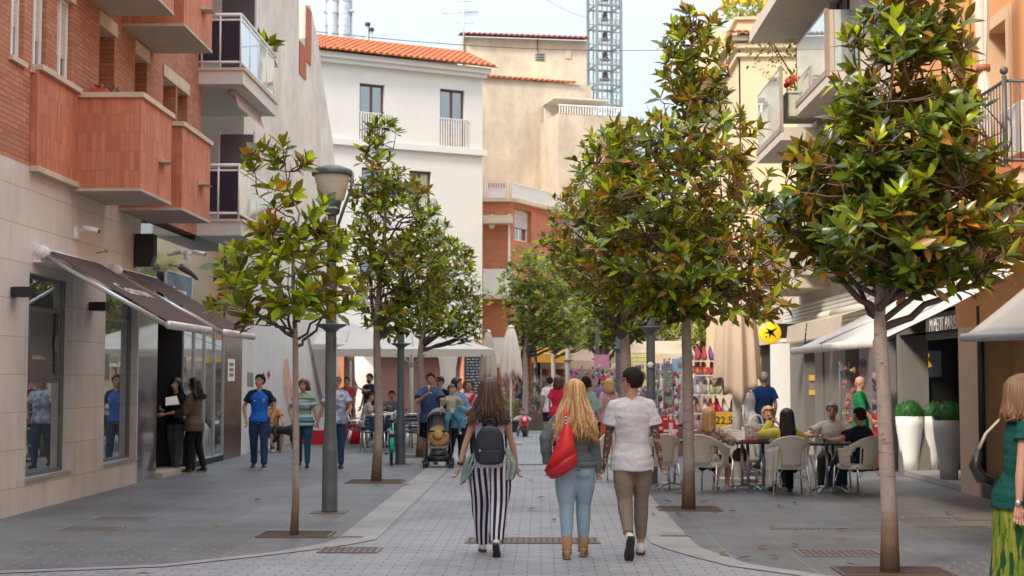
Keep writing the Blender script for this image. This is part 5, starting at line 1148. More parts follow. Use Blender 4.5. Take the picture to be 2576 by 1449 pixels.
 for hip, kn, an in L_:
  mb.tube([hip + Vector((0, 0, .02)), hip.lerp(kn, .3), hip.lerp(kn, .9), kn.lerp(an, .12), kn.lerp(an, .4), kn.lerp(an, .85), an], [.088, .080, .054, .052, .054, .034, .034], 12); mb.ball(kn, .054, 10); mb.ball(hip, .09, 10)
 hy, hp = math.radians(head[0]), math.radians(head[1]); RH = Matrix.Rotation(math.radians(turn) * .6 + hy, 3, 'Z') @ Matrix.Rotation(hp, 3, 'X')
 hp_ = lambda x, y, z: HC + RH @ Vector((x * hs, y * hs, z * hs))
 hm = MB()
 hm.ball(hp_(0, -.012, .028), (.077 * hs, .094 * hs, .089 * hs), 18, R=RH); hm.ball(hp_(0, .018, -.03), (.064 * hs, .078 * hs, .085 * hs), 16, R=RH); hm.ball(hp_(0, .050, -.082), (.033 * hs, .034 * hs, .032 * hs), 12, R=RH)
 hm.tube([hp_(0, .088, .022), hp_(0, .108, -.018), hp_(0, .104, -.028)], [.010 * hs, .015 * hs, .012 * hs], 8)
 for sg in (-1, 1): hm.ball(hp_(sg * .076, -.008, -.008), (.013 * hs, .022 * hs, .034 * hs), 10, R=RH)
 mb.v_off = None
 k0 = len(mb.v); mb.v += hm.v; mb.f += [[i + k0 for i in q] for q in hm.f]; mb.m += hm.m; mb.s += hm.s
 me = solid(mb, vox, 3 if vox > .01 else 4)
 hb = MB()
 for i, (so_, el, wr) in enumerate(arms):
  d = (wr - el).normalized(); side = Fw if abs(d.dot(Fw)) < .8 else U; sg = (-1, 1)[i]
  hand(hb, wr, d, side, curl[i], sg * (1 if side is Fw else -1) * -1 * -1, .9 if f else 1.0)
 me = join_mesh(me, hb)
 mats = [skin]
 if arm_skin:
  mats.append(arm_skin); pass
  for p in me.polygons:
   c = p.center
   if c.z < Sh.z - .08 and any((c - (el if k_ else so_.lerp(el, .5))).length < .30 and abs(c.x) > .15 and min((c - a_.lerp(b_, q / 8)).length for a_, b_ in ((so_, el), (el, wr)) for q in range(9)) < .055 for so_, el, wr in arms for k_ in (0, 1)): p.material_index = 1
 for m in mats: me.materials.append(m)
 body = link_mesh('body', me, t)
 # ---- face
 if face:
  e = MB()
  for sg in (-1, 1): e.ball(hp_(sg * .031, .083, .012), (.013 * hs, .010 * hs, .008 * hs), 8)
  e.build('eyes', mat('eye_dark', (.03, .02, .015), .3), t)
  e = MB()
  for sg in (-1, 1): e.tube([hp_(sg * .016, .090, .032), hp_(sg * .034, .088, .037), hp_(sg * .05, .076, .031)], [.004, .0045, .003], 5)
  e.build('eyebrows', hair_mats[hair[1]][2], t)
  e = MB(); e.tube([hp_(-.024, .086, -.058), hp_(0, .098, -.055), hp_(.024, .086, -.058)], [.004, .0075, .004], 6); e.build('mouth', mat('lips', (.33, .10, .08), .5), t)
 if beard: e = MB(); e.ball(hp_(0, .034, -.068), (.058, .064, .052), 12, R=RH); e.build('beard', hair_mats[beard][0], t)
 if glasses:
  e = MB()
  for sg in (-1, 1): e.tube([hp_(sg * .033 + .021 * math.cos(a), .101, .010 + .017 * math.sin(a)) for a in [2 * math.pi * k / 14 for k in range(14)]], .0018, 5, closed=True); e.tube([hp_(sg * .054, .1, .014), hp_(sg * .078, .0, .012)], .003, 5)
  e.build('glasses', black, t)
 # ---- hair
 hk, hc = hair[0], hair[1]; HM = hair_mats[hc]
 if hk != 'bald':
  hb = MB(); nu, nv = 22, 14; big = 1.045 if hk == 'short' else 1.11; grid = []
  for j in range(nv + 1):
   th = math.pi * j / nv * .80
   for i in range(nu): a = 2 * math.pi * i / nu; grid.append(hp_(.080 * big * math.sin(th) * math.cos(a), -.012 + .098 * big * math.sin(th) * math.sin(a), .026 + .095 * big * math.cos(th)))
  fs = []
  for j in range(nv):
   for i in range(nu):
    a = 2 * math.pi * (i + .5) / nu; th = math.pi * (j + .5) / nv * .80
    if math.sin(a) > (.05 if hk == 'short' else .25) and th > (math.radians(58) if math.sin(a) > .45 else math.radians(84)): continue
    if hk == 'short' and th > math.radians(112) and math.sin(a) > -.35: continue
    fs.append((j * nu + i, (j + 1) * nu + i, (j + 1) * nu + (i + 1) % nu, j * nu + (i + 1) % nu))
  hb.add(grid, fs, 0, True); hair_o = hb.build('hair', HM, t)
  so2 = hair_o.modifiers.new('t', 'SOLIDIFY'); so2.thickness = -.012 if hk == 'short' else -.02
  if hk in ('long', 'bob', 'bun', 'curly'):
   ln = hair[2] if len(hair) > 2 else {'long': .34, 'bob': .10, 'bun': .0, 'curly': .22}[hk]; wd_ = hair[3] if len(hair) > 3 else 1.
   lk = MB(); nlk = strands or (26 if hk != 'curly' else 34)
   bias = .7 if len(hair) <= 4 else hair[4]
   for q in range(nlk):
    a = math.radians(180 + 180 * (q + .5) / nlk) if q % 5 else math.radians(rr.choice((-18, 198)) + rr.uniform(-8, 8)); ca, sa = math.cos(a), math.sin(a)
    w = rr.uniform(1.04, 1.15) if strands else rr.uniform(.98, 1.06); top_ = hp_(.02 * ca * rr.random(), -.02 + .03 * rr.random(), .126 + .006 * w); p0_ = hp_(.062 * ca * w, -.014 + .075 * sa * w, .112)
    p1 = hp_(.085 * ca * w, -.012 + .105 * sa * w, .07); p2 = hp_(.094 * ca * w, -.012 + .112 * sa * w, -.03)
    ll = ln * rr.uniform(.72, 1.08) * (1 if sa < -.2 else .9); spread = wd_ * (1 + .9 * ll)
    dn = RH @ Vector((0, 0, -1)); dn = (dn + Vector((0, 0, -1.5))).normalized()
    bk = Vector(RH @ Vector((ca * .094 * (spread - 1), -.02, 0)))
    p3 = p2 + dn * (ll * .45) + bk * .5 + Vector((rr.uniform(-.012, .012), rr.uniform(-.01, .01), 0)); p4 = p2 + dn * (ll * .8) + bk + Vector((rr.uniform(-.02, .02), rr.uniform(-.015, .015), 0)); p5 = p2 + dn * ll + bk * 1.2 + Vector((rr.uniform(-.03, .03), rr.uniform(-.02, .02), 0))
    # rest on the back, do not pass through it
    for p in (p3, p4, p5):
     if p.z < NB.z - .02: p += -Fw * max(0., .135 + (p - C).dot(Fw) * 1. + (0 if True else 0)) if (p - C).dot(Fw) > -.135 and sa < .1 else Vector((0, 0, 0))
    r = (.020 if not strands else .010) * rr.uniform(.8, 1.25)
    if hair[3:4] and hair[3] > 1.4:
     for p, w_ in ((p3, .018), (p4, -.022), (p5, .028)): p.x += w_ * math.sin(q * 1.9); p.z += w_ * .4 * math.cos(q * 2.3)
    if hk == 'curly':
     p3 += Vector((rr.uniform(-.03, .03), rr.uniform(-.03, .03), 0)); p4 += Vector((rr.uniform(-.03, .03), rr.uniform(-.03, .03), 0))
    lk.tube([top_, p0_, p1, p2, p3, p4, p5], [r * .5, r * .8, r * .9, r, r * 1.05, r * .8, r * .15], 6, q % 3 if strands or q % 4 == 0 else 0)
   if hk == 'bun': lk.ball(hp_(0, -.13, .02), .045, 12)
   lk.build('hair_lengths', HM, hair_o)
 # ---- top
 if top:
  kind, m = top[0], top[1]; o = top[2] if len(top) > 2 else {}
  add = o.get('loose', .016); sl = {'tee': .62, 'long': 2.02, 'tank': 0, 'half': 1.05, 'cap': .3}[kind]; hem = o.get('hem', -.13)
  mb = MB(); torso(mb, add, hem if hem < -.09 else hem, .47 if kind == 'tank' else .9, o.get('flare', .0))
  if kind != 'tank': mb.tube([arms[0][0] + U * .004, Sh - S * .075 + U * .030, Sh + U * .044, Sh + S * .075 + U * .030, arms[1][0] + U * .004], [.044 + add * .7, .048 + add * .6, .054 + add * .3, .048 + add * .6, .044 + add * .7], 12)
  else:
   mb.tube([Sh - S * (sw * .48) - U * .07, Sh - S * (sw * .45) + U * .035], [(.03, .10)] * 2, 10, side=S); mb.tube([Sh + S * (sw * .48) - U * .07, Sh + S * (sw * .45) + U * .035], [(.03, .10)] * 2, 10, side=S)
  for so_, el, wr in arms:
   if sl > 0:
    pts, rs = [so_ - (el - so_) * .03], [.047 + add * .8]; e1 = so_.lerp(el, min(sl, 1)); pts.append(so_.lerp(el, min(sl, 1) * .5)); rs.append(.050 + add * 1.1)
    if sl <= 1.: pts.append(e1); rs.append(.052 + add * 1.5)
    else: pts += [el, el.lerp(wr, .5 * (sl - 1)), el.lerp(wr, min(1, sl - 1))]; rs += [.045 + add, .041 + add, .033 + add]; mb.ball(el, .045 + add, 8)
    mb.tube(pts, rs, 12); mb.ball(so_, .047 + add * .8, 10)
  me = solid(mb, vox * (.9 if vox > .01 else 1.), 3, o.get('disp', .010 if vox < .012 else .006), 7., seed)
  me.materials.append(m)
  if 'sleeve' in o:
   me.materials.append(o['sleeve'])
   for p in me.polygons:
    if p.center.z > C.z + .2 and abs((p.center - C).dot(S)) > sw * .99 - max(0, p.center.z - Sh.z + .06) * 1.1: p.material_index = 1
  tp = link_mesh({'tee': 'tee_shirt', 'long': 'long_sleeved_top', 'tank': 'tank_top', 'half': 'shirt', 'cap': 'blouse'}[kind], me, t)
 # ---- bottom
 if bottom:
  kind, m = bottom[0], bottom[1]; o = bottom[2] if len(bottom) > 2 else {}; fit = o.get('fit', .010)
  mb = MB(); k = fat ** .7
  if kind == 'skirt':
   zb = o.get('z', .06); kc = [(L_[0][1] + L_[1][1]) / 2, (L_[0][2] + L_[1][2]) / 2]
   mb.tube([C + U * .09, C, C.lerp(kc[0], .5), kc[0], Vector((kc[1].x, kc[1].y, zb))], [(.145, .11), (.19, .145), (.20, .16), (.205, .17), (.235, .20)], 24, side=S)
  else:
   mb.tube([C + U * .10, C + U * .04, C - Vector((0, 0, .03)), C - Vector((0, -.01, .09))], [((.135 if f else .145) * k + fit, .102 * k + fit), ((.155 if f else .15) * k + fit, .112 * k + fit), ((.168 if f else .155) + fit, .122 + fit), ((.15) + fit, .10 + fit)], 20, side=S)
   ln = {'pants': 2., 'capri': 1.72, 'shorts': .88}[kind]; ln = o.get('len', ln); wA, wK, wT = o.get('ankle', .052), o.get('knee', .066), o.get('thigh', .098 if f else .092)
   for hip, kn, an in L_:
    pts = [hip + Vector((0, 0, .03)), hip.lerp(kn, .25), hip.lerp(kn, .6)]; rs = [wT + fit, wT * .97 + fit, wT * .8 + wK * .2 + fit]
    if ln <= 1: pts.append(hip.lerp(kn, ln)); rs.append(wT * .9 + fit)
    else: pts += [hip.lerp(kn, .93), kn.lerp(an, .1), kn.lerp(an, .4), kn.lerp(an, ln - 1.04), kn.lerp(an, ln - 1)]; rs += [wK + fit * .8, wK + fit * .5, wK * .75 + wA * .25 + fit * .3, wA + .001, wA + .001]; mb.ball(kn, wK + fit * .6, 10)
    mb.tube(pts, rs, 16); mb.ball(hip - Vector((0, 0, .03)), (wT + fit) * .93, 12)
   if f: mb.ball(C + Vector((-.085, -.055, -.06)), (.085, .075, .09), 12); mb.ball(C + Vector((.085, -.055, -.06)), (.085, .075, .09), 12)
  me = solid(mb, vox * (.9 if vox > .01 else 1.), 3, o.get('disp', .006), 7., seed + 5); me.materials.append(m)
  if o.get('stripe'):
   at_ = me.attributes.new('stripe', 'FLOAT', 'POINT'); vals = []
   for v in me.vertices:
    c = v.co; i = 0 if c.x < (L_[0][0].x + L_[1][0].x) / 2 + ((L_[0][2].x + L_[1][2].x) / 2) * max(0, min(1, (C.z - c.z) / C.z)) else 1; hip, kn, an = L_[i]
    q = kn if c.z < kn.z else hip; e = an if c.z < kn.z else kn; tt = max(0, min(1, (q.z - c.z) / max(.05, q.z - e.z))); ax = q.lerp(e, tt); r = (.12 if c.z > kn.z else .12 - .03 * tt)
    vals.append(math.asin(max(-.98, min(.98, (c.x - ax.x) / r))) * 3.9 + i * .4 + .25 * math.sin(c.z * 9))
   at_.data.foreach_set('value', vals)
  link_mesh({'pants': 'trousers', 'capri': 'trousers', 'shorts': 'shorts', 'skirt': 'skirt'}[kind], me, t)
 # ---- shoes
 if shoe:
  sm, so_m = shoe[0], shoe[1]; bt = shoe[2] if len(shoe) > 2 else 0
  for i, (hip, kn, an) in enumerate(L_):
   pit = feet[i]; a = math.radians(pit); yaw_ = (-1, 1)[i] * -.10; R3 = Matrix.Rotation(yaw_, 3, 'Z') @ Matrix.Rotation(-a, 3, 'X')
   q = lambda x, y, z: an + R3 @ Vector((x, y, z))
   mb = MB(); w = .86 if f else 1.
   mb.rings([[q(px_ * rx * w, y, z + pz * rz_) for px_, pz in [(math.cos(2 * math.pi * k_ / 14), math.sin(2 * math.pi * k_ / 14)) for k_ in range(14)]] for y, z, rx, rz_ in ((-.075 * w, -.035, .012, .018), (-.066 * w, -.03, .033, .04), (-.03 * w, -.02, .038, .055), (.03 * w, -.03, .040, .048), (.08 * w, -.045, .046, .033), (.135 * w, -.052, .047, .024), (.175 * w, -.055, .034, .018), (.192 * w, -.058, .010, .008))])
   if bt: d_ = (kn - an).normalized(); mb.tube([an - d_ * .04, an + d_ * .02, an + d_ * bt], [.048, .050, .054], 14)
   b = mb.build('boot' if bt else 'shoe', sm, t)
   mb = MB(); out_ = [(.030, -.078), (.038, -.02), (.036, .04), (.046, .10), (.044, .15), (.026, .19)]; ring = [(x * w, y * w) for x, y in out_] + [(-x * w, y * w) for x, y in out_[::-1]]
   mb.prism([q(x, y, -.083) for x, y in ring], R3 @ Vector((0, 0, .024))); mb.build('sole', so_m, b)
 INFO[t.name] = dict(arms=arms, C=C, Sh=Sh, HC=HC, S=S, U=U, F=Fw, legs=L_, NB=NB)
 return t
INFO = {}
# ================================================================ the three walkers
white_tee = cloth('white_tee_cotton', (.64, .64, .645), bump=.5); jeans_l = cloth('light_blue_denim', (.30, .44, .55), var=.12, bump=.3, scale=5); khaki = cloth('khaki_trousers', (.235, .19, .14), bump=.5)
denim_j = cloth('grey_green_denim', (.12, .15, .155), var=.16, bump=.6, scale=7); sole_w = mat('white_sole', (.6, .6, .58)); sole_b = mat('black_sole', (.03, .03, .032), .6)
navy = cloth('navy_cloth', (.014, .019, .04)); blackc = cloth('black_cloth', (.013, .013, .016)); jeans_d = cloth('dark_blue_denim', (.03, .065, .14), var=.2, scale=5)
def stripe_mat():
 m, nt, b = new_mat('navy_white_stripes'); a = N(nt, 'ShaderNodeAttribute', attribute_name='stripe'); mu = N(nt, 'ShaderNodeMath', operation='MULTIPLY'); mu.inputs[1].default_value = 3.2; L(nt, a.outputs['Fac'], mu.inputs[0])
 s = N(nt, 'ShaderNodeMath', operation='SINE'); L(nt, mu.outputs[0], s.inputs[0]); L(nt, ramp(nt, s.outputs[0], [(.02, (.012, .02, .055)), (.08, (.62, .60, .64))]), b.inputs['Base Color']); b.inputs['Roughness'].default_value = .8; b.inputs['Specular IOR Level'].default_value = .2; return m
g = G(1232, 1393); FP = Vector((g.x, g.y, 0))
w1 = person('long haired woman in navy and white striped trousers and white sleeveless top walking away', FP, math.radians(2), 1.69, 'f', legs=((15, 8, -2.6), (-10, 24, -2.6)), hands=(((-.325, -.02, .80), (-1, -.6, 0)), ((.29, .10, .78), (1, -.6, 0))), turn=-3, head=(-4, -4), skin=skin_a, top=('tank', cloth('lilac_white_jersey', (.60, .57, .64), bump=.3), {'hem': -.05, 'loose': .012}), bottom=('pants', stripe_mat(), {'fit': .020, 'thigh': .114, 'knee': .100, 'ankle': .068, 'stripe': 1, 'disp': .010}), shoe=(mat('cream_canvas_shoe', (.62, .58, .50), .7), sole_b), hair=('long', 'brown', .30, 1.45), face=True, vox=.0075, strands=240, seed=3, feet=(4, 48), curl=(.6, .5))
g = G(1447, 1402)
w2 = person('blonde woman in grey green denim jacket and light blue jeans walking away', (g.x, g.y, 0), math.radians(-3), 1.67, 'f', legs=((-8, 5, -1.6), (13, 16, -1.6)), hands=(((-.26, -.10, .93), (-1, -.9, 0)), ((.225, .06, .79), (1, -.6, 0))), turn=4, head=(-3, -5), skin=skin_a, top=('long', denim_j, {'hem': -.012, 'loose': .020, 'disp': .016}), bottom=('pants', jeans_l, {'fit': .010, 'thigh': .106, 'knee': .068, 'ankle': .050, 'len': 1.78}), shoe=(mat('tan_suede', (.36, .22, .11), .85, var=.15), mat('tan_sole', (.25, .16, .09)), .13), hair=('long', 'blonde', .44, 1.5), vox=.0075, strands=300, seed=8, feet=(4, 6), curl=(.6, 1.3))
g = G(1592, 1399)
m1 = person('dark haired man in white tee shirt and khaki trousers with tattooed arms walking away', (g.x, g.y, 0), math.radians(3), 1.79, 'm', legs=((-9, 34, -1.8), (9, 3, -.6)), hands=(((-.265, .07, .78), (-1, -.6, 0)), ((.285, .05, .80), (1, -.8, 0))), turn=-2, head=(46, -3), skin=skin_b, arm_skin=tattoo, top=('tee', white_tee, {'hem': -.125, 'loose': .022, 'disp': .014}), bottom=('pants', khaki, {'fit': .006, 'thigh': .094, 'knee': .066, 'ankle': .047, 'len': 1.84}), shoe=(mat('white_canvas_shoe', (.68, .67, .66), .7), sole_b), hair=('short', 'dark'), vox=.0075, seed=12, feet=(62, 0), curl=(1.3, 1.0), beard=None)
def local(t): return Matrix.Translation(t.location) @ Matrix.Rotation(t.rotation_euler.z, 4, 'Z') @ Matrix.Diagonal((*t.scale, 1))
# shirt under the denim jacket, jacket hem band
I2 = INFO[w2.name]; mb = MB(); C = I2['C']; mb.tube([C + Vector((0, 0, -.055)), C + Vector((0, 0, .05))], [(.168, .128), (.160, .122)], 24, side=(1, 0, 0)); mb.build('undershirt', cloth('dark_teal_cloth', (.012, .045, .06)), w2)
mb = MB(); mb.tube([C + Vector((0, 0, -.02)), C + Vector((0, 0, .03))], [(.222, .166), (.220, .164)], 28, side=(1, 0, 0)); mb.build('jacket_waistband', denim_j, w2)
mb = MB()
for sx in (-.07, .09): mb.box((sx, -.158, C.z + .0), (sx + .012, -.150, C.z + .40))
mb.box((-.15, -.151, C.z + .33), (.15, -.146, C.z + .34)); 
# backpack
M1_ = local(w1); I1 = INFO[w1.name]; Cw = I1['C']
navy_l = mat('navy_leather', (.012, .017, .03), .42, var=.15, bump=.3, bscale=200, spec=.5)
bp = thing('backpack', 'small dark navy rounded backpack on the back of the woman in striped trousers', 'backpack', M1_ @ Vector((.0, -.215, Cw.z + .02)), w1.rotation_euler.z)
def pack_ring(y, k):
 pts = []
 w, h, r = .132 * k, .37, .125
 for i in range(40):
  a = 2 * math.pi * i / 40; ca, sa = math.cos(a), math.sin(a); n_ = 4.2 if sa < 0 else 2.3
  x = w * math.copysign(abs(ca) ** (2 / n_), ca); z = (h / 2) * math.copysign(abs(sa) ** (2 / n_), sa) * (k if k < 1 else 1); pts.append(Vector((x * (1 + .06 * (sa < 0)), y, z + h / 2 - .03)))
 return pts
mb = MB(); mb.rings([pack_ring(y, k) for y, k in ((.085, .9), (.07, 1.), (-.02, 1.03), (-.05, 1.0), (-.066, .9), (-.072, .7))]); mb.build('pack_body', navy_l, bp)
mb = MB(); mb.box((-.10, -.082, -.01), (.10, -.060, .115)); p_ = mb.build('front_pocket', navy_l, bp, bevel=.012)
mb = MB(); mb.tube([(-.105, -.078, .128), (0, -.082, .122), (.085, -.078, .126)], .005, 6); mb.build('zip', black, p_)
mb = MB(); mb.tube([(-.095 + .009 * math.cos(a), -.088, .108 + .009 * math.sin(a)) for a in [2 * math.pi * k / 12 for k in range(12)]], .003, 5, closed=True); mb.build('zip_ring', alu, p_)
mb = MB(); mb.tube([(-.045, .02, .33), (-.035, .02, .385), (0, .02, .405), (.035, .02, .385), (.045, .02, .33)], .008, 8); mb.build('carry_handle', navy_l, bp)
for sg, n_ in ((-1, 'a'), (1, 'b')):
 mb = MB(); mb.tube([(sg * .05, .05, .32), (sg * .10, .075, .44), (sg * .125, .13, .55), (sg * .125, .22, .60), (sg * .12, .30, .52), (sg * .15, .30, .30), (sg * .16, .18, .10), (sg * .10, .07, .02)], [(.012, .005)] * 8, 8, side=(1, 0, 0)); mb.build('shoulder_strap', navy_l, bp)
# jacket tied around the waist, flaring out on both sides
jk = thing('tied_jacket', 'pale green denim jacket tied round the waist beneath the navy backpack', 'jacket', M1_ @ Vector((0, 0, Cw.z)), w1.rotation_euler.z)
pale_d = cloth('pale_green_denim', (.30, .38, .35), var=.15, bump=.7, scale=10)
mb = MB(); mb.tube([(0, 0, .0), (0, 0, .03), (0, 0, .075)], [(.178, .135), (.182, .14), (.158, .122)], 30, side=(1, 0, 0)); o_ = mb.build('tied_sleeves', pale_d, jk)
def flap(pts_in, pts_out, n=14, y0=-.07, amp=.022, seed=0):
 """hanging cloth sheet between two edges given as (x, z)"""
 vs = []; ip = lambda P_, t: Vector(P_[min(int(t * (len(P_) - 1)), len(P_) - 2)]).lerp(Vector(P_[min(int(t * (len(P_) - 1)), len(P_) - 2) + 1]), t * (len(P_) - 1) - min(int(t * (len(P_) - 1)), len(P_) - 2))
 for j in range(n + 1):
  a = ip(pts_in, j / n); b = ip(pts_out, j / n)
  for i in range(n + 1):
   q = a.lerp(b, i / n); y = y0 + .05 * (i / n) + amp * (math.sin(i * .95 + seed + j * .12) * (.4 + j / n) + .5 * noise.noise(Vector((i * .4, j * .3, seed)))); vs.append((q[0], y, q[1]))
 mb = MB(); mb.add(vs, [(j * (n + 1) + i, j * (n + 1) + i + 1, (j + 1) * (n + 1) + i + 1, (j + 1) * (n + 1) + i) for j in range(n) for i in range(n)], 0, True)
 o = mb.build('jacket_flap', pale_d, jk); m_ = o.modifiers.new('t', 'SOLIDIFY'); m_.thickness = .012; return o
flap([(-.11, .08), (-.10, .0), (-.13, -.07), (-.17, -.12)], [(-.15, .10), (-.235, .03), (-.265, -.10), (-.275, -.22)], seed=1)
flap([(-.13, .05), (-.15, -.03), (-.19, -.09), (-.24, -.16)], [(-.17, .08), (-.22, .0), (-.25, -.12), (-.27, -.20)], y0=-.12, seed=4)
flap([(.12, .12), (.10, .02), (.11, -.08), (.12, -.17)], [(.17, .14), (.235, .06), (.265, -.05), (.24, -.15)], seed=2)
flap([(.15, .02), (.15, -.04), (.13, -.12), (.15, -.17)], [(.20, .06), (.25, -.01), (.255, -.08), (.22, -.16)], y0=-.115, seed=6)
mb = MB(); aw = I1['arms'][0]; w_ = aw[2].lerp(aw[1], .12); mb.tube([w_ + Vector((-.002, 0, -.012)), w_ + Vector((.002, 0, .014))], .031, 14); wr_ = mb.build('wrist_band', black); wr_.matrix_world = M1_; tag(wr_, 'black band round the left wrist of the woman in striped trousers', 'bracelet')
# red shoulder bag
M2_ = local(w2); sh = I2['arms'][0][0]
red_l = mat('red_leather', (.66, .018, .022), .38, var=.1, spec=.5, bump=.2, bscale=150); red_d = mat('deep_red_leather', (.46, .012, .016), .35, var=.1)
rb = thing('shoulder_bag', 'bright red leather shoulder bag on the left shoulder of the blonde woman', 'bag', M2_ @ Vector((sh.x + .06, -.225, sh.z - .08)), w2.rotation_euler.z); rb.scale = (1.12, 1, 1.04)
ringv = lambda c, a, b, ax: [Vector(c) + Vector((a * math.cos(2 * math.pi * k / 22) * ax[0], b * math.sin(2 * math.pi * k / 22), a * math.cos(2 * math.pi * k / 22) * ax[1])) for k in range(22)]
u_ = (.78, .50)    # base direction: rises to the right
mb = MB(); mb.rings([ringv((.0, .02, .04), .018, .02, u_), ringv((-.002, .0, -.02), .045, .035, u_), ringv((-.012, -.01, -.11), .085, .055, u_), ringv((-.028, -.015, -.21), .125, .075, u_), ringv((-.05, -.015, -.31), .165, .085, u_)]); mb.build('bag_body', red_l, rb)
mb = MB(); mb.rings([ringv((-.05, -.016, -.312), .167, .087, u_), ringv((-.035, -.02, -.35), .165, .088, u_), ringv((-.015, -.02, -.405), .140, .075, u_), ringv((-.005, -.02, -.425), .09, .05, u_)]); mb.build('bag_base', red_d, rb)
mb = MB(); mb.tube([ringv((-.05, -.016, -.314), .17, .09, u_)[k] for k in range(22)], .004, 5, closed=True); mb.build('piping', red_d, rb)
mb = MB(); mb.tube([(.0, .02, .03), (-.01, .06, .13), (-.03, .14, .175), (-.05, .24, .15), (-.05, .30, -.02), (-.03, .16, -.16)], [(.014, .006)] * 6, 8, side=(1, 0, 0)); mb.build('bag_strap', red_l, rb)
for k in range(2): mb = MB(); mb.tube([(.0 + .016 * math.cos(a), -.012 - k * .0, .035 + k * .03 + .016 * math.sin(a)) for a in [2 * math.pi * i / 12 for i in range(12)]], .004, 6, closed=True); mb.build('strap_ring', alu, rb)
mb = MB()
for hp_, kn_, an_ in I2['legs']:
 for i in range(16): mb.ball(an_ + Vector((.048 * math.cos(math.pi + .35 + (i % 8) * .35), -.012 + .048 * math.sin(math.pi + .35 + (i % 8) * .35), -.01 + .035 * (i // 8))), .006, 6)
st_ = mb.build('boot_studs', mat('brass', (.6, .45, .2), .3, .8), w2)
# ================================================================ passers-by and café guests
def at(px, py): g_ = G(px, py); return (g_.x, g_.y, 0)
def atY(px, Y, z=0): p_ = P(px, 950, Y); return (p_.x, Y, z)
PI = math.pi
blue_kit = cloth('royal_blue_jersey', (.016, .15, .56), bump=.2); navy_kit = cloth('navy_jersey', (.012, .018, .045))
bt_ = person('man in royal blue football shirt with navy sleeves and jeans walking with hands in pockets', at(651, 1178), PI + .12, 1.76, 'm', legs=((10, 4, 1), (-6, 14, 1)), hands=(((-.235, .10, .90), (-1, -.5, 0)), ((.235, .10, .90), (1, -.5, 0))), head=(-38, 4), skin=skin_b, top=('tee', blue_kit, {'hem': -.06, 'sleeve': navy_kit}), bottom=('pants', jeans_d, {'fit': .014, 'ankle': .062}), shoe=(black, sole_w), hair=('short', 'dark'), vox=.012, seed=21, feet=(0, 12), beard=None)
mb = MB(); I_ = INFO[bt_.name]; z = I_['Sh'].z - .13
mb.prism([(-.105, .146, z + .03), (-.065, .150, z + .03), (-.065, .150, z - .01), (-.085, .148, z - .035), (-.105, .146, z - .01)], (0, .004, 0), 0); mb.prism([(-.098, .152, z + .022), (-.072, .154, z + .022), (-.072, .154, z - .006), (-.085, .153, z - .024), (-.098, .152, z - .006)], (0, .002, 0), 1); mb.prism([(.065, .150, z), (.085, .150, z + .012), (.105, .146, z), (.085, .15, z - .008)], (0, .005, 0), 0); mb.build('shirt_crests', [white_paint, mat('crest_blue', (.05, .1, .4))], bt_)
person('dark haired woman in black top and grey trousers holding papers in the shop doorway', at(440, 1188), PI - .55, 1.68, 'f', legs=((5, 2, 2), (-4, 5, 2)), hands=(((.0, .30, 1.08), (-.6, -.5, -.8)), ((.12, .28, 1.18), (.8, -.4, -1))), head=(5, 0), skin=skin_c, top=('half', blackc, {'hem': -.03}), bottom=('pants', cloth('grey_jersey', (.12, .12, .125)), {'fit': .014}), shoe=(black, black), hair=('long', 'black', .30), vox=.013, seed=22)
person('curly haired woman in olive jacket and black leggings seen from the side by the doorway', at(486, 1190), PI / 2 - .3, 1.68, 'f', legs=((5, 4, 1), (-6, 10, 1)), hands=(((-.12, .28, 1.08), (-.6, -.5, -.8)), ((.19, .14, .86), (.8, -.6, 0))), head=(12, 0), skin=skin_c, top=('long', cloth('olive_jacket', (.13, .095, .055)), {'hem': -.15, 'loose': .035}), bottom=('pants', blackc, {'fit': .006}), shoe=(black, mat('brass', (.5, .35, .12), .3, .8)), hair=('curly', 'black', .26, 1.4), vox=.013, seed=23)
pp = thing('paper_sheets', 'white sheets of paper held by the women at the doorway', 'paper', atY(436, 25.0, 1.20), .5); mb = MB(); mb.add([(-.13, 0, 0), (.13, .05, .02), (.10, .12, .17), (-.12, .05, .14)], [(0, 1, 2, 3), (3, 2, 1, 0)]); mb.build('sheets', white_paint, pp)
tt = thing('waste_bin', 'black waste bin standing behind the women at the doorway', 'bin', atY(472, 25.9)); mb = MB(); mb.lathe([(.16, 0), (.2, .6), (.21, .62), (.19, .64)], (0, 0, 0), 18); mb.build('bin_body', black, tt)
wmn = pattern('teal_striped_print', (.60, .62, .62), [(.10, .28, .32), (.30, .42, .20), (.05, .12, .18)], 14., .8, 'rows', .52)
person('short haired woman in green and blue striped blouse and teal jeans walking arm in arm', at(762, 1176), PI, 1.66, 'f', legs=((8, 3, 1), (-8, 12, 1)), hands=(((-.30, .10, .86), (-1, -.4, 0)), ((.21, .16, 1.0), (.8, -.6, -.4))), head=(-28, 0), skin=skin_a, top=('tee', wmn, {'hem': -.10, 'loose': .028}), bottom=('pants', cloth('teal_denim', (.02, .10, .17)), {'fit': .008}), shoe=(black, sole_b), hair=('bob', 'auburn', .07), vox=.013, seed=24, fat=1.08)
tie = pattern('blue_tie_dye', (.58, .62, .70), [(.17, .23, .42), (.30, .38, .55)], 5., .8, thr=.52)
person('man in blue tie dye tee shirt and jeans behind the near lamp post', at(845, 1178), PI, 1.74, 'm', legs=((6, 4, 1), (-8, 16, 1)), hands=(((-.18, .17, .95), (-1, -.5, -.3)), ((.34, .06, .86), (1, -.5, 0))), skin=skin_b, top=('tee', tie, {'hem': -.09, 'loose': .024}), bottom=('pants', jeans_d, {'fit': .014}), shoe=(black, sole_b), hair=('short', 'grey'), vox=.013, seed=25, fat=1.12, glasses=True)
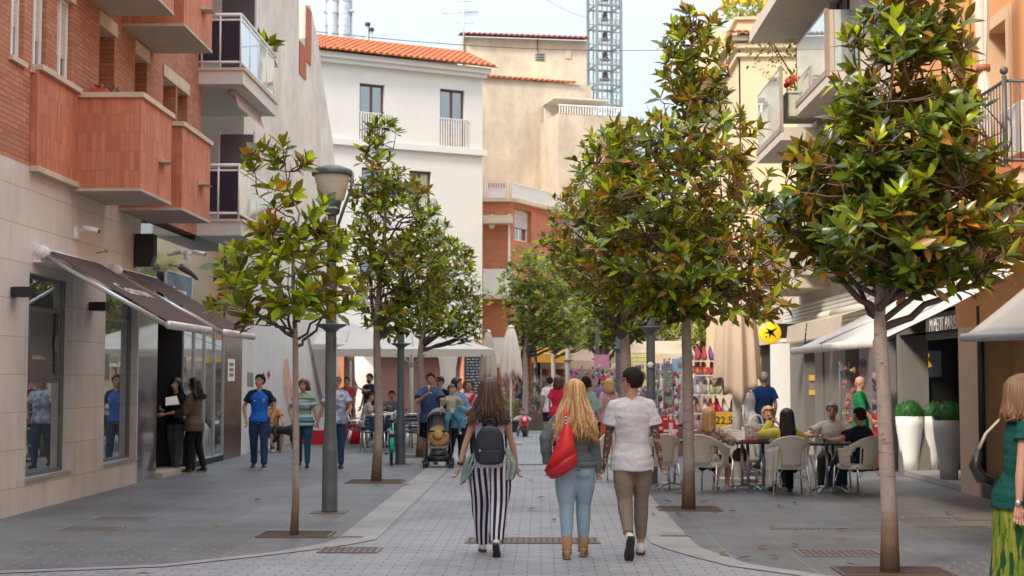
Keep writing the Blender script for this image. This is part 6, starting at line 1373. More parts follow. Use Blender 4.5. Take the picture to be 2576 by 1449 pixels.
sb_ = person('seated woman in orange patterned top and dark shorts against the painted wall', at(683, 1136), PI + .5, 1.62, 'f', legs=((78, 85, 3), (74, 80, 3)), hands=(((-.15, .42, .72), (-.8, -.3, -.6)), ((.25, .30, .85), (.8, -.3, -.6))), seat=.42, skin=skin_a, top=('tee', pattern('orange_print', (.45, .12, .03), [(.1, .25, .08), (.6, .35, .08)], 20.), {'hem': -.05}), bottom=('shorts', jeans_d, {}), shoe=(mat('tan_sandal', (.4, .25, .15)), sole_b), hair=('bob', 'brown', .08), vox=.015, seed=26)
person('man in red tee shirt and sunglasses standing at the back of the café', atY(873, 40.5), PI, 1.70, 'm', legs=((2, 2, 2), (-2, 4, 2)), skin=skin_b, top=('tee', cloth('brick_red_cotton', (.42, .05, .045)), {'hem': -.08}), bottom=('shorts', cloth('dark_olive_shorts', (.08, .08, .05)), {}), shoe=(black, sole_b), hair=('short', 'dark'), vox=.016, seed=27, fat=1.1, glasses=True)
person('bearded waiter in black shirt with his arm raised at the café', atY(930, 38.5), PI - .5, 1.80, 'm', legs=((2, 2, 2), (-2, 4, 2)), hands=(((.10, .36, 1.38), (-.6, .2, -.8)), None), skin=skin_b, top=('tee', navy, {}), bottom=('pants', blackc, {}), shoe=(black, sole_b), hair=('short', 'dark'), vox=.016, seed=28, beard='dark')
st = dict(vox=.015)
person('man in beige tee shirt sitting at the café table reaching to the right', atY(915, 34.2), -PI / 2 + .25, 1.74, 'm', legs=((82, 80, 3), (78, 84, 3)), seat=.46, hands=(((.06, .55, .98), (-.6, 0, -1)), ((.30, .42, .78), (.6, 0, -1))), lean=14, skin=skin_b, top=('tee', cloth('beige_cotton', (.40, .34, .30)), {'hem': -.06}), bottom=('pants', jeans_d, {}), shoe=(black, sole_b), hair=('short', 'dark'), seed=29, **st)
person('man in grey tee shirt seen from behind the café table', atY(986, 36.2), PI, 1.72, 'm', legs=((80, 84, 4), (80, 84, 4)), seat=.46, hands=(((-.12, .35, .80), (-.8, 0, -.6)), ((.12, .35, .80), (.8, 0, -.6))), skin=skin_b, top=('tee', cloth('grey_blue_cotton', (.16, .18, .21)), {}), bottom=('pants', navy, {}), shoe=(black, sole_b), hair=('short', 'dark'), seed=30, **st)
person('man in blue tee shirt and black shorts eating an ice cream behind the pushchair', atY(1083, 27.9), PI - .05, 1.78, 'm', legs=((4, 4, 2), (-6, 12, 2)), hands=(((-.245, .36, 1.02), (-1, -.4, -.4)), ((.065, .27, 1.32), (.9, -.2, -.9))), skin=skin_b, top=('tee', cloth('faded_blue_cotton', (.055, .095, .21)), {'hem': -.13, 'loose': .032}), bottom=('shorts', blackc, {'len': .95, 'fit': .03}), shoe=(black, sole_b), hair=('short', 'dark'), vox=.012, seed=31, fat=1.16)
ic = thing('ice_cream', 'small ice cream cone in the hand of the man in the blue tee shirt', 'ice cream', atY(1079, 27.55, 1.40)); mb = MB(); mb.cyl((0, 0, 0), (0, 0, .10), .006, .024, 12); mb.build('cone', mat('wafer', (.5, .3, .12)), ic); mb = MB(); mb.ball((0, 0, .115), .027, 10); mb.build('scoop', mat('vanilla', (.8, .7, .55)), ic)
cp = person('man in black cap half hidden behind the man with the ice cream', atY(1107, 31.0), PI - .4, 1.72, 'm', legs=((2, 2, 2), (-2, 4, 2)), skin=skin_b, top=('tee', navy, {}), bottom=('pants', blackc, {}), shoe=(black, sole_b), hair=('short', 'dark'), vox=.018, seed=32)
I_ = INFO[cp.name]; mb = MB(); hc_ = I_['HC']; mb.ball(hc_ + Vector((0, -.01, .06)), (.09, .11, .08), 14); mb.tube([hc_ + Vector((0, .07, .05)), hc_ + Vector((0, .19, .035))], [(.07, .008), (.05, .006)], 12, side=(1, 0, 0)); mb.build('cap', black, cp)
person('woman in light blue shirt carrying a toddler and turned to the side', atY(1150, 27.3), PI + 1.0, 1.68, 'f', legs=((4, 3, 1), (-5, 8, 1)), hands=(((-.14, .30, 1.02), (-.8, -.4, -.6)), ((.12, .32, 1.12), (.9, -.3, -.8))), head=(20, 0), skin=skin_a, top=('long', cloth('light_blue_linen', (.16, .36, .50)), {'hem': -.16, 'loose': .03}), bottom=('pants', navy, {'fit': .004}), shoe=(mat('tan_sandal', (.4, .25, .15)), sole_w), hair=('bob', 'black', .02), vox=.013, seed=33)
person('toddler in cream jumper and blue jeans held on an arm', atY(1137, 26.95, .62), PI + .2, .98, 'f', legs=((55, 60, 14), (50, 62, 14)), hands=(((-.18, .3, 1.2), (-.8, 0, -1)), ((.28, .22, 1.2), (.8, 0, -1))), skin=skin_c, hs=1.45, head=(40, 0), top=('long', cloth('cream_knit', (.55, .50, .36)), {'hem': -.05, 'loose': .035}), bottom=('pants', cloth('toddler_denim', (.08, .22, .33)), {'fit': .03}), shoe=(mat('grey_toddler_shoe', (.4, .42, .42)), sole_w), hair=('short', 'auburn'), vox=.018, seed=34)
wr = person('short haired woman with a red cardigan over her shoulders beside the toddler', atY(1178, 28.4), PI + .1, 1.64, 'f', legs=((3, 3, 1), (-3, 6, 1)), skin=skin_b, top=('tee', cloth('white_print', (.6, .6, .65)), {'hem': -.1}), bottom=('pants', blackc, {}), shoe=(black, sole_b), hair=('bob', 'auburn', .0), vox=.014, seed=35, head=(15, 8))
I_ = INFO[wr.name]; mb = MB(); S0 = I_['Sh']; mb.tube([S0 + Vector((-.17, 0, .02)), S0 + Vector((0, -.06, .05)), S0 + Vector((.17, 0, .02))], [.06, .07, .06], 10); mb.tube([S0 + Vector((-.12, .08, .04)), S0 + Vector((-.02, .13, -.08)), S0 + Vector((-.02, .14, -.4))], [.05, .05, .045], 10); mb.tube([S0 + Vector((.12, .08, .04)), S0 + Vector((.02, .13, -.08)), S0 + Vector((.05, .14, -.36))], [.05, .05, .045], 10)
me = solid(mb, .012, 3, .01, 8.); me.materials.append(cloth('bright_red_knit', (.62, .02, .05))); link_mesh('cardigan', me, wr)
# child on toy motorbike
person('small child in pale jumper riding a red toy motorbike towards the camera', atY(1314, 41.5, .0), PI, .98, 'm', legs=((70, 55, 16), (60, 62, 16)), seat=.42, hs=1.45, hands=(((-.24, .26, .86), (-1, -.3, -.4)), ((.24, .26, .86), (1, -.3, -.4))), skin=skin_c, lean=10, head=(0, -8), top=('long', cloth('pale_knit', (.55, .55, .52)), {'loose': .04}), bottom=('pants', cloth('grey_joggers', (.2, .2, .22)), {'fit': .03}), shoe=(black, sole_w), hair=('short', 'brown'), vox=.022, seed=36)
# far backs
far = [('man in white tee shirt and navy shorts walking away near the bollard', 1383, 38.0, .3, 1.72, 'm', ('tee', white_tee, {}), ('shorts', navy, {}), ('short', 'dark')),
       ('woman with brown hair in red tee shirt beside the blonde woman in denim', 1404, 33.5, -.1, 1.72, 'f', ('tee', cloth('crimson_cotton', (.62, .02, .07)), {'loose': .03}), ('pants', blackc, {}), ('long', 'brown', .12)),
       ('woman in mint green patterned blouse between the two walking women and the man', 1474, 27.5, 0, 1.70, 'f', ('half', pattern('mint_print', (.36, .56, .50), [(.04, .12, .16)], 45., thr=.62), {'loose': .03, 'hem': -.16}), ('pants', cloth('faded_denim', (.1, .2, .35)), {}), ('bob', 'dark', .02)),
       ('woman with wavy blonde hair and pale pink shawl near the pink stall', 1532, 30.5, .1, 1.66, 'f', ('long', cloth('dusty_pink', (.55, .33, .32)), {'loose': .03}), ('skirt', cloth('coral_skirt', (.65, .12, .05)), {}), ('long', 'blonde', .16)),
       ('woman with a red headband facing the camera at the pink stall', 1517, 36.5, PI, 1.72, 'f', ('tee', cloth('purple_cotton', (.2, .14, .3)), {}), ('pants', navy, {}), ('bob', 'dark', .05)),
       ('tall person in green hood passing far away behind the stalls', 1436, 52, 0, 1.6, 'm', ('long', navy, {}), ('pants', blackc, {}), ('short', 'dark'))]
for i, (lb, px, Y, rz, H, sx, tp, btm, hr) in enumerate(far[:5]):
 q = person(lb, atY(px, Y), rz, H, sx, legs=((8, 6, 1), (-8, 14, 1)), skin=skin_b, top=tp, bottom=btm, shoe=(black, sole_b), hair=hr, vox=.017, seed=50 + i, face=rz > 2)
 if 'headband' in lb: I_ = INFO[q.name]; mb = MB(); mb.tube([I_['HC'] + Vector((.085 * math.cos(a), -.01 + .1 * math.sin(a), .085)) for a in [2 * PI * k / 16 for k in range(16)]], .02, 8, closed=True); mb.build('headband', mat('red_ribbon', (.7, .02, .03)), q)
# terrace guests on the right
seatl = ((92, 94, 5), (88, 84, 5))
person('woman with straight blonde hair in flowery blouse sitting with her back turned', atY(1782, 21.3), -.62, 1.66, 'f', legs=((92, 96, 3), (90, 102, 3)), seat=.37, hands=(((.05, .42, .76), (-.8, -.3, -.5)), ((.28, .38, .76), (.9, -.2, -.5))), skin=skin_a, top=('half', pattern('flowery_print', (.55, .46, .38), [(.16, .10, .20), (.35, .22, .14)], 26., thr=.53), {'loose': .03, 'hem': -.06}), bottom=('shorts', navy, {}), shoe=(mat('cream_slipper', (.62, .55, .45)), sole_w), hair=('long', 'blonde', .22, .9), vox=.012, seed=61, head=(15, 0), face=False)
sg_ = person('blonde woman with sunglasses on her head facing the camera across the terrace table', atY(1931, 22.6), PI + .15, 1.66, 'f', legs=seatl, seat=.37, hands=(((-.02, .24, 1.10), (-.8, 0, -.8)), ((.18, .38, .78), (.9, 0, -.5))), skin=skin_a, top=('tank', cloth('cream_vest', (.55, .48, .42)), {}), bottom=('pants', jeans_d, {}), shoe=(black, sole_b), hair=('bun', 'blonde'), vox=.012, seed=62, head=(-6, 0))
I_ = INFO[sg_.name]; mb = MB()
for q in (-1, 1): mb.ball(I_['HC'] + Vector((q * .035, .07, .09)), (.028, .012, .020), 10)
mb.build('sunglasses', black, sg_)
person('woman with long black hair in yellow top sitting with her back to the street', atY(1978, 20.9), .05, 1.66, 'f', legs=seatl, seat=.37, hands=(((-.19, .28, 1.08), (-1, .1, -.7)), ((.22, .36, .80), (.9, 0, -.6))), skin=skin_a, top=('long', cloth('lemon_yellow_knit', (.66, .58, .10)), {'loose': .03, 'hem': -.05}), bottom=('pants', blackc, {}), shoe=(black, sole_b), hair=('long', 'black', .34, .8), vox=.012, seed=63, face=False)
person('grey haired man with glasses and beard in pale tee shirt smiling at the terrace table', atY(2092, 22.2), PI - .22, 1.76, 'm', legs=((91, 90, 8), (88, 80, 8)), seat=.37, hands=(((-.22, .34, .80), (-1, -.2, -.5)), ((.26, .36, .80), (1, -.2, -.5))), lean=4, skin=skin_b, top=('tee', cloth('pale_grey_cotton', (.42, .42, .39)), {'loose': .025}), bottom=('pants', cloth('charcoal_cloth', (.05, .05, .05)), {}), shoe=(black, sole_b), hair=('short', 'grey'), vox=.011, seed=64, glasses=True, beard='grey', fat=1.1)
person('dark haired man in navy polo shirt sitting sideways in the wicker chair', atY(2172, 20.9), .72, 1.70, 'm', legs=((88, 66, 4), (84, 56, 4)), seat=.37, hands=(((-.30, .40, .80), (-1, -.1, -.4)), ((.2, .36, .76), (1, -.2, -.5))), lean=8, skin=skin_b, top=('tee', navy, {'loose': .028}), bottom=('pants', jeans_d, {'fit': .012}), shoe=(cloth('white_trainer', (.5, .5, .5)), sole_w), hair=('short', 'dark'), vox=.012, seed=65, face=False, fat=1.15)
person('balding man in green long sleeved top looking down beside the near trunk', at(2166, 1186), -PI / 2 - .35, 1.72, 'm', legs=((4, 3, 2), (-4, 6, 2)), hands=(((-.12, .30, 1.0), (-.8, -.6, -.5)), ((.16, .24, .94), (.8, -.6, 0))), skin=skin_b, top=('half', cloth('emerald_jersey', (.01, .17, .06)), {'sleeve_len': 1}), bottom=('pants', blackc, {}), shoe=(cloth('blue_trainer', (.02, .2, .35)), sole_b), hair=('bald', 'dark'), vox=.013, seed=66, head=(0, -18))
person('man in navy polo shirt standing at the display rack with his back turned', atY(1921, 28.5), .2, 1.80, 'm', legs=((4, 3, 2), (-4, 6, 2)), skin=skin_b, top=('tee', cloth('dark_blue_polo', (.01, .035, .14)), {'loose': .03}), bottom=('shorts', cloth('beige_shorts', (.3, .26, .2)), {'len': .95}), shoe=(black, sole_b), hair=('short', 'grey'), vox=.014, seed=67, face=False, fat=1.12)
person('man in white tee shirt and printed shorts bending at the rack behind the folded parasol', atY(1881, 26.5), .9, 1.74, 'm', legs=((4, 3, 2), (-4, 6, 2)), hands=(((-.2, .34, 1.05), (-.8, -.4, -.6)), ((.22, .3, 1.0), (1, -.4, -.4))), lean=6, skin=skin_b, top=('tee', cloth('soft_white_cotton', (.55, .55, .56)), {'loose': .03}), bottom=('shorts', pattern('printed_shorts', (.03, .04, .08), [(.3, .3, .32)], 18.), {'len': .95}), shoe=(black, sole_b), hair=('short', 'grey'), vox=.014, seed=68, face=False, fat=1.2)
# woman at the right edge
sk = pattern('green_yellow_skirt_print', (.17, .24, .025), [(.06, .15, .02), (.30, .29, .04), (.015, .07, .03)], 24., .85, 'streak', .53)
re_ = person('woman in dark teal blouse and green and yellow patterned skirt at the right edge', (3.21, 9.75, 0), -PI / 2 - .15, 1.70, 'f', legs=((4, 3, 1), (-4, 6, 1)), hands=(((-.25, .2, .90), (-1, -.6, 0)), ((.235, -.03, .78), (.6, -1, 0))), skin=skin_a, top=('cap', cloth('dark_teal_blouse', (.008, .075, .065), bump=.8), {'hem': -.10, 'loose': .018, 'disp': .014}), bottom=('skirt', sk, {}), shoe=(black, sole_b), hair=('bob', 'sandy', .15, 1.0), vox=.008, strands=260, seed=70, lean=6, head=(14, 0), fat=1.0)
I_ = INFO[re_.name]; mb = MB(); a_ = I_['arms'][1]; w_ = a_[2].lerp(a_[1], .10); mb.tube([w_ + Vector((0, 0, -.014)), w_ + Vector((0, 0, .014))], .029, 16); o_ = mb.build('watch_strap', mat('dark_strap', (.03, .03, .03), .5)); o_.matrix_world = local(re_); tag(o_, 'wrist watch on the arm of the woman in the dark teal blouse', 'watch')
mb = MB(); mb.cyl(w_ + Vector((.026, -.012, 0)), w_ + Vector((.036, -.016, 0)), .020, n=16); d_ = mb.build('watch_face', alu, o_)
Mr = local(re_); hbg = thing('handbag', 'black and cream handbag hanging behind the woman in the teal blouse', 'bag', Mr @ Vector((-.08, -.20, 1.14)), re_.rotation_euler.z)
mb = MB(); mb.tube([(0, -.03, .08), (0, -.06, -.02), (0, -.02, -.10), (0, .06, -.13)], [(.04, .025), (.055, .04), (.055, .045), (.04, .03)], 16, side=(1, 0, 0)); mb.build('bag_body', mat('black_leather', (.015, .014, .015), .35), hbg)
mb = MB(); mb.tube([(0, -.03, .09), (0, .02, .20), (-.02, .12, .30), (-.03, .2, .32)], [(.03, .012), (.03, .01), (.025, .008), (.02, .008)], 12, side=(1, 0, 0)); mb.build('bag_strap', mat('cream_leather', (.5, .42, .32), .6), hbg)
# ================================================================ lamp posts, bollard
def lamp_post(label, x, y, zf=2.36, head=True, h=4.3, k=1., m=None):
 t = thing('street_lamp', label, 'street lamp', (x, y, 0), 0, 'grey green lamp posts along the street'); m = m or greypaint
 mb = MB(); mb.lathe([(.122 * k, .012), (.12 * k, .03), (.115 * k, .8), (.112 * k, .82), (.104 * k, .84), (.085 * k, 1.25), (.082 * k, 2.3), (.070 * k, h - .62), (.070 * k, h - .55)], (0, 0, 0), 24); mb.build('post', m, t)
 mb = MB(); mb.box((-.22, -.2, .004), (.22, .2, .012)); mb.build('base_plate', mat('rust_stain_plate', (.2, .13, .09), .8, var=.4, scale=20), t)
 mb = MB(); mb.lathe([(.08 * k, zf - .10), (.10, zf - .06), (.2, zf - .012), (.205, zf), (.19, zf + .005), (.08 * k, zf + .012)], (0, 0, 0), 24); mb.build('flange', m, t)
 if head:
  z = h - .55
  mb = MB(); mb.lathe([(.07, z), (.095, z + .02), (.115, z + .14), (.125, z + .16), (.10, z + .17)], (0, 0, 0), 20); mb.build('lamp_collar', m, t)
  mb = MB(); mb.lathe([(.12, z + .17), (.155, z + .2), (.225, z + .49), (.23, z + .51)], (0, 0, 0), 28, cap=True); mb.build('lamp_glass', mat('milky_lamp_glass', (.68, .64, .50), .25, var=.12, scale=5), t)
  mb = MB(); mb.lathe([(.255, z + .50), (.262, z + .52), (.262, z + .56), (.235, z + .585), (.10, z + .63), (.02, z + .64)], (0, 0, 0), 28); mb.build('lamp_cap', m, t)
  for sg in (1,): mb = MB(); mb.tube([(sg * .25, 0, z + .52), (sg * .24, 0, z + .32), (sg * .15, 0, z + .08), (sg * .07, 0, z - .16)], [(.02, .035)] * 4, 8, side=(1, 0, 0)); mb.build('lamp_bracket', m, t)
 return t
p = G(829, 1290); lp1 = lamp_post('grey green lamp post with visible milky lantern beside the thin left tree', p.x, p.y, k=.82)
mb = MB(); mb.tube([(.075, -.04, 2.05), (.082, -.045, 2.2)], [(.03, .006)] * 2, 8, side=(0, 1, 0)); mb.build('torn_sticker', white_paint, lp1)
p = G(1007, 1168); lamp_post('grey green lamp post with wide flange next to the teal bicycle', p.x, p.y, k=.85)
lamp_post('grey green lamp post right of the head of the man in white', P(1637, 900, 22.8).x, 22.8, zf=2.50, k=.85)
lamp_post('grey green lamp post left of the head of the man in white', P(1558, 900, 32.6).x, 32.6, zf=2.36, k=1.05)
lamp_post('pale grey lamp post far away between the far trees', P(1429, 900, 48).x, 48, zf=2.3, m=mat('pale_grey_post', (.35, .36, .36), .6, var=.15), k=1.1)
lamp_post('far teal lamp post near the pink stall', P(1503, 900, 46).x, 46, zf=2.3, k=.8)
st_ = MB(); lp = P(1636, 918, 22.72); st_.cyl((lp.x, lp.y, lp.z), (lp.x, lp.y - .01, lp.z), .05, n=18); tag(st_.build('round_sticker', white_paint), 'round white sticker on the lamp post right of the man in white', 'sticker')
p = P(1347, 900, 51); t = thing('ornate_lamp_post', 'ornate dark cast iron lamp post in the far square', 'lamp post', (p.x, p.y, 0)); mb = MB()
mb.lathe([(.34, 0), (.34, .15), (.27, .2), (.25, .9), (.29, .95), (.2, 1.0), (.13, 1.1), (.12, 1.5), (.16, 1.55), (.09, 1.6), (.08, 2.0), (.12, 2.03), (.07, 2.08), (.055, 2.6), (.09, 2.63), (.05, 2.7), (.045, 3.4)], (0, 0, 0), 14); mb.build('post', mat('dark_cast_iron', (.05, .055, .055), .5, .4), t)
mb = MB(); mb.lathe([(.1, 3.4), (.18, 3.8), (.2, 3.85), (.05, 4.0)], (0, 0, 0), 8); mb.build('lantern', mat('milky_lamp_glass', (.5, .5, .4)), t)
p = P(1376, 950, 39.5); t = thing('bollard', 'black bollard beside the man in white tee shirt and navy shorts', 'bollard', (p.x, p.y, 0)); mb = MB(); mb.lathe([(.09, 0), (.09, .95), (.1, .96), (.1, 1.02), (.06, 1.06), (.01, 1.07)], (0, 0, 0), 14); mb.build('bollard_body', black, t)
# ================================================================ shop awnings, left
brown_canvas = mat('brown_canvas', (.078, .042, .036), .9, var=.12, scale=4, bump=.3, bscale=150)
def awning_left(label, y0, y1, drop=.9, word=True):
 x0, x1, z0, z1 = XLW + .12, -4.74, 3.27, 2.36
 t = thing('shop_awning', label, 'awning', (XLW, y0, 0), 0, 'brown shop awnings on the stone building')
 M_ = Matrix.Translation((-XLW, -y0, 0))
 mb = MB(M_); mb.prism([(x0 + .02, y0 + .12, z0 + .05), (x1 - .03, y0 + .12, z1 + .05), (x1 - .03, y1 - .05, z1 + .05), (x0 + .02, y1 - .05, z0 + .05)], (0, 0, .008)); cv = mb.build('canvas', brown_canvas, t)
 mb = MB(M_); mb.tube([(XLW + .10, y0 - .012, z0 + .02), (XLW + .10, y0 + .16, z0 + .02)], .085, 16); mb.box((XLW + .002, y0, z0 - .11), (XLW + .10, y0 + .15, z0 + .12)); mb.build('bracket', white_paint, t)
 mb = MB(M_); mb.tube([(XLW + .10, y0 + .16, z0 + .03), (XLW + .10, y1, z0 + .03)], .05, 12); mb.build('roller', white_paint, t)
 mb = MB(M_); mb.tube([(XLW + .10, y0 + .03, z0 - .01), (x1, y0 + .03, z1 - .01)], [(.012, .030)] * 2, 8, side=(0, 1, 0)); mb.build('side_arm', alu, t); mb = MB(M_); mb.tube([(XLW + .10, y1 - .05, z0 - .03), (x1, y1 - .05, z1 - .01)], [(.012, .028)] * 2, 8, side=(0, 1, 0)); mb.build('side_arm', alu, t)
 mb = MB(M_); n = 12; mb.rings([[(x1 + .01 + .04 * math.cos(a), yy, z1 - .0 + .055 * math.sin(a)) for a in [2 * math.pi * k / n for k in range(n)]] for yy in (y0, y1)]); mb.build('front_bar', mat('anodised_bar', (.66, .65, .64), .35, .6), t)
 if word:
  sl_ = Vector((x1 - x0, 0, z1 - z0)).normalized(); nn = Vector((-sl_.z, 0, sl_.x))
  Mx = Matrix(((0, nn.x, -sl_.x, x0 + (x1 - x0) * .52 - XLW), (1, nn.y, 0, (y1 - y0) / 2 + .1), (0, nn.z, -sl_.z, z0 + (z1 - z0) * .52 + .065), (0, 0, 0, 1)))
  text_mesh('Garrow', .42, Mx, cloth_white, t, extr=.002)
awning_left('nearer brown awning with white script lettering over the first shop window', 17.95, 20.25)
awning_left('farther brown awning over the shop doorway', 21.1, 23.35, word=False)
for i, (px, py, lb) in enumerate(((45, 735, 'black box wall lamp left of the first shop window'), (240, 771, 'black box wall lamp between the two shop windows'))):
 q = onX(px - 12, py, XLW); t = thing('wall_lamp', lb, 'wall lamp', (XLW, q.y, q.z)); mb = MB(); mb.box((.002, -.09, -.06), (.06, .09, .06)); mb.build('mount', black, t); mb = MB(); mb.box((.06, -.12, -.062), (.25, .12, .062)); mb.build('lamp_body', black, t, bevel=.004)
q = onX(340, 630, XLW); t = thing('loudspeaker', 'black loudspeaker mounted above the shop awnings', 'speaker', (XLW, q.y, q.z)); mb = MB(); mb.prism([(.02, -.1, -.26), (.26, -.1, -.26), (.32, -.1, -.12), (.32, -.1, .26), (.02, -.1, .26)], (0, .22, 0)); mb.build('speaker_case', black, t, bevel=.006); mb = MB(); mb.box((.321, -.08, -.1), (.325, .1, .24)); mb.build('grille', mat('grille_cloth', (.03, .03, .035), .9), t)
for px, py, lb in ((188, 582, 'white swivel security camera high on the stone wall'), (470, 640, 'pale security camera on the mirrored fascia'),):
 q = onX(px, py, XLW); t = thing('security_camera', lb, 'camera', (XLW, q.y, q.z)); mb = MB(); mb.box((.002, -.05, -.10), (.05, .05, .06)); mb.tube([(.05, 0, -.0), (.16, 0, .03)], .016, 8); mb.build('camera_mount', white_paint, t); mb = MB(); mb.tube([(.12, .0, .05), (.34, -.02, .0)], .04, 12); mb.build('camera_body', white_paint, t); mb = MB(); mb.cyl((.34, -.02, 0), (.35, -.02, -.002), .03, n=12); mb.build('camera_lens', black, t)
q = onX(243, 636, XLW); t = thing('wall_bracket', 'small metal fitting left on the stone wall between the awnings', 'bracket', (XLW, q.y, q.z)); mb = MB(); mb.tube([(.002, 0, 0), (.14, 0, .02), (.16, .03, .06)], .012, 6); mb.ball((.15, .0, .03), .035, 8); mb.build('fitting', steel, t)
# projecting blue sign
pz = onX(433, 714, -6.05); t = thing('projecting_sign', 'blue rectangular sign with a round badge and white lettering over the second awning', 'sign', (XLW, pz.y, pz.z))
M_ = frame((.0, 0, 0), (1, -.0, 0), (0, -1, 0)); w, h = .50, .45
ang = Matrix.Rotation(math.radians(52), 4, 'Z')
ys0, ys1 = yx(401), yx(466); ww = ys1 - ys0
MS = frame((.10, ys0 - pz.y, 0), (0, 1, 0), (1, 0, 0))
mb = MB(MS); mb.box((0, -.03, -.26), (ww, .0, .28)); mb.build('sign_board', mat('sign_blue', (.045, .17, .27), .4, var=.1), t)
mb = MB(MS); mb.box((-.02, -.035, -.28), (0, .01, .30)); mb.box((ww, -.035, -.28), (ww + .02, .01, .30)); mb.box((-.02, -.035, .28), (ww + .02, .01, .30)); mb.box((0, -.1, -.02), (.04, -.035, .02)); mb.build('sign_frame', white_paint, t)
mb = MB(MS); cxs = ww * .48; n = 36
for r, dy, m in ((.25, .003, 1), (.22, .006, 0)):
 mb.add([(cxs + r * 1.6 * math.cos(2 * math.pi * k / n), dy, .0 + r * math.sin(2 * math.pi * k / n)) for k in range(n)], [list(range(n))[::-1]], m)
mb.build('badge', [mat('badge_navy', (.05, .10, .16), .4), mat('badge_blue', (.04, .22, .38), .4)], t)
text_mesh('Garrow', .20, MS @ Matrix.Translation((cxs, .010, -.03)), white_paint, t, font_scale_x=1.5)
for k in range(6): mb = MB(MS); mb.ball((ww * (.08 + .17 * (k % 2)) if k < 3 else ww * (.82 + .1 * (k % 2)), .004, .2 - .14 * (k % 3)), (.07, .004, .035), 8); mb.build('printed_blob', mat('badge_light', (.09, .27, .38), .5), t)
mb = MB(MS); mb.tube([(-.3, .12, .36), (.5, .12, .38)], .015, 6); mb.tube([(.5, .12, .38), (.9, .2, .30), (1.05, .28, .2)], [.06, .05, .02], 8); mb.build('sign_spotlight', mat('spot_grey', (.12, .12, .12), .4, .4), t)
# old scalloped awning under the upper left balcony
t = thing('retracted_awning', 'retracted pinkish awning with scalloped edge under the upper left balcony', 'awning', (XLW, YA1, 0)); mb = MB(Matrix.Translation((-XLW, -YA1, 0)))
xa, za = -5.95, 7.18; y0_, y1_ = 27.0, 29.6; n = 20
mb.tube([(xa, y0_, za), (xa, y1_, za)], .06, 10)
for i in range(n): a, b = y0_ + (y1_ - y0_) * i / n, y0_ + (y1_ - y0_) * (i + 1) / n; mb.add([(xa + .05, a, za), (xa + .05, b, za), (xa + .12, b, za - .22), (xa + .13, (a + b) / 2, za - .30), (xa + .12, a, za - .22)], [(0, 1, 2, 3, 4)])
mb.build('canvas', mat('pinkish_canvas', (.52, .42, .38), .9), t)
# ================================================================ right awnings
def awning_right(label, x0, x1, z0, z1, ya, yb, cm, bm, dz=0., br=(.055, .045)):
 t = thing('cream_shop_awning', label, 'awning', (XRW, ya, 0)); M_ = Matrix.Translation((-XRW, -ya, 0))
 n = 14; mb = MB(M_); gridv = []
 for i in range(n + 1):
  for j in range(n + 1):
   u, v = i / n, j / n; gridv.append((x0 + (x1 - x0) * u, ya + (yb - ya) * v, z0 + (z1 - z0) * u - dz * u * (1 - v) - .05 * math.sin(math.pi * u) + .012 * math.sin(v * 19) * math.sin(math.pi * u)))
 mb.add(gridv, [(i * (n + 1) + j, i * (n + 1) + j + 1, (i + 1) * (n + 1) + j + 1, (i + 1) * (n + 1) + j) for i in range(n) for j in range(n)], 0, True)
 cv = mb.build('canvas', cm, t); so2 = cv.modifiers.new('t', 'SOLIDIFY'); so2.thickness = .006
 mb = MB(M_); mb.tube([(x1 - .02, ya, z1 - .02 - dz), (x1 - .02, yb, z1 - .02)], [br] * 2, 16, side=(0, 0, 1)); mb.ball((x1 - .02, yb, z1 - .02), (br[1], br[1], br[0]), 12); mb.build('front_bar', bm, t)
 if dz: return t
 mb = MB(M_); mb.tube([(x1 - .02, ya - .03, z1 - .02), (x1 - .02, ya, z1 - .02)], [(.062, .052)] * 2, 16, side=(0, 0, 1)); mb.build('end_cap', alu, t); mb = MB(M_); ys_ = ya + (yb - ya) * .55; mb.tube([(x0, ys_, z0 + .01), ((x0 + x1) / 2, ys_, (z0 + z1) / 2 - .03), (x1 - .09, ys_, z1 + .03)], .012, 6); mb.tube([(x1 - .02, ys_ - .02, z1 - .02), (x1 - .02, ys_ + .02, z1 - .02)], [(.058, .048)] * 2, 16, side=(0, 0, 1)); mb.build('seam', alu, t)
 mb = MB(M_); mb.tube([(x1, ya + .25, z1 - .03), (5.1, ya + 1.35, 2.68), (x0, ya + .9, z0 - .12)], [(.05, .03)] * 3, 8, side=(0, 0, 1)); mb.ball((5.1, ya + 1.35, 2.68), .055, 8); mb.build('folding_arm', mat('grey_arm', (.20, .21, .22), .4, .5), t)
awning_right('large cream awning over the café terrace with a grey folding arm', XRW - .02, 3.83, 3.36, 2.11, 16.2, 21.6, canvas('soiled_cream_canvas', (.86, .84, .80), .45, .04, .12), mat('cream_bar', (.78, .74, .68), .5))
awning_right('plain cream awning with grey front bar at the right edge of the picture', XRW - .02, 4.46, 3.62, 2.13, 9.2, 15.05, canvas('pale_canopy_canvas', (.84, .79, .72), .4, .03), mat('grey_rim', (.40, .43, .44), .4, .3), .10, (.045, .04))
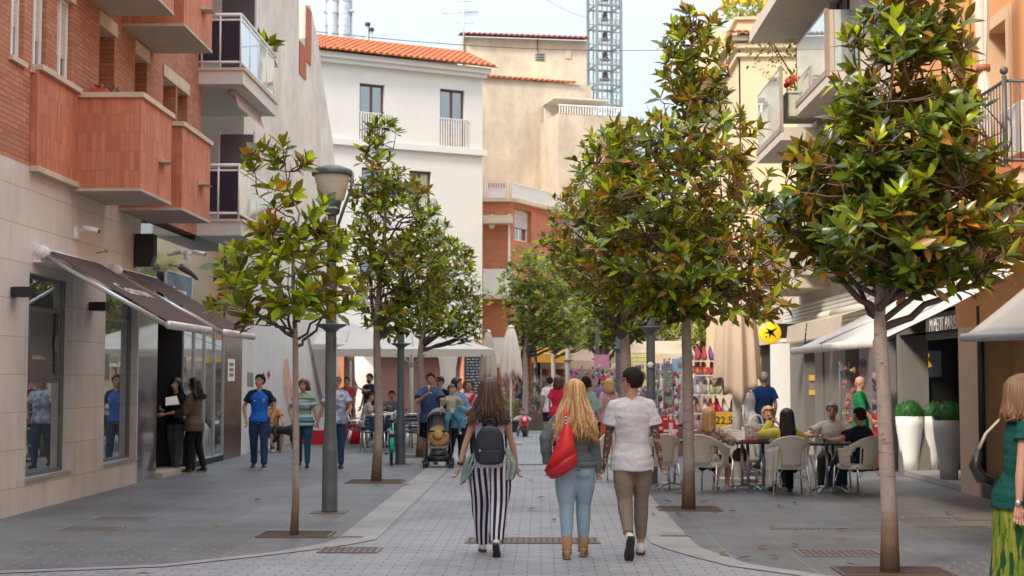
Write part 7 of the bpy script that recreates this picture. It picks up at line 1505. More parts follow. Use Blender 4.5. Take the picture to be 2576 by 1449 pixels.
# ================================================================ parasols
def open_parasol(label, x, y, half, ze, za, rz, val=.28, m=cloth_white):
 t = thing('parasol', label, 'parasol', (x, y, 0), rz, 'open white café parasols'); cs = [(-half, -half), (half, -half), (half, half), (-half, half)]
 mb = MB(); n = 8
 for q in range(4):
  a, b = Vector((*cs[q], ze)), Vector((*cs[(q + 1) % 4], ze)); ap = Vector((0, 0, za))
  vs = []
  for i in range(n + 1):
   for j in range(n + 1): e = a.lerp(b, j / n); p_ = ap.lerp(e, i / n); p_.z -= .10 * math.sin(math.pi * i / n) * (.3 + math.sin(math.pi * j / n)) * .8; vs.append(p_)
  mb.add(vs, [(i * (n + 1) + j, (i + 1) * (n + 1) + j, (i + 1) * (n + 1) + j + 1, i * (n + 1) + j + 1) for i in range(n) for j in range(n)], 0, True)
  mb.add([a, b, b - Vector((0, 0, val)), a - Vector((0, 0, val))], [(0, 1, 2, 3), (3, 2, 1, 0)])
 mb.build('canopy', m, t); mb = MB(); mb.cyl((0, 0, .06), (0, 0, za), .04, n=12); mb.build('pole', white_paint, t)
 mb = MB(); mb.box((-.35, -.35, 0), (.35, .35, .06)); mb.build('base', concrete, t)
 mb = MB()
 for k in range(8):
  a = math.pi / 4 * k; r = half * (1.30 if k % 2 else .92); mb.tube([(0, 0, za - .08), (r * .95 * math.cos(a), r * .95 * math.sin(a), ze + .04)], .014, 5); mb.tube([(.05 * math.cos(a), .05 * math.sin(a), ze - .35), (r * .5 * math.cos(a), r * .5 * math.sin(a), (ze + za) / 2 - .08)], .013, 5)
 mb.lathe([(.07, ze - .42), (.09, ze - .36), (.07, ze - .30)], (0, 0, 0), 12); mb.build('ribs', mat('pale_rib', (.5, .46, .42), .5), t); return t
open_parasol('large white parasol over the café tables in front of the shutter', -3.30, 36.2, 1.95, 2.38, 3.12, .12, val=.13)
open_parasol('white parasol behind the near lamp post at the painted wall', -5.55, 41.5, 1.9, 2.62, 3.3, .05, val=.15)
open_parasol('small white parasol deep inside the café in front of the brown shutter', -4.2, 46.5, 1.5, 2.5, 2.95, .2, val=.12)
def folded_parasol(label, x, y, z0, z1, r, m, rz=0, pole_r=.03, seed=1, full=0):
 t = thing('folded_parasol', label, 'parasol', (x, y, 0), rz, 'folded parasols'); rr = random.Random(seed); n = 108 if full else 64; rs = []
 H_ = z1 - z0
 for f, w, am in (((1, .25, .02), (.97, .60, .16), (.8, .78, .22), (.55, .90, .24), (.3, .97, .26), (.1, 1.0, .28), (0, 1.0, .30)) if full else ((1, .10, .02), (.97, .28, .06), (.8, .52, .14), (.55, .74, .2), (.3, .90, .24), (.1, 1.0, .27), (0, .97, .30))):
  ring = []
  for k in range(n):
   a = 2 * math.pi * k / n; fold = (1 - 2 * abs(math.sin(4.5 * a + .4)) ** .7) if full else math.cos(8 * a + 1.3 * (1 - f)); rad = r * w * (1 - am * .55 + am * fold * .55); dz = (-.05 * fold * (1 - f) ** 6 + .34 * abs(math.cos(a)) ** 1.6 * max(0, 1 - f * 4) if full else -.17 * r / .35 * (1 if fold > 0 else .0) * abs(fold) * (1 - f) ** 6) + (.05 * math.sin(3 * a + seed) * (1 - f) ** 4)
   ring.append((rad * math.cos(a), rad * math.sin(a), z0 + H_ * f + dz))
  rs.append(ring)
 mb = MB(); mb.rings(rs, cap=False)
 if full and 0: mb.rings([[(v[0] * k_ , v[1] * k_, z_ + (v[2] - z0) * .9) for v in [rs[-1][(i + 6) % n] for i in range(n)]] for k_, z_ in ((.8, z0 + .35), (.86, z0 + .1), (.78, z0 - .16))], cap=False)
 c = mb.build('folded_canopy', m, t); c.modifiers.new('t', 'SOLIDIFY').thickness = .01
 mb = MB(); mb.cyl((0, 0, .05), (0, 0, z1 + .02), pole_r, n=12); mb.build('pole', white_paint, t); mb = MB(); mb.lathe([(.1 * r / .35, z1 - .01), (.11 * r / .35, z1 + .03), (.02, z1 + .07)], (0, 0, 0), 12); mb.build('top_cap', white_paint, t); mb = MB(); mb.box((-.3, -.3, 0), (.3, .3, .06)); mb.build('base', concrete, t)
 mb = MB()
 for k in range(6): a = 2 * math.pi * k / 6 + .2; mb.tube([(.25 * r * math.cos(a), .25 * r * math.sin(a), z1 - .1), (r * .62 * math.cos(a), r * .62 * math.sin(a), z0 + .12)], .010, 5)
 mb.build('ribs', white_paint, t); return t
folded_parasol('big folded beige parasol with white pole on the right terrace', P(1853, 950, 23.4).x, 23.4, 1.32, 3.0, .43, canvas('beige_canvas', (.70, .56, .42), .05), pole_r=.075, seed=3, full=1)
folded_parasol('folded cream parasol standing alone in the middle distance', P(1285, 950, 36.).x, 36., 1.78, 2.95, .29, canvas('cream_folded_canvas', (.86, .76, .64), .08), seed=5)
folded_parasol('folded cream parasol partly hidden beside the chalk menu board', P(1228, 950, 38.).x, 38., 1.72, 2.9, .24, cloth_cream, seed=7)
p = P(1126, 950, 40); t = thing('hanging_drape', 'white cloth drape tied up beside the brown shutter', 'curtain', (p.x, 40, 0)); mb = MB(); mb.rings([[(w * math.cos(a) * (1 + .15 * math.cos(7 * a)), w * .6 * math.sin(a), z) for a in [2 * math.pi * k / 42 for k in range(42)]] for z, w in ((0.9, .12), (1.5, .2), (1.9, .2), (2.2, .24), (2.7, .30))]); mb.build('cloth', cloth_white, t)
p = P(922, 950, 47.6); t = thing('hanging_drape', 'white cloth bundle hanging on the orange wall behind the café', 'curtain', (p.x, 47.6, 0)); mb = MB(); mb.rings([[(w * math.cos(a) * (1 + .15 * math.cos(7 * a)), w * .5 * math.sin(a), z) for a in [2 * math.pi * k / 42 for k in range(42)]] for z, w in ((.1, .30), (.9, .36), (1.4, .26), (1.6, .36), (2.4, .38))]); mb.build('cloth', cloth_white, t)
p = P(1205, 950, 40.5); t = thing('chalk_menu_board', 'tall dark menu board with rows of chalk writing beside the orange wall', 'menu board', (p.x, p.y, 0)); mb = MB(); mb.box((-.42, 0, .5), (.42, .04, 2.35)); mb.build('board', mat('slate_board', (.03, .045, .06), .7), t); mb = MB(); rr_ = random.Random(4)
for k in range(20):
 z = .62 + k * .083; x = -.36
 while x < .3: w = rr_.uniform(.04, .12); mb.box((x, -.004, z), (x + w, -.001, z + .03)); x += w + .04
mb.build('chalk_writing', mat('chalk', (.5, .5, .52)), t); mb = MB(); mb.box((-.42, .0, 0), (-.36, .05, .5)); mb.box((.36, .0, 0), (.42, .05, .5)); mb.build('board_legs', mat('salmon_wood', (.5, .2, .12)), t)
# ================================================================ wicker chairs and tables
wick_m = bricks('grey_white_wicker', (.90, .87, .78), (.84, .80, .70), (.46, .44, .38), .028, .014, .0025, .5, .6, bump=1., var=.08)
def wicker_chair(label, loc, rz):
 t = thing('wicker_chair', label, 'chair', loc, rz, 'pale wicker terrace chairs'); mb = MB()
 for sx in (-.23, .23):
  for sy in (-.2, .22): pass
 for sx in (-1, 1):
  for (a, b) in (((sx * .24, .22, .42), (sx * .265, .25, 0)), ((sx * .235, -.2, .42), (sx * .27, -.31, 0))):
   lg = MB(); lg.cyl(b, a, .013, .015, 10); lg.build('leg', mat('polished_leg', (.70, .69, .64), .22, .85), t)
 mb = MB(); mb.rings([[(.27 * math.copysign(abs(math.cos(a)) ** .7, math.cos(a)), .01 + .25 * math.copysign(abs(math.sin(a)) ** .7, math.sin(a)), z) for a in [2 * math.pi * k / 28 for k in range(28)]] for z in (.38, .40, .45)]); mb.build('seat', wick_m, t)
 # wrap-around back: arc from arm to arm, with an opening on each side
 n = 30; vs = []; fs = []; rows = 9
 for i in range(n + 1):
  a = math.radians(-25 + 230 * i / n) + math.pi; ca, sa = math.cos(a), math.sin(a); bk = max(0, -(-sa)) if False else max(0., sa * -1.)
  bk = max(0., -sa); htop = .66 + .19 * bk ** 1.3
  for j in range(rows + 1):
   z = .43 + (htop - .43) * j / rows; k_ = 1 + .13 * (j / rows) * (.6 + bk); vs.append((.275 * ca * k_, .255 * sa * k_ * (1 + .06 * j / rows), z))
 for i in range(n):
  am = -25 + 230 * (i + .5) / n
  for j in range(rows):
   ang_c = min(abs(am - 42), abs(am - 138)); zz = (j + .5) / rows
   if (ang_c / 21) ** 2 + ((zz - .25) / .5) ** 2 < 1: continue
   fs.append((i * (rows + 1) + j, (i + 1) * (rows + 1) + j, (i + 1) * (rows + 1) + j + 1, i * (rows + 1) + j + 1))
 mb = MB(); mb.add(vs, fs, 0, True); b = mb.build('backrest', wick_m, t); so2 = b.modifiers.new('t', 'SOLIDIFY'); so2.thickness = .022; so2.offset = 0
 mb = MB(); mb.tube([vs[i * (rows + 1) + rows] for i in range(n + 1)], .017, 8); mb.tube([vs[i * (rows + 1)] for i in range(n + 1)], .012, 6)
 for i in (0, 10, 20, n): mb.tube([vs[i * (rows + 1) + j] for j in range(rows + 1)], .011, 6)
 for sx in (-1, 1): mb.tube([(sx * .24, .22, .42), (sx * .265, .1, .40), vs[0 if sx > 0 else n * (rows + 1)]], .012, 6)
 mb.build('rim', wick_m, t)
 mb = MB()
 for sx in (-1, 1): mb.tube([(sx * .25, -.25, .22), (sx * .12, -.2, .37)], .008, 6)
 mb.build('brace', alu, t); return t
ch0 = wicker_chair('wicker chair behind the middle trunk holding the blonde woman in the flowery blouse', (P(1782, 950, 21.15).x, 21.15, 0), -.62)
chs = [((P(1655, 950, 21.4).x, 21.4), .25, 'empty wicker chair between the tattooed man and the middle right trunk'), ((P(1978, 950, 20.7).x, 20.7), .05, 'wicker chair of the woman in yellow with a white cloth over its side'),
       ((P(2155, 950, 20.75).x, 20.75), .62, 'wicker chair of the man in the navy polo shirt'), ((P(1931, 950, 22.7).x, 22.7), PI + .1, 'wicker chair of the blonde woman with sunglasses'), ((P(2092, 950, 22.35).x, 22.35), PI - .2, 'wicker chair of the smiling grey haired man'),
       ((P(1862, 950, 22.5).x, 22.5), PI + .3, 'empty wicker chair left of the big parasol pole base'), ((P(1842, 950, 24.6).x, 24.6), PI - .2, 'empty wicker chair behind the big folded parasol'), ((P(1935, 950, 25.).x, 25.), PI + .8, 'empty wicker chair at the back left of the smiling man'),
       ((P(2010, 950, 24.3).x, 24.3), PI / 2, 'empty wicker chair behind the smiling man'), ((P(1550, 950, 23.2).x, 23.2), PI - .4, 'wicker chair half hidden behind the tattooed man'), ((P(1620, 950, 24.6).x, 24.6), 2.0, 'wicker chair behind the red gift bags')]
for (x, y), rz, lb in chs: dup(ch0, (x, y, 0), rz, lb)
def table(label, loc, w=.62, h=.74, name='café_table', topm=None, rz=0):
 t = thing('cafe_table', label, 'table', loc, rz, 'small square terrace tables'); mb = MB(); mb.box((-w / 2, -w / 2, h - .03), (w / 2, w / 2, h)); mb.build('tabletop', topm or mat('dark_table_top', (.045, .05, .055), .3), t, bevel=.006)
 mb = MB(); mb.box((-w / 2 - .006, -w / 2 - .006, h - .035), (w / 2 + .006, -w / 2 - .001, h - .004)); mb.box((-w / 2 - .006, w / 2 + .001, h - .035), (w / 2 + .006, w / 2 + .006, h - .004)); mb.build('table_edge', black, t)
 for sx in (-.045, .045): mb = MB(); mb.cyl((sx, 0, .06), (sx, 0, h - .03), .022, n=10); mb.build('column', alu, t)
 mb = MB()
 for k in range(4): a = math.pi / 4 + math.pi / 2 * k; mb.tube([(0, 0, .09), (.2 * math.cos(a), .2 * math.sin(a), .07), (.32 * math.cos(a), .32 * math.sin(a), .015)], .017, 6)
 mb.build('foot', alu, t); return t
def tpos(px, Y): return (P(px, 950, Y).x, Y, 0)
ta = table('table holding the red gift bags left of the middle right trunk', tpos(1688, 21.9)); tb = table('table with the printed handbag between the two blonde women', tpos(1872, 21.6)); tb2 = table('table under the red tray in front of the woman in yellow', tpos(1925, 21.7)); tc = table('table with drinks between the smiling man and the man in navy', tpos(2085, 21.2), w=.72); table('empty table behind the big parasol pole', tpos(1880, 25.4))
# things on the tables
Z = .742
def on(px, Y, z=Z): p_ = P(px, 950, Y); return (p_.x, Y, z)
redbag = mat('red_gift_paper', (.62, .025, .04), .4); 
for i, (px, Y, w, h, lb) in enumerate(((1686, 22.0, .24, .30, 'front red gift bag with white cross on the table'), (1672, 22.25, .22, .36, 'taller red gift bag with white cord handles on the table'))):
 t = thing('gift_bag', lb, 'bag', on(px, Y), .1 * i, 'red gift bags'); mb = MB(); mb.box((-w / 2, -.05, 0), (w / 2, .05, h)); mb.build('bag_body', redbag, t); mb = MB(); mb.box((-.03, -.053, .06), (.03, -.0505, h - .04)); mb.box((-w / 2 + .01, -.0535, h * .38), (w / 2 - .01, -.0508, h * .52)); mb.box((w / 2 - .05, -.053, h - .07), (w / 2 - .01, -.0505, h - .0)); mb.build('white_print', white_paint, t)
 mb = MB(); mb.tube([(-.05, 0, h), (-.045, 0, h + .07), (0, 0, h + .09), (.045, 0, h + .07), (.05, 0, h)], .005, 6); mb.build('cord_handle', white_paint, t)
t = thing('pink_cup', 'pale pink tumbler in front of the red gift bags', 'cup', on(1694, 21.75)); mb = MB(); mb.lathe([(.038, 0), (.046, .16), (.043, .16)], (0, 0, 0), 16); mb.build('cup', mat('pale_pink', (.75, .45, .45), .4), t)
t = thing('printed_handbag', 'white handbag with scattered coloured print and round handles on the terrace table', 'bag', on(1903, 21.5)); mb = MB(); mb.rings([[((.17 + dz * .1) * math.copysign(abs(math.cos(a)) ** .5, math.cos(a)), .07 * math.copysign(abs(math.sin(a)) ** .5, math.sin(a)), z) for a in [2 * math.pi * k / 24 for k in range(24)]] for z, dz in ((0, 0), (.1, .1), (.23, .2), (.25, .15))]); mb.build('bag_body', pattern('confetti_print', (.68, .64, .58), [(.03, .08, .35), (.55, .12, .03), (.12, .10, .10)], 38., .5, thr=.62), t)
for q in (-1, 1): mb = MB(); mb.tube([(.09 * math.cos(a), q * .03, .24 + .15 * math.sin(a)) for a in [math.pi * k / 12 for k in range(13)]], .009, 6); mb.build('bag_handle', white_paint, t)
t = thing('red_tray', 'flat red and green wallet lying on the terrace table', 'wallet', on(1885, 21.45)); mb = MB(); mb.box((-.13, -.05, 0), (.13, .05, .02)); mb.build('wallet', mat('crimson_leather', (.5, .02, .05), .5), t, bevel=.005)
for px, Y, c, h, r, lb in ((2109, 21.15, 'amber', .10, .03, 'glass of amber beer in front of the man in navy'), (2072, 21.1, 'dark', .06, .028, 'dark small cup on the terrace table'), (2063, 21.3, 'clear', .11, .03, 'clear glass beside the phone on the terrace table')):
 t = thing('drinking_glass', lb, 'glass', on(px, Y)); mb = MB(); mb.lathe([(r * .7, 0), (r, h), (r * .9, h)], (0, 0, 0), 14); mb.build('glass', {'amber': mat('amber_drink', (.55, .12, .01), .15), 'dark': mat('coffee_cup', (.08, .05, .05), .3), 'clear': clear_glass('tumbler', (.85, .87, .88), .3)}[c], t)
t = thing('mobile_phone', 'light blue phone held over the terrace table by the smiling man', 'phone', on(2055, 21.25, .78), .3); mb = MB(); mb.box((-.075, -.03, 0), (.075, .05, .01)); mb.build('phone', mat('phone_blue', (.2, .4, .6), .3), t, bevel=.003)
t = thing('white_cardigan', 'white cardigan hanging over the side of the wicker chair of the woman in yellow', 'cardigan', (P(1940, 950, 20.45).x, 20.45, 0)); n = 10; vs = []
for j in range(n + 1):
 for i in range(n + 1): u, v = i / n, j / n; vs.append((-.10 + .20 * u * (1 - .35 * v), -.02 + .025 * math.sin(u * 11) * (.3 + v) - .03 * v, .66 - .54 * v + .06 * u))
mb = MB(); mb.add(vs, [(j * (n + 1) + i, j * (n + 1) + i + 1, (j + 1) * (n + 1) + i + 1, (j + 1) * (n + 1) + i) for j in range(n) for i in range(n)], 0, True); o = mb.build('knitwear', cloth('white_knitwear', (.60, .57, .50)), t); o.modifiers.new('t', 'SOLIDIFY').thickness = .02
t = thing('brown_handbag', 'brown leather handbag hanging behind the terrace table', 'bag', on(1861, 21.9, .42)); mb = MB(); mb.rings([[(.13 * w * math.cos(a), .05 * w * math.sin(a), z) for a in [2 * math.pi * k / 18 for k in range(18)]] for z, w in ((0, .8), (.06, 1.), (.14, .9), (.2, .4))]); mb.tube([(-.06, 0, .17), (-.03, 0, .28), (.03, 0, .28), (.06, 0, .17)], .008, 6); mb.build('bag_body', mat('brown_leather', (.10, .04, .02), .4), t)
t = thing('blue_litter', 'small bright blue plastic scrap on the paving by the yellow woman', 'litter', at(1920, 1236)); mb = MB(); mb.rings([[(.05 * w * math.cos(a), .035 * w * math.sin(a), z) for a in [2 * math.pi * k / 10 for k in range(10)]] for z, w in ((.01, 1.2), (.03, .8), (.06, 1.1), (.07, .5))]); mb.build('scrap', mat('bright_blue_plastic', (.01, .35, .6), .4), t)
# ================================================================ planters with clipped balls
nrp = np.random.RandomState(9)
def pot(label, px, py, h=1.02, r=.235, m=None):
 g_ = G(px, py); t = thing('tall_planter', label, 'planter', (g_.x, g_.y, .0), 0, 'tall tapered planters with clipped green balls')
 mb = MB(); mb.lathe([(r * .58, .10), (r * .62, .3), (r * .86, h * .66), (r * .97, h * .85), (r, h), (r * .94, h + .006), (r * .9, h - .03), (.01, h - .03)], (0, 0, 0), 32); mb.build('pot', m or mat('glossy_white_pot', (.86, .88, .86), .3, var=.03), t)
 n = 2600; d = nrp.normal(size=(n, 3)); d /= np.linalg.norm(d, axis=1, keepdims=True); R = r * .97; p_ = d * R * nrp.uniform(.93, 1.02, (n, 1)) + np.array([0, 0, h + .06])
 me = leaves_mesh('clipped_ball', p_, d + nrp.normal(0, .5, (n, 3)), nrp.normal(size=(n, 3)), nrp.uniform(.015, .03, n), .3, nrp.randint(0, 2, n), [mat('topiary_green', (.02, .12, .02), .6), mat('topiary_light', (.035, .19, .03), .6)], True); link_mesh('clipped_ball', me, t)
 mb = MB(); mb.ball((0, 0, h + .06), R * .95, 20); mb.build('ball_core', mat('topiary_green', (.02, .1, .02)), t)
pot('white planter with green ball beside the shop recess nearest to the trunk', 2290, 1197); pot('grey planter with green ball hard against the sand pillar', 2388, 1222, m=mat('grey_pot', (.42, .41, .41), .45, var=.03)); pot('reflected white planter with green ball, built as an added planter by the glass', 2341, 1196, m=mat('reflected_white_pot', (.7, .72, .7), .35))  # planter by the glass is an added stand-in for a reflection, in dimmer white
# red machine / board by the green jumper man, toys in the shop
t = thing('red_banner_stand', 'narrow red and grey banner stand right behind the near trunk', 'banner', at(2214, 1186)); mb = MB(); mb.box((-.12, -.02, .02), (.16, .02, 1.05)); mb.build('lower_banner', mat('banner_red', (.5, .03, .04), .5), t); mb = MB(); mb.box((-.12, -.02, 1.05), (.16, .02, 1.9)); mb.build('upper_banner', pattern('banner_print', (.16, .13, .15), [(.35, .33, .35), (.05, .04, .05)], 9.), t)
# ================================================================ café metal chairs and tables on the left
def metal_chair(label, loc, rz):
 t = thing('metal_chair', label, 'chair', loc, rz, 'chrome and dark blue café chairs'); bl = mat('dark_blue_strap', (.015, .03, .06), .5)
 for sx in (-.23, .23):
  for sy, e in ((-.2, -.30), (.2, .24)): mb = MB(); mb.cyl((sx, sy, .44), (sx * 1.05, e, 0), .012, n=8); mb.build('leg', chrome, t)
  mb = MB(); mb.tube([(sx, .2, .44), (sx * 1.08, .2, .64), (sx * 1.08, -.1, .67), (sx, -.24, .66), (sx, -.28, .84)], .012, 8); mb.build('arm', chrome, t)
 mb = MB(); mb.box((-.22, -.2, .43), (.22, .22, .455)); mb.build('seat', bl, t, bevel=.006)
 mb = MB(); mb.tube([(-.23, -.28, .84), (0, -.31, .86), (.23, -.28, .84)], .012, 8); mb.build('back_rail', chrome, t); mb = MB()
 for k in range(4): mb.box((-.22, -.275 - k * .006, .52 + k * .08), (.22, -.262 - k * .006, .575 + k * .08))
 mb.build('backrest', bl, t); return t
mc = metal_chair('metal café chair of the man in beige tee shirt', (P(903, 950, 34.2).x, 34.2, 0), -PI / 2 + .2)
for px, Y, rz, lb in ((938, 32.6, .3, 'metal café chair left of the second trunk'), (972, 33.0, -.2, 'metal café chair between trunk and teal bicycle'), (1035, 33.2, .2, 'metal café chair right of the second lamp post'), (1052, 34.3, PI / 2, 'metal café chair beside the backpack under the parasol'), (986, 36.3, PI, 'metal café chair of the man in grey tee shirt'), (1060, 32.4, .9, 'metal café chair nearest to the pushchair'), (890, 36.5, -.8, 'metal café chair at the back left of the café')):
 dup(mc, (P(px, 950, Y).x, Y, 0), rz, lb)
def metal_table(label, px, Y):
 t = thing('metal_table', label, 'table', (P(px, 950, Y).x, Y, 0), .1, 'metal café tables'); mb = MB(); mb.box((-.4, -.4, .71), (.4, .4, .735)); mb.build('tabletop', mat('steel_top', (.5, .5, .5), .3, .7), t, bevel=.005)
 for sx in (-.36, .36):
  for sy in (-.36, .36): mb = MB(); mb.cyl((sx, sy, 0), (sx, sy, .71), .016, n=8); mb.build('leg', alu, t)
metal_table('metal table with glasses in front of the man in beige', 952, 34.5); metal_table('metal table behind the second lamp post', 1000, 34.6)
rr_ = random.Random(15)
for k in range(13):
 px = 930 + k * 8 + rr_.uniform(-2, 2); Y = 34.5 + rr_.uniform(-.3, .3); p_ = P(px, 950, Y); t = thing('table_glass', ('clear glass', 'glass of orange drink', 'white cup')[k % 3] + ' on the metal café tables under the parasol', 'glass', (p_.x, Y, .737), 0, ('clear glasses', 'orange drinks', 'white cups')[k % 3] + ' on the café tables'); mb = MB(); r = rr_.uniform(.025, .04); h = rr_.uniform(.05, .16); mb.lathe([(r * .8, 0), (r, h), (r * .8, h)], (0, 0, 0), 10); mb.build('glass', [clear_glass('tumbler'), mat('orange_drink', (.6, .22, .04), .2), white_paint][k % 3], t)
# ================================================================ pushchair
g_ = at(1104, 1176); t = thing('pushchair', 'grey lilac pushchair with raised hood and black wheels facing the camera', 'pushchair', g_, PI + .03)
lil = cloth('lilac_grey_fabric', (.30, .26, .27), bump=.3); pad = cloth('pale_padding', (.5, .48, .47)); blk = black
for sx in (-.24, .24):
 for sy in (.28, -.30):
  w_ = MB(); 
  for o_ in (-.028, .028): w_.cyl((sx + o_ - .014, sy, .085), (sx + o_ + .014, sy, .085), .085, n=20)
  wo = w_.build('wheel', blk, t); h_ = MB(); h_.cyl((sx - .045, sy, .085), (sx + .045, sy, .085), .03, n=10); h_.build('wheel_hub', mat('hub_grey', (.25, .25, .26)), wo)
mb = MB()
for sx in (-1, 1): mb.tube([(sx * .24, .28, .10), (sx * .22, .12, .42), (sx * .21, -.08, .75), (sx * .21, -.32, 1.05)], .014, 8); mb.tube([(sx * .24, -.30, .10), (sx * .22, -.10, .45), (sx * .22, .05, .60)], .013, 8)
mb.tube([(-.21, -.32, 1.05), (0, -.34, 1.07), (.21, -.32, 1.05)], .018, 10); mb.build('frame', mat('dark_steel_tube', (.05, .05, .055), .3, .6), t)
mb = MB(); mb.rings([[(.17, .22, .40), (-.17, .22, .40), (-.17, .22, .36), (.17, .22, .36)][::1], [(.18, -.05, .44), (-.18, -.05, .44), (-.18, -.06, .38), (.18, -.06, .38)], [(.19, -.24, .98), (-.19, -.24, .98), (-.19, -.28, .98), (.19, -.28, .98)]]); mb.build('seat', lil, t)
mb = MB(); mb.rings([[(.12, -.03, .48), (-.12, -.03, .48), (-.12, -.06, .46), (.12, -.06, .46)], [(.13, -.20, .96), (-.13, -.20, .96), (-.13, -.23, .96), (.13, -.23, .96)]]); mb.build('seat_padding', pad, t)
mb = MB(); n, m_ = 14, 8; vs = []
for j in range(m_ + 1):
 b = math.radians(-20 + 95 * j / m_)
 for i in range(n + 1): a = math.pi * i / n; r = .235; vs.append((r * math.cos(a), -.22 + .36 * math.sin(b) * (.35 + .65 * math.sin(a)) * 1.0, .84 + .27 * math.sin(a) * math.cos(b * .55) - .0))
mb.add(vs, [(j * (n + 1) + i, j * (n + 1) + i + 1, (j + 1) * (n + 1) + i + 1, (j + 1) * (n + 1) + i) for j in range(m_) for i in range(n)], 0, True); o = mb.build('hood', lil, t); o.modifiers.new('t', 'SOLIDIFY').thickness = .012
mb = MB(); mb.tube([(-.21, -.02, .66), (-.19, .14, .68), (0, .20, .69), (.19, .14, .68), (.21, -.02, .66)], .018, 8); mb.build('bumper_bar', blk, t)
mb = MB(); mb.rings([[(.19, .20, .22), (-.19, .20, .22), (-.19, -.26, .26), (.19, -.26, .26)], [(.2, .22, .12), (-.2, .22, .12), (-.2, -.28, .12), (.2, -.28, .12)]]); mb.build('basket', blk, t)
t2 = thing('straw_hat', 'straw hat resting on the seat of the pushchair', 'hat', (g_[0], g_[1] - .12, .60), PI); t2.rotation_euler = (math.radians(70), 0, 0)
mb = MB(); mb.lathe([(.20, .0), (.205, .01), (.12, .018), (.095, .03), (.09, .10), (.07, .125), (.01, .12)], (0, 0, 0), 28); mb.build('hat_body', mat('straw', (.55, .34, .12), .8, var=.15, scale=60), t2); mb = MB(); mb.lathe([(.097, .03), (.099, .045), (.095, .055)], (0, 0, 0), 28, cap=False); mb.build('hat_band', mat('brown_band', (.1, .06, .03)), t2)
t2 = thing('shopping_bag', 'green and brown bag stuffed in the basket under the pushchair', 'bag', (g_[0], g_[1] - .02, .24)); mb = MB(); mb.rings([[(.15 * w * math.cos(a), .15 * w * math.sin(a), z) for a in [2 * math.pi * k / 14 for k in range(14)]] for z, w in ((0, 1), (.08, 1.1), (.14, .7))]); mb.build('bag_body', pattern('bag_print', (.20, .12, .06), [(.03, .12, .04), (.12, .3, .35)], 14.), t2)
# ================================================================ bicycle leaning on the lamp post
g_ = at(984, 1168); t = thing('bicycle', 'teal bicycle standing end on behind the second lamp post', 'bicycle', g_, .12); teal = mat('teal_enamel', (.0, .33, .27), .25, .2)
def wheel(y):
 mb = MB(); mb.tube([(0, y + .31 * math.cos(a), .33 + .31 * math.sin(a)) for a in [2 * math.pi * k / 36 for k in range(36)]], .022, 8, closed=True); w = mb.build('wheel', black, t)
 mb = MB(); mb.tube([(0, y + .285 * math.cos(a), .33 + .285 * math.sin(a)) for a in [2 * math.pi * k / 36 for k in range(36)]], .008, 5, closed=True)
 for k in range(16): a = 2 * math.pi * k / 16; mb.cyl((0, y, .33), (0, y + .28 * math.cos(a), .33 + .28 * math.sin(a)), .0015, n=3)
 mb.cyl((-.04, y, .33), (.04, y, .33), .018, n=8); mb.build('rim', chrome, w)
wheel(-.5); wheel(.5)
mb = MB()
for y in (-.5, .5): mb.tube([(0, y + .35 * math.cos(a), .33 + .35 * math.sin(a)) for a in [math.radians(-10 + 200 * k / 14) for k in range(15)]], [(.045, .006)] * 15, 8, side=(1, 0, 0))
mb.build('mudguards', teal, t); mb = MB()
for a, b, r in (((0, -.5, .33), (0, -.12, .30), .012), ((0, -.12, .30), (0, .32, .62), .02), ((0, -.12, .30), (0, -.2, .80), .018), ((0, .32, .62), (0, .36, .92), .018), ((0, .36, .75), (0, .5, .33), .014), ((0, -.18, .62), (0, .34, .70), .016), ((.05, -.5, .33), (0, -.18, .6), .01)): mb.cyl(a, b, r, n=8)
mb.build('frame', teal, t); mb = MB(); mb.tube([(-.28, .18, 1.06), (-.22, .30, 1.03), (0, .36, .98), (.22, .30, 1.03), (.28, .18, 1.06)], .013, 8); mb.tube([(0, .36, .9), (0, .36, .99)], .014, 8); mb.build('handlebar', chrome, t)
for sx in (-1, 1): mb = MB(); mb.tube([(sx * .28, .18, 1.06), (sx * .30, .06, 1.065)], .018, 8); mb.build('grip', black, t)
mb = MB(); mb.rings([[(w * math.cos(a), -.24 + y_ + l * math.sin(a), z) for a in [2 * math.pi * k / 14 for k in range(14)]] for z, w, l, y_ in ((.82, .05, .1, 0), (.86, .085, .13, 0), (.88, .07, .12, 0))]); mb.build('saddle', black, t)
mb = MB(); mb.box((-.06, -.80, .60), (.06, -.42, .615)); mb.build('luggage_rack', black, t); mb = MB(); mb.cyl((0, -.855, .62), (0, -.84, .62), .03, n=10); mb.build('rear_reflector', mat('reflector_red', (.6, .02, .02), .2), t); mb = MB(); mb.box((-.13, -.16, .20), (-.06, -.06, .23)); mb.box((.06, -.2, .36), (.13, -.1, .39)); mb.build('pedals', black, t)
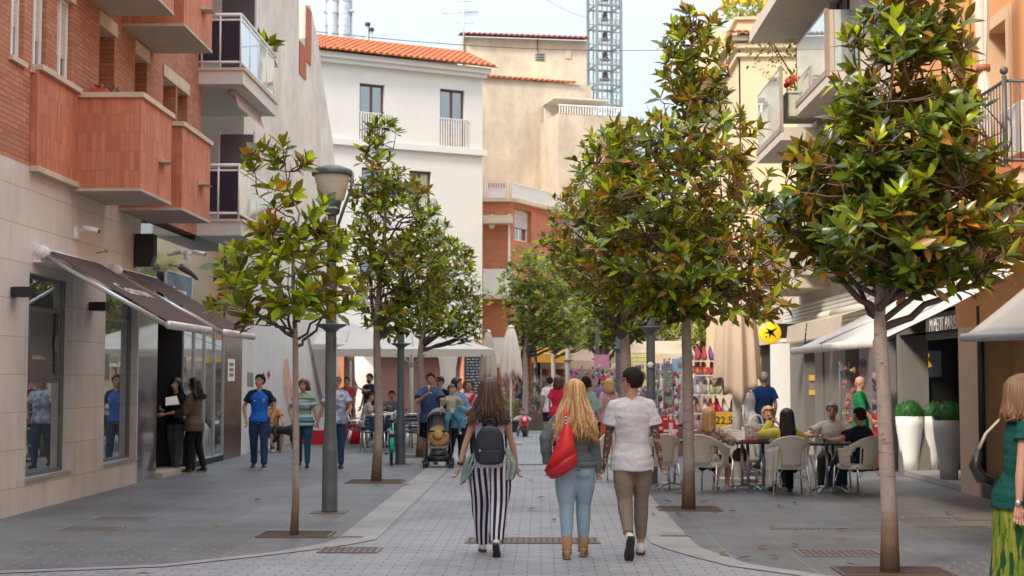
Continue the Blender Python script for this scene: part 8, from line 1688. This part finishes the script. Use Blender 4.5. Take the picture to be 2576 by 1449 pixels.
# ================================================================ red toy motorbike
t = thing('toy_motorbike', 'small red ride on toy motorbike under the child in the far street', 'toy motorbike', atY(1320, 41.2), PI); rd = mat('toy_red', (.70, .015, .03), .3)
for y in (-.33, .33): mb = MB(); mb.cyl((-.06, y, .15), (.06, y, .15), .15, n=20); mb.build('wheel', black, t)
mb = MB(); mb.rings([[(w * math.cos(a), y, z + h * math.sin(a)) for a in [2 * math.pi * k / 14 for k in range(14)]] for y, z, w, h in ((-.45, .45, .04, .04), (-.3, .42, .09, .08), (0, .36, .10, .09), (.15, .42, .12, .12), (.33, .46, .13, .15), (.42, .45, .10, .13), (.47, .44, .03, .06))]); mb.build('body', rd, t); mb = MB(); mb.ball((0, .45, .50), (.06, .03, .07), 12); mb.build('headlight', white_paint, t); mb = MB(); mb.tube([(-.24, .2, .66), (0, .3, .62), (.24, .2, .66)], .015, 8); mb.build('handlebar', black, t); mb = MB(); mb.rings([[(w * math.cos(a), y, .33 + h * math.sin(a)) for a in [2 * math.pi * k / 10 for k in range(10)]] for y, w, h in ((.2, .03, .03), (.38, .09, .03), (.45, .05, .03))]); mb.build('front_mudguard', rd, t)
# ================================================================ dog
g_ = at(716, 1138); t = thing('dog', 'slim black dog with white paws standing behind the thin left trunk', 'dog', g_, -PI / 2 - .1)
mb = MB()
mb.tube([(0, -.30, .52), (0, -.22, .53), (0, -.02, .50), (0, .16, .49), (0, .28, .54)], [(.055, .06), (.085, .10), (.075, .085), (.10, .14), (.07, .09)], 16, side=(1, 0, 0))
mb.tube([(0, .24, .57), (0, .36, .70), (0, .42, .76)], [.075, .06, .055], 12); mb.ball((0, .45, .79), (.055, .08, .055), 12); mb.tube([(0, .48, .78), (0, .60, .75)], [(.04, .035), (.025, .022)], 10, side=(1, 0, 0))
for sx in (-1, 1):
 mb.tube([(sx * .07, -.24, .50), (sx * .08, -.16, .36), (sx * .08, -.29, .20), (sx * .08, -.27, .03)], [.07, .05, .025, .022], 10); mb.tube([(sx * .07, .20, .46), (sx * .075, .17, .30), (sx * .075, .21, .17), (sx * .075, .20, .03)], [.06, .038, .024, .022], 10)
 for y in (-.25, .23): mb.ball((sx * .078, y, .025), (.03, .045, .025), 8)
 mb.tube([(sx * .04, .42, .83), (sx * .06, .40, .88), (sx * .07, .43, .84)], [.022, .016, .006], 8)
mb.tube([(0, -.30, .56), (0, -.42, .62), (0, -.48, .78), (0, -.44, .88)], [.022, .018, .013, .006], 8)
me = solid(mb, .009, 1); me.materials.append(mat('black_fur', (.02, .018, .017), .55)); me.materials.append(mat('white_fur', (.6, .58, .55), .7))
for p_ in me.polygons:
 if p_.center.z < .07: p_.material_index = 1
link_mesh('body', me, t); mb = MB(); mb.tube([(.07 * math.cos(a), .33 + .03 * math.sin(a), .66 + .06 * math.sin(a)) for a in [2 * math.pi * k / 16 for k in range(16)]], .010, 6, closed=True); mb.build('collar', redbag, t)
# red stand and red cooler boxes by the wall
for px, py, w, lb in ((893, 1100, .45, 'round red advertising stool beside the café chairs'), ):
 t = thing('red_stool', lb, 'stool', atY(px, 36.5)); mb = MB(); mb.lathe([(w * .5, 0), (w * .56, .25), (w * .5, .5), (.01, .52)], (0, 0, 0), 20); mb.build('stool_body', mat('soda_red', (.6, .01, .02), .35), t)
t = thing('red_box', 'red and white cardboard box standing by the painted wall', 'box', atY(800, 36.3)); mb = MB(); mb.box((-.4, -.2, 0), (.4, .2, .36)); mb.build('box_lower', mat('soda_red', (.6, .01, .02)), t); mb = MB(); mb.box((-.4, -.2, .36), (.4, .2, .66)); mb.build('box_upper', white_paint, t)
t = thing('wooden_chair', 'dark wooden chair under the seated woman at the painted wall', 'chair', atY(683, 32.8), .3); mb = MB(); mb.box((-.2, -.2, .40), (.2, .2, .44)); mb.build('seat', mat('dark_wood', (.08, .035, .02)), t)
for sx in (-.17, .17):
 for sy in (-.17, .17): mb = MB(); mb.box((sx - .02, sy - .02, 0), (sx + .02, sy + .02, .4)); mb.build('leg', mat('dark_wood', (.08, .035, .02)), t)
mb = MB(); mb.box((-.2, .17, .44), (.2, .2, .85)); mb.build('backrest', mat('dark_wood', (.08, .035, .02)), t)
# ================================================================ shoe rack stall and display stands
t = thing('shoe_rack', 'wide display rack full of colourful shoes and bags with a yellow price card', 'display rack', (P(1800, 950, 26.2).x, 26.2, 0)); wr_ = 1.0
mb = MB()
for sx in (-wr_ / 2, wr_ / 2):
 for sy in (0, .35): mb.cyl((sx, sy, 0), (sx, sy, 2.05), .015, n=6)
mb.build('rack_posts', white_paint, t)
rk = random.Random(33); shoe_cols = [mat('item_' + n_, c, .5) for n_, c in (('red', (.45, .03, .04)), ('orange', (.7, .13, .05)), ('black', (.02, .02, .02)), ('white', (.65, .65, .65)), ('crimson', (.5, .01, .08)), ('grey', (.25, .24, .26)), ('purple', (.2, .05, .25)), ('tan', (.45, .2, .12)), ('lime', (.3, .36, .08)), ('blue', (.03, .15, .45)), ('pink', (.5, .18, .25)))]
for k, z in enumerate((.35, .72, 1.02, 1.36, 1.72, 1.98)):
 mb = MB(); mb.box((-wr_ / 2, -.02, z), (wr_ / 2, .38, z + .02)); mb.build('shelf', white_paint, t)
 if k in (1, 3):
  mb = MB()
  for i in range(34): x = -wr_ / 2 + (i + .5) * wr_ / 34; mb.cyl((x, -.02, z + .02), (x, -.02, z + .2), .004, n=4)
  mb.build('wire_basket', white_paint, t)
for k, z in enumerate((.37, .74, 1.04, 1.38, 1.74, 2.0)):
 for i in range(8):
  x = -wr_ / 2 + (i + .5) * wr_ / 8; mm = shoe_cols[rk.randrange(len(shoe_cols))] if k != 2 else shoe_cols[(3, 7, 3, 1, 4, 3, 2, 2)[i]]
  cn_ = mm.name.split('_')[1]; sh_ = ('lowest', 'second', 'third', 'fourth', 'fifth', 'top')[k]; s_ = thing('shoe', cn_ + ' shoe on the ' + sh_ + ' shelf of the colourful display rack', 'shoe', (t.location.x + x, 26.2 + .1, z), rk.uniform(-.2, .2), cn_ + ' shoes on the ' + sh_ + ' shelf'); mb = MB()
  mb.rings([[(w * math.cos(a), y, .05 * hh + hh * .05 * math.sin(a) + .005) for a in [2 * math.pi * q / 10 for q in range(10)]] for y, w, hh in ((-.12, .02, .6), (-.09, .045, 1.1), (0, .04, 1.6), (.08, .038, 2.6), (.12, .03, 2.8))]); mb.build('shoe_body', mm, s_)
mb = MB(); q = P(1828, 1058, 26.1); mb.box((q.x - .26, 26.08, q.z - .16), (q.x + .26, 26.10, q.z + .16)); pc_ = mb.build('price_card', mat('price_yellow', (.80, .46, .04), .7)); tag(pc_, 'yellow card with the number 22,5 on the shoe rack', 'price sign')
text_mesh('22,5', .19, frame((q.x - .05, 26.078, q.z), (1, 0, 0), (0, -1, 0)), black, pc_)
# stalls in the background: goods hung on grids
def stall(label, px, Y, w, z1, cols, n, seed, kind='mixed', z0=.2, canopy=None):
 t = thing('market_stall', label, 'market stall', (P(px, 950, Y).x, Y, 0), 0, None); rk = random.Random(seed)
 mb = MB()
 for sx in (-w / 2, w / 2): mb.cyl((sx, 0, 0), (sx, 0, z1), .02, n=6)
 for i in range(int(w / .12)): mb.cyl((-w / 2 + (i + .5) * .12, .04, .3), (-w / 2 + (i + .5) * .12, .04, z1), .004, n=4)
 for i in range(int((z1 - .3) / .2)): mb.cyl((-w / 2, .04, .3 + i * .2), (w / 2, .04, .3 + i * .2), .005, n=4)
 mb.build('grid', mat('stall_frame', (.12, .12, .12), .5), t); mb = MB(); mb.box((-w / 2, -.25, .0), (w / 2, .3, .62)); mb.build('counter', mat('stall_counter', (.16, .12, .10), .8, var=.3), t)
 mb = MB()
 for i in range(n):
  x, z = rk.uniform(-w / 2, w / 2), rk.uniform(.65 if z0 < .5 else z0, z1); a, b = rk.uniform(.02, .055), rk.uniform(.025, .09); k = rk.randrange(len(cols))
  if rk.random() < .5: mb.ball((x, -.06 - .05 * rk.random(), z), (a, .03, b), 8, k)
  else: mb.prism([(x - a, -.05, z - b), (x + a, -.05, z - b * .9), (x + a * .8, -.05, z + b), (x - a * .9, -.05, z + b * .8)], (0, -.02 - .05 * rk.random(), 0), k)
 o = mb.build('hanging_goods', cols, t); o['kind'] = 'stuff'
 if canopy: mb = MB(); mb.prism([(-w / 2 - .3, .5, z1 + .45), (-w / 2 - .3, -.9, z1 + .12), (-w / 2 - .3, -.9, z1 - .1), (-w / 2 - .3, .5, z1 + .25)], (w + .6, 0, 0)); mb.build('stall_canopy', canopy, t)
 return t
C_ = [mat('ware_' + m_.name.split('_')[1], tuple(.55 * v + .45 * .10 for v in c), .6, var=.4, scale=30) for m_, c in zip(shoe_cols, ((.5, .05, .06), (.6, .2, .08), (.03, .03, .03), (.6, .6, .58), (.4, .04, .08), (.25, .24, .26), (.2, .1, .25), (.4, .22, .13), (.3, .4, .1), (.08, .18, .38), (.6, .25, .35)))]
stall('stall with pink and purple toys and trinkets in the middle distance', 1495, 40, 1.35, 2.0, [C_[10], C_[6], C_[3], C_[2], C_[10], C_[8], mat('hot_pink', (.8, .06, .35))], 150, 1)
stall('stall of brown baskets and orange goods behind the folded parasol', 1318, 46, 1.5, 1.75, [C_[7], mat('basket_brown', (.22, .10, .04)), C_[1], C_[3], mat('wood_tone', (.35, .2, .1)), C_[9]], 150, 2)
stall('stall with small toys right of the yellow far grid', 1655, 33, 1.3, 2.0, [C_[0], C_[9], C_[3], C_[2], C_[5], C_[6], C_[8]], 130, 3)
stall('stall with bright accessories between the middle trunk and the rack', 1735, 31, 1.1, 2.1, [C_[0], C_[10], C_[3], C_[2], C_[1], C_[9]], 110, 4)
stall('stall of fabrics and bags under the cream far awning', 1588, 44, 1.7, 2.1, [C_[5], C_[9], C_[3], mat('pale_yellow', (.7, .6, .2)), C_[10]], 110, 5)
stall('stall of mixed goods beyond the far left tree trunks', 1368, 58, 2.6, 1.9, [C_[7], C_[3], C_[9], mat('basket_brown', (.2, .1, .04)), C_[5]], 140, 6)
stall('toy display in the dark shop entrance behind the green jumper', 2146, 27.5, .5, 2.0, [C_[9], C_[1], C_[8], C_[6], C_[0]], 46, 7)
stall('shelves of groceries seen behind the shop glass at the right edge', 2535, 18.4, .1, 1.0, [C_[3]], 2, 8) if False else None
t = thing('yellow_grid_panel', 'pale yellow wares on a white wire grid between lamp post and man', 'display panel', (P(1598, 950, 38).x, 38, 0)); mb = MB(); mb.box((-.5, 0, 1.45), (.5, .03, 2.35)); mb.build('panel', mat('pale_yellow', (.7, .6, .2)), t); mb = MB()
for i in range(11): mb.box((-.52 + i * .104, -.02, 1.25), (-.51 + i * .104, -.01, 2.35)); mb.box((-.52, -.02, 1.25 + i * .11), (.53, -.01, 1.26 + i * .11))
mb.build('wire_grid', white_paint, t)
for px, py, lb in ((1735, 980, 'upper black and white portrait poster on the dark red stand'), (1731, 1045, 'lower black and white portrait poster on the dark red stand')):
 q = P(px, py, 27.5); t = thing('portrait_poster', lb, 'poster', (q.x, 27.5, q.z), 0, 'portrait posters'); mb = MB(); mb.box((-.17, 0, -.22), (.17, .012, .22)); mb.build('paper', white_paint, t); mb = MB(); mb.ball((0, -.002, -.01), (.085, .004, .12), 16); mb.ball((0, -.003, -.16), (.13, .003, .05), 12); mb.build('grey_portrait', mat('print_grey', (.16, .16, .17), var=.4, scale=30), t)
t = thing('dark_red_stand', 'tall dark red display post left of the middle trunk', 'display stand', (P(1752, 950, 27.3).x - .15, 27.3, 0)); mb = MB(); mb.box((-.05, 0, 0), (.05, .08, 2.0)); mb.box((-.45, .02, .75), (.05, .05, .8)); mb.build('post', mat('dark_red_wood', (.16, .01, .015), .5), t)
for px, Y, w, z, lb in ((1620, 52, 3.4, 2.55, 'long cream market awning left of the middle trunk far away'), (1800, 54, 4., 2.5, 'long cream market awning right of the middle trunk far away'), (1480, 60, 4.0, 2.4, 'cream market awning behind the pink stall')):
 t = thing('market_awning', lb, 'awning', (P(px, 950, Y).x, Y, 0), 0, 'cream market awnings'); mb = MB(); mb.prism([(-w / 2, -1, z), (-w / 2, 1, z + .5), (-w / 2, 1, z + .45), (-w / 2, -1, z - .35)], (w, 0, 0)); mb.build('canvas', cloth_cream, t); mb = MB()
 for sx in (-w / 2, w / 2): mb.cyl((sx, -.95, 0), (sx, -.95, z), .03, n=6)
 mb.build('awning_posts', white_paint, t)
q = P(1710, 918, 30); t = thing('blue_sign_card', 'small light blue card hanging above the stalls', 'sign', q); mb = MB(); mb.box((-.15, 0, -.13), (.15, .01, .13)); mb.build('card', mat('light_blue_card', (.2, .4, .65)), t); mb = MB(); mb.ball((0, -.004, 0), (.05, .003, .07), 10); mb.build('card_mark', mat('print_brown', (.3, .16, .15)), t)
q = P(1522, 905, 43); t = thing('red_sign', 'narrow red upright sign behind the left far lamp post', 'sign', (P(1568, 900, 36).x + .05, 36, 0)); mb = MB(); mb.box((-.05, 0, 0), (.05, .04, 3.1)); mb.build('sign_board', mat('banner_red', (.5, .03, .04)), t)
q = P(1506, 892, 43); t = thing('pink_placard', 'pink placard standing over the toy stall', 'placard', (q.x, 41, 0)); mb = MB(); mb.box((-.22, 0, 1.95), (.22, .03, 2.35)); mb.cyl((0, .02, 0), (0, .02, 1.9), .02, n=6); mb.build('placard_board', mat('placard_pink', (.55, .22, .33)), t)
def hedge(label, px, Y, w, h):
 t = thing('hedge', label, 'hedge', (P(px, 950, Y).x, Y, 0)); n = 700; nr = np.random.RandomState(3); p_ = np.stack([nr.uniform(-w / 2, w / 2, n), nr.uniform(-.2, .2, n), nr.uniform(.3, h, n)], 1); me = leaves_mesh('foliage', p_, nr.normal(size=(n, 3)) + [0, -.5, .5], nr.normal(size=(n, 3)), nr.uniform(.06, .12, n), .3, nr.randint(0, 3, n), LMF, True); link_mesh('foliage', me, t); mb = MB(); mb.box((-w / 2, -.15, 0), (w / 2, .15, .35)); mb.build('trough', black, t)
hedge('low hedge in a dark trough behind the folded cream parasol', 1268, 44.5, .9, 1.0)
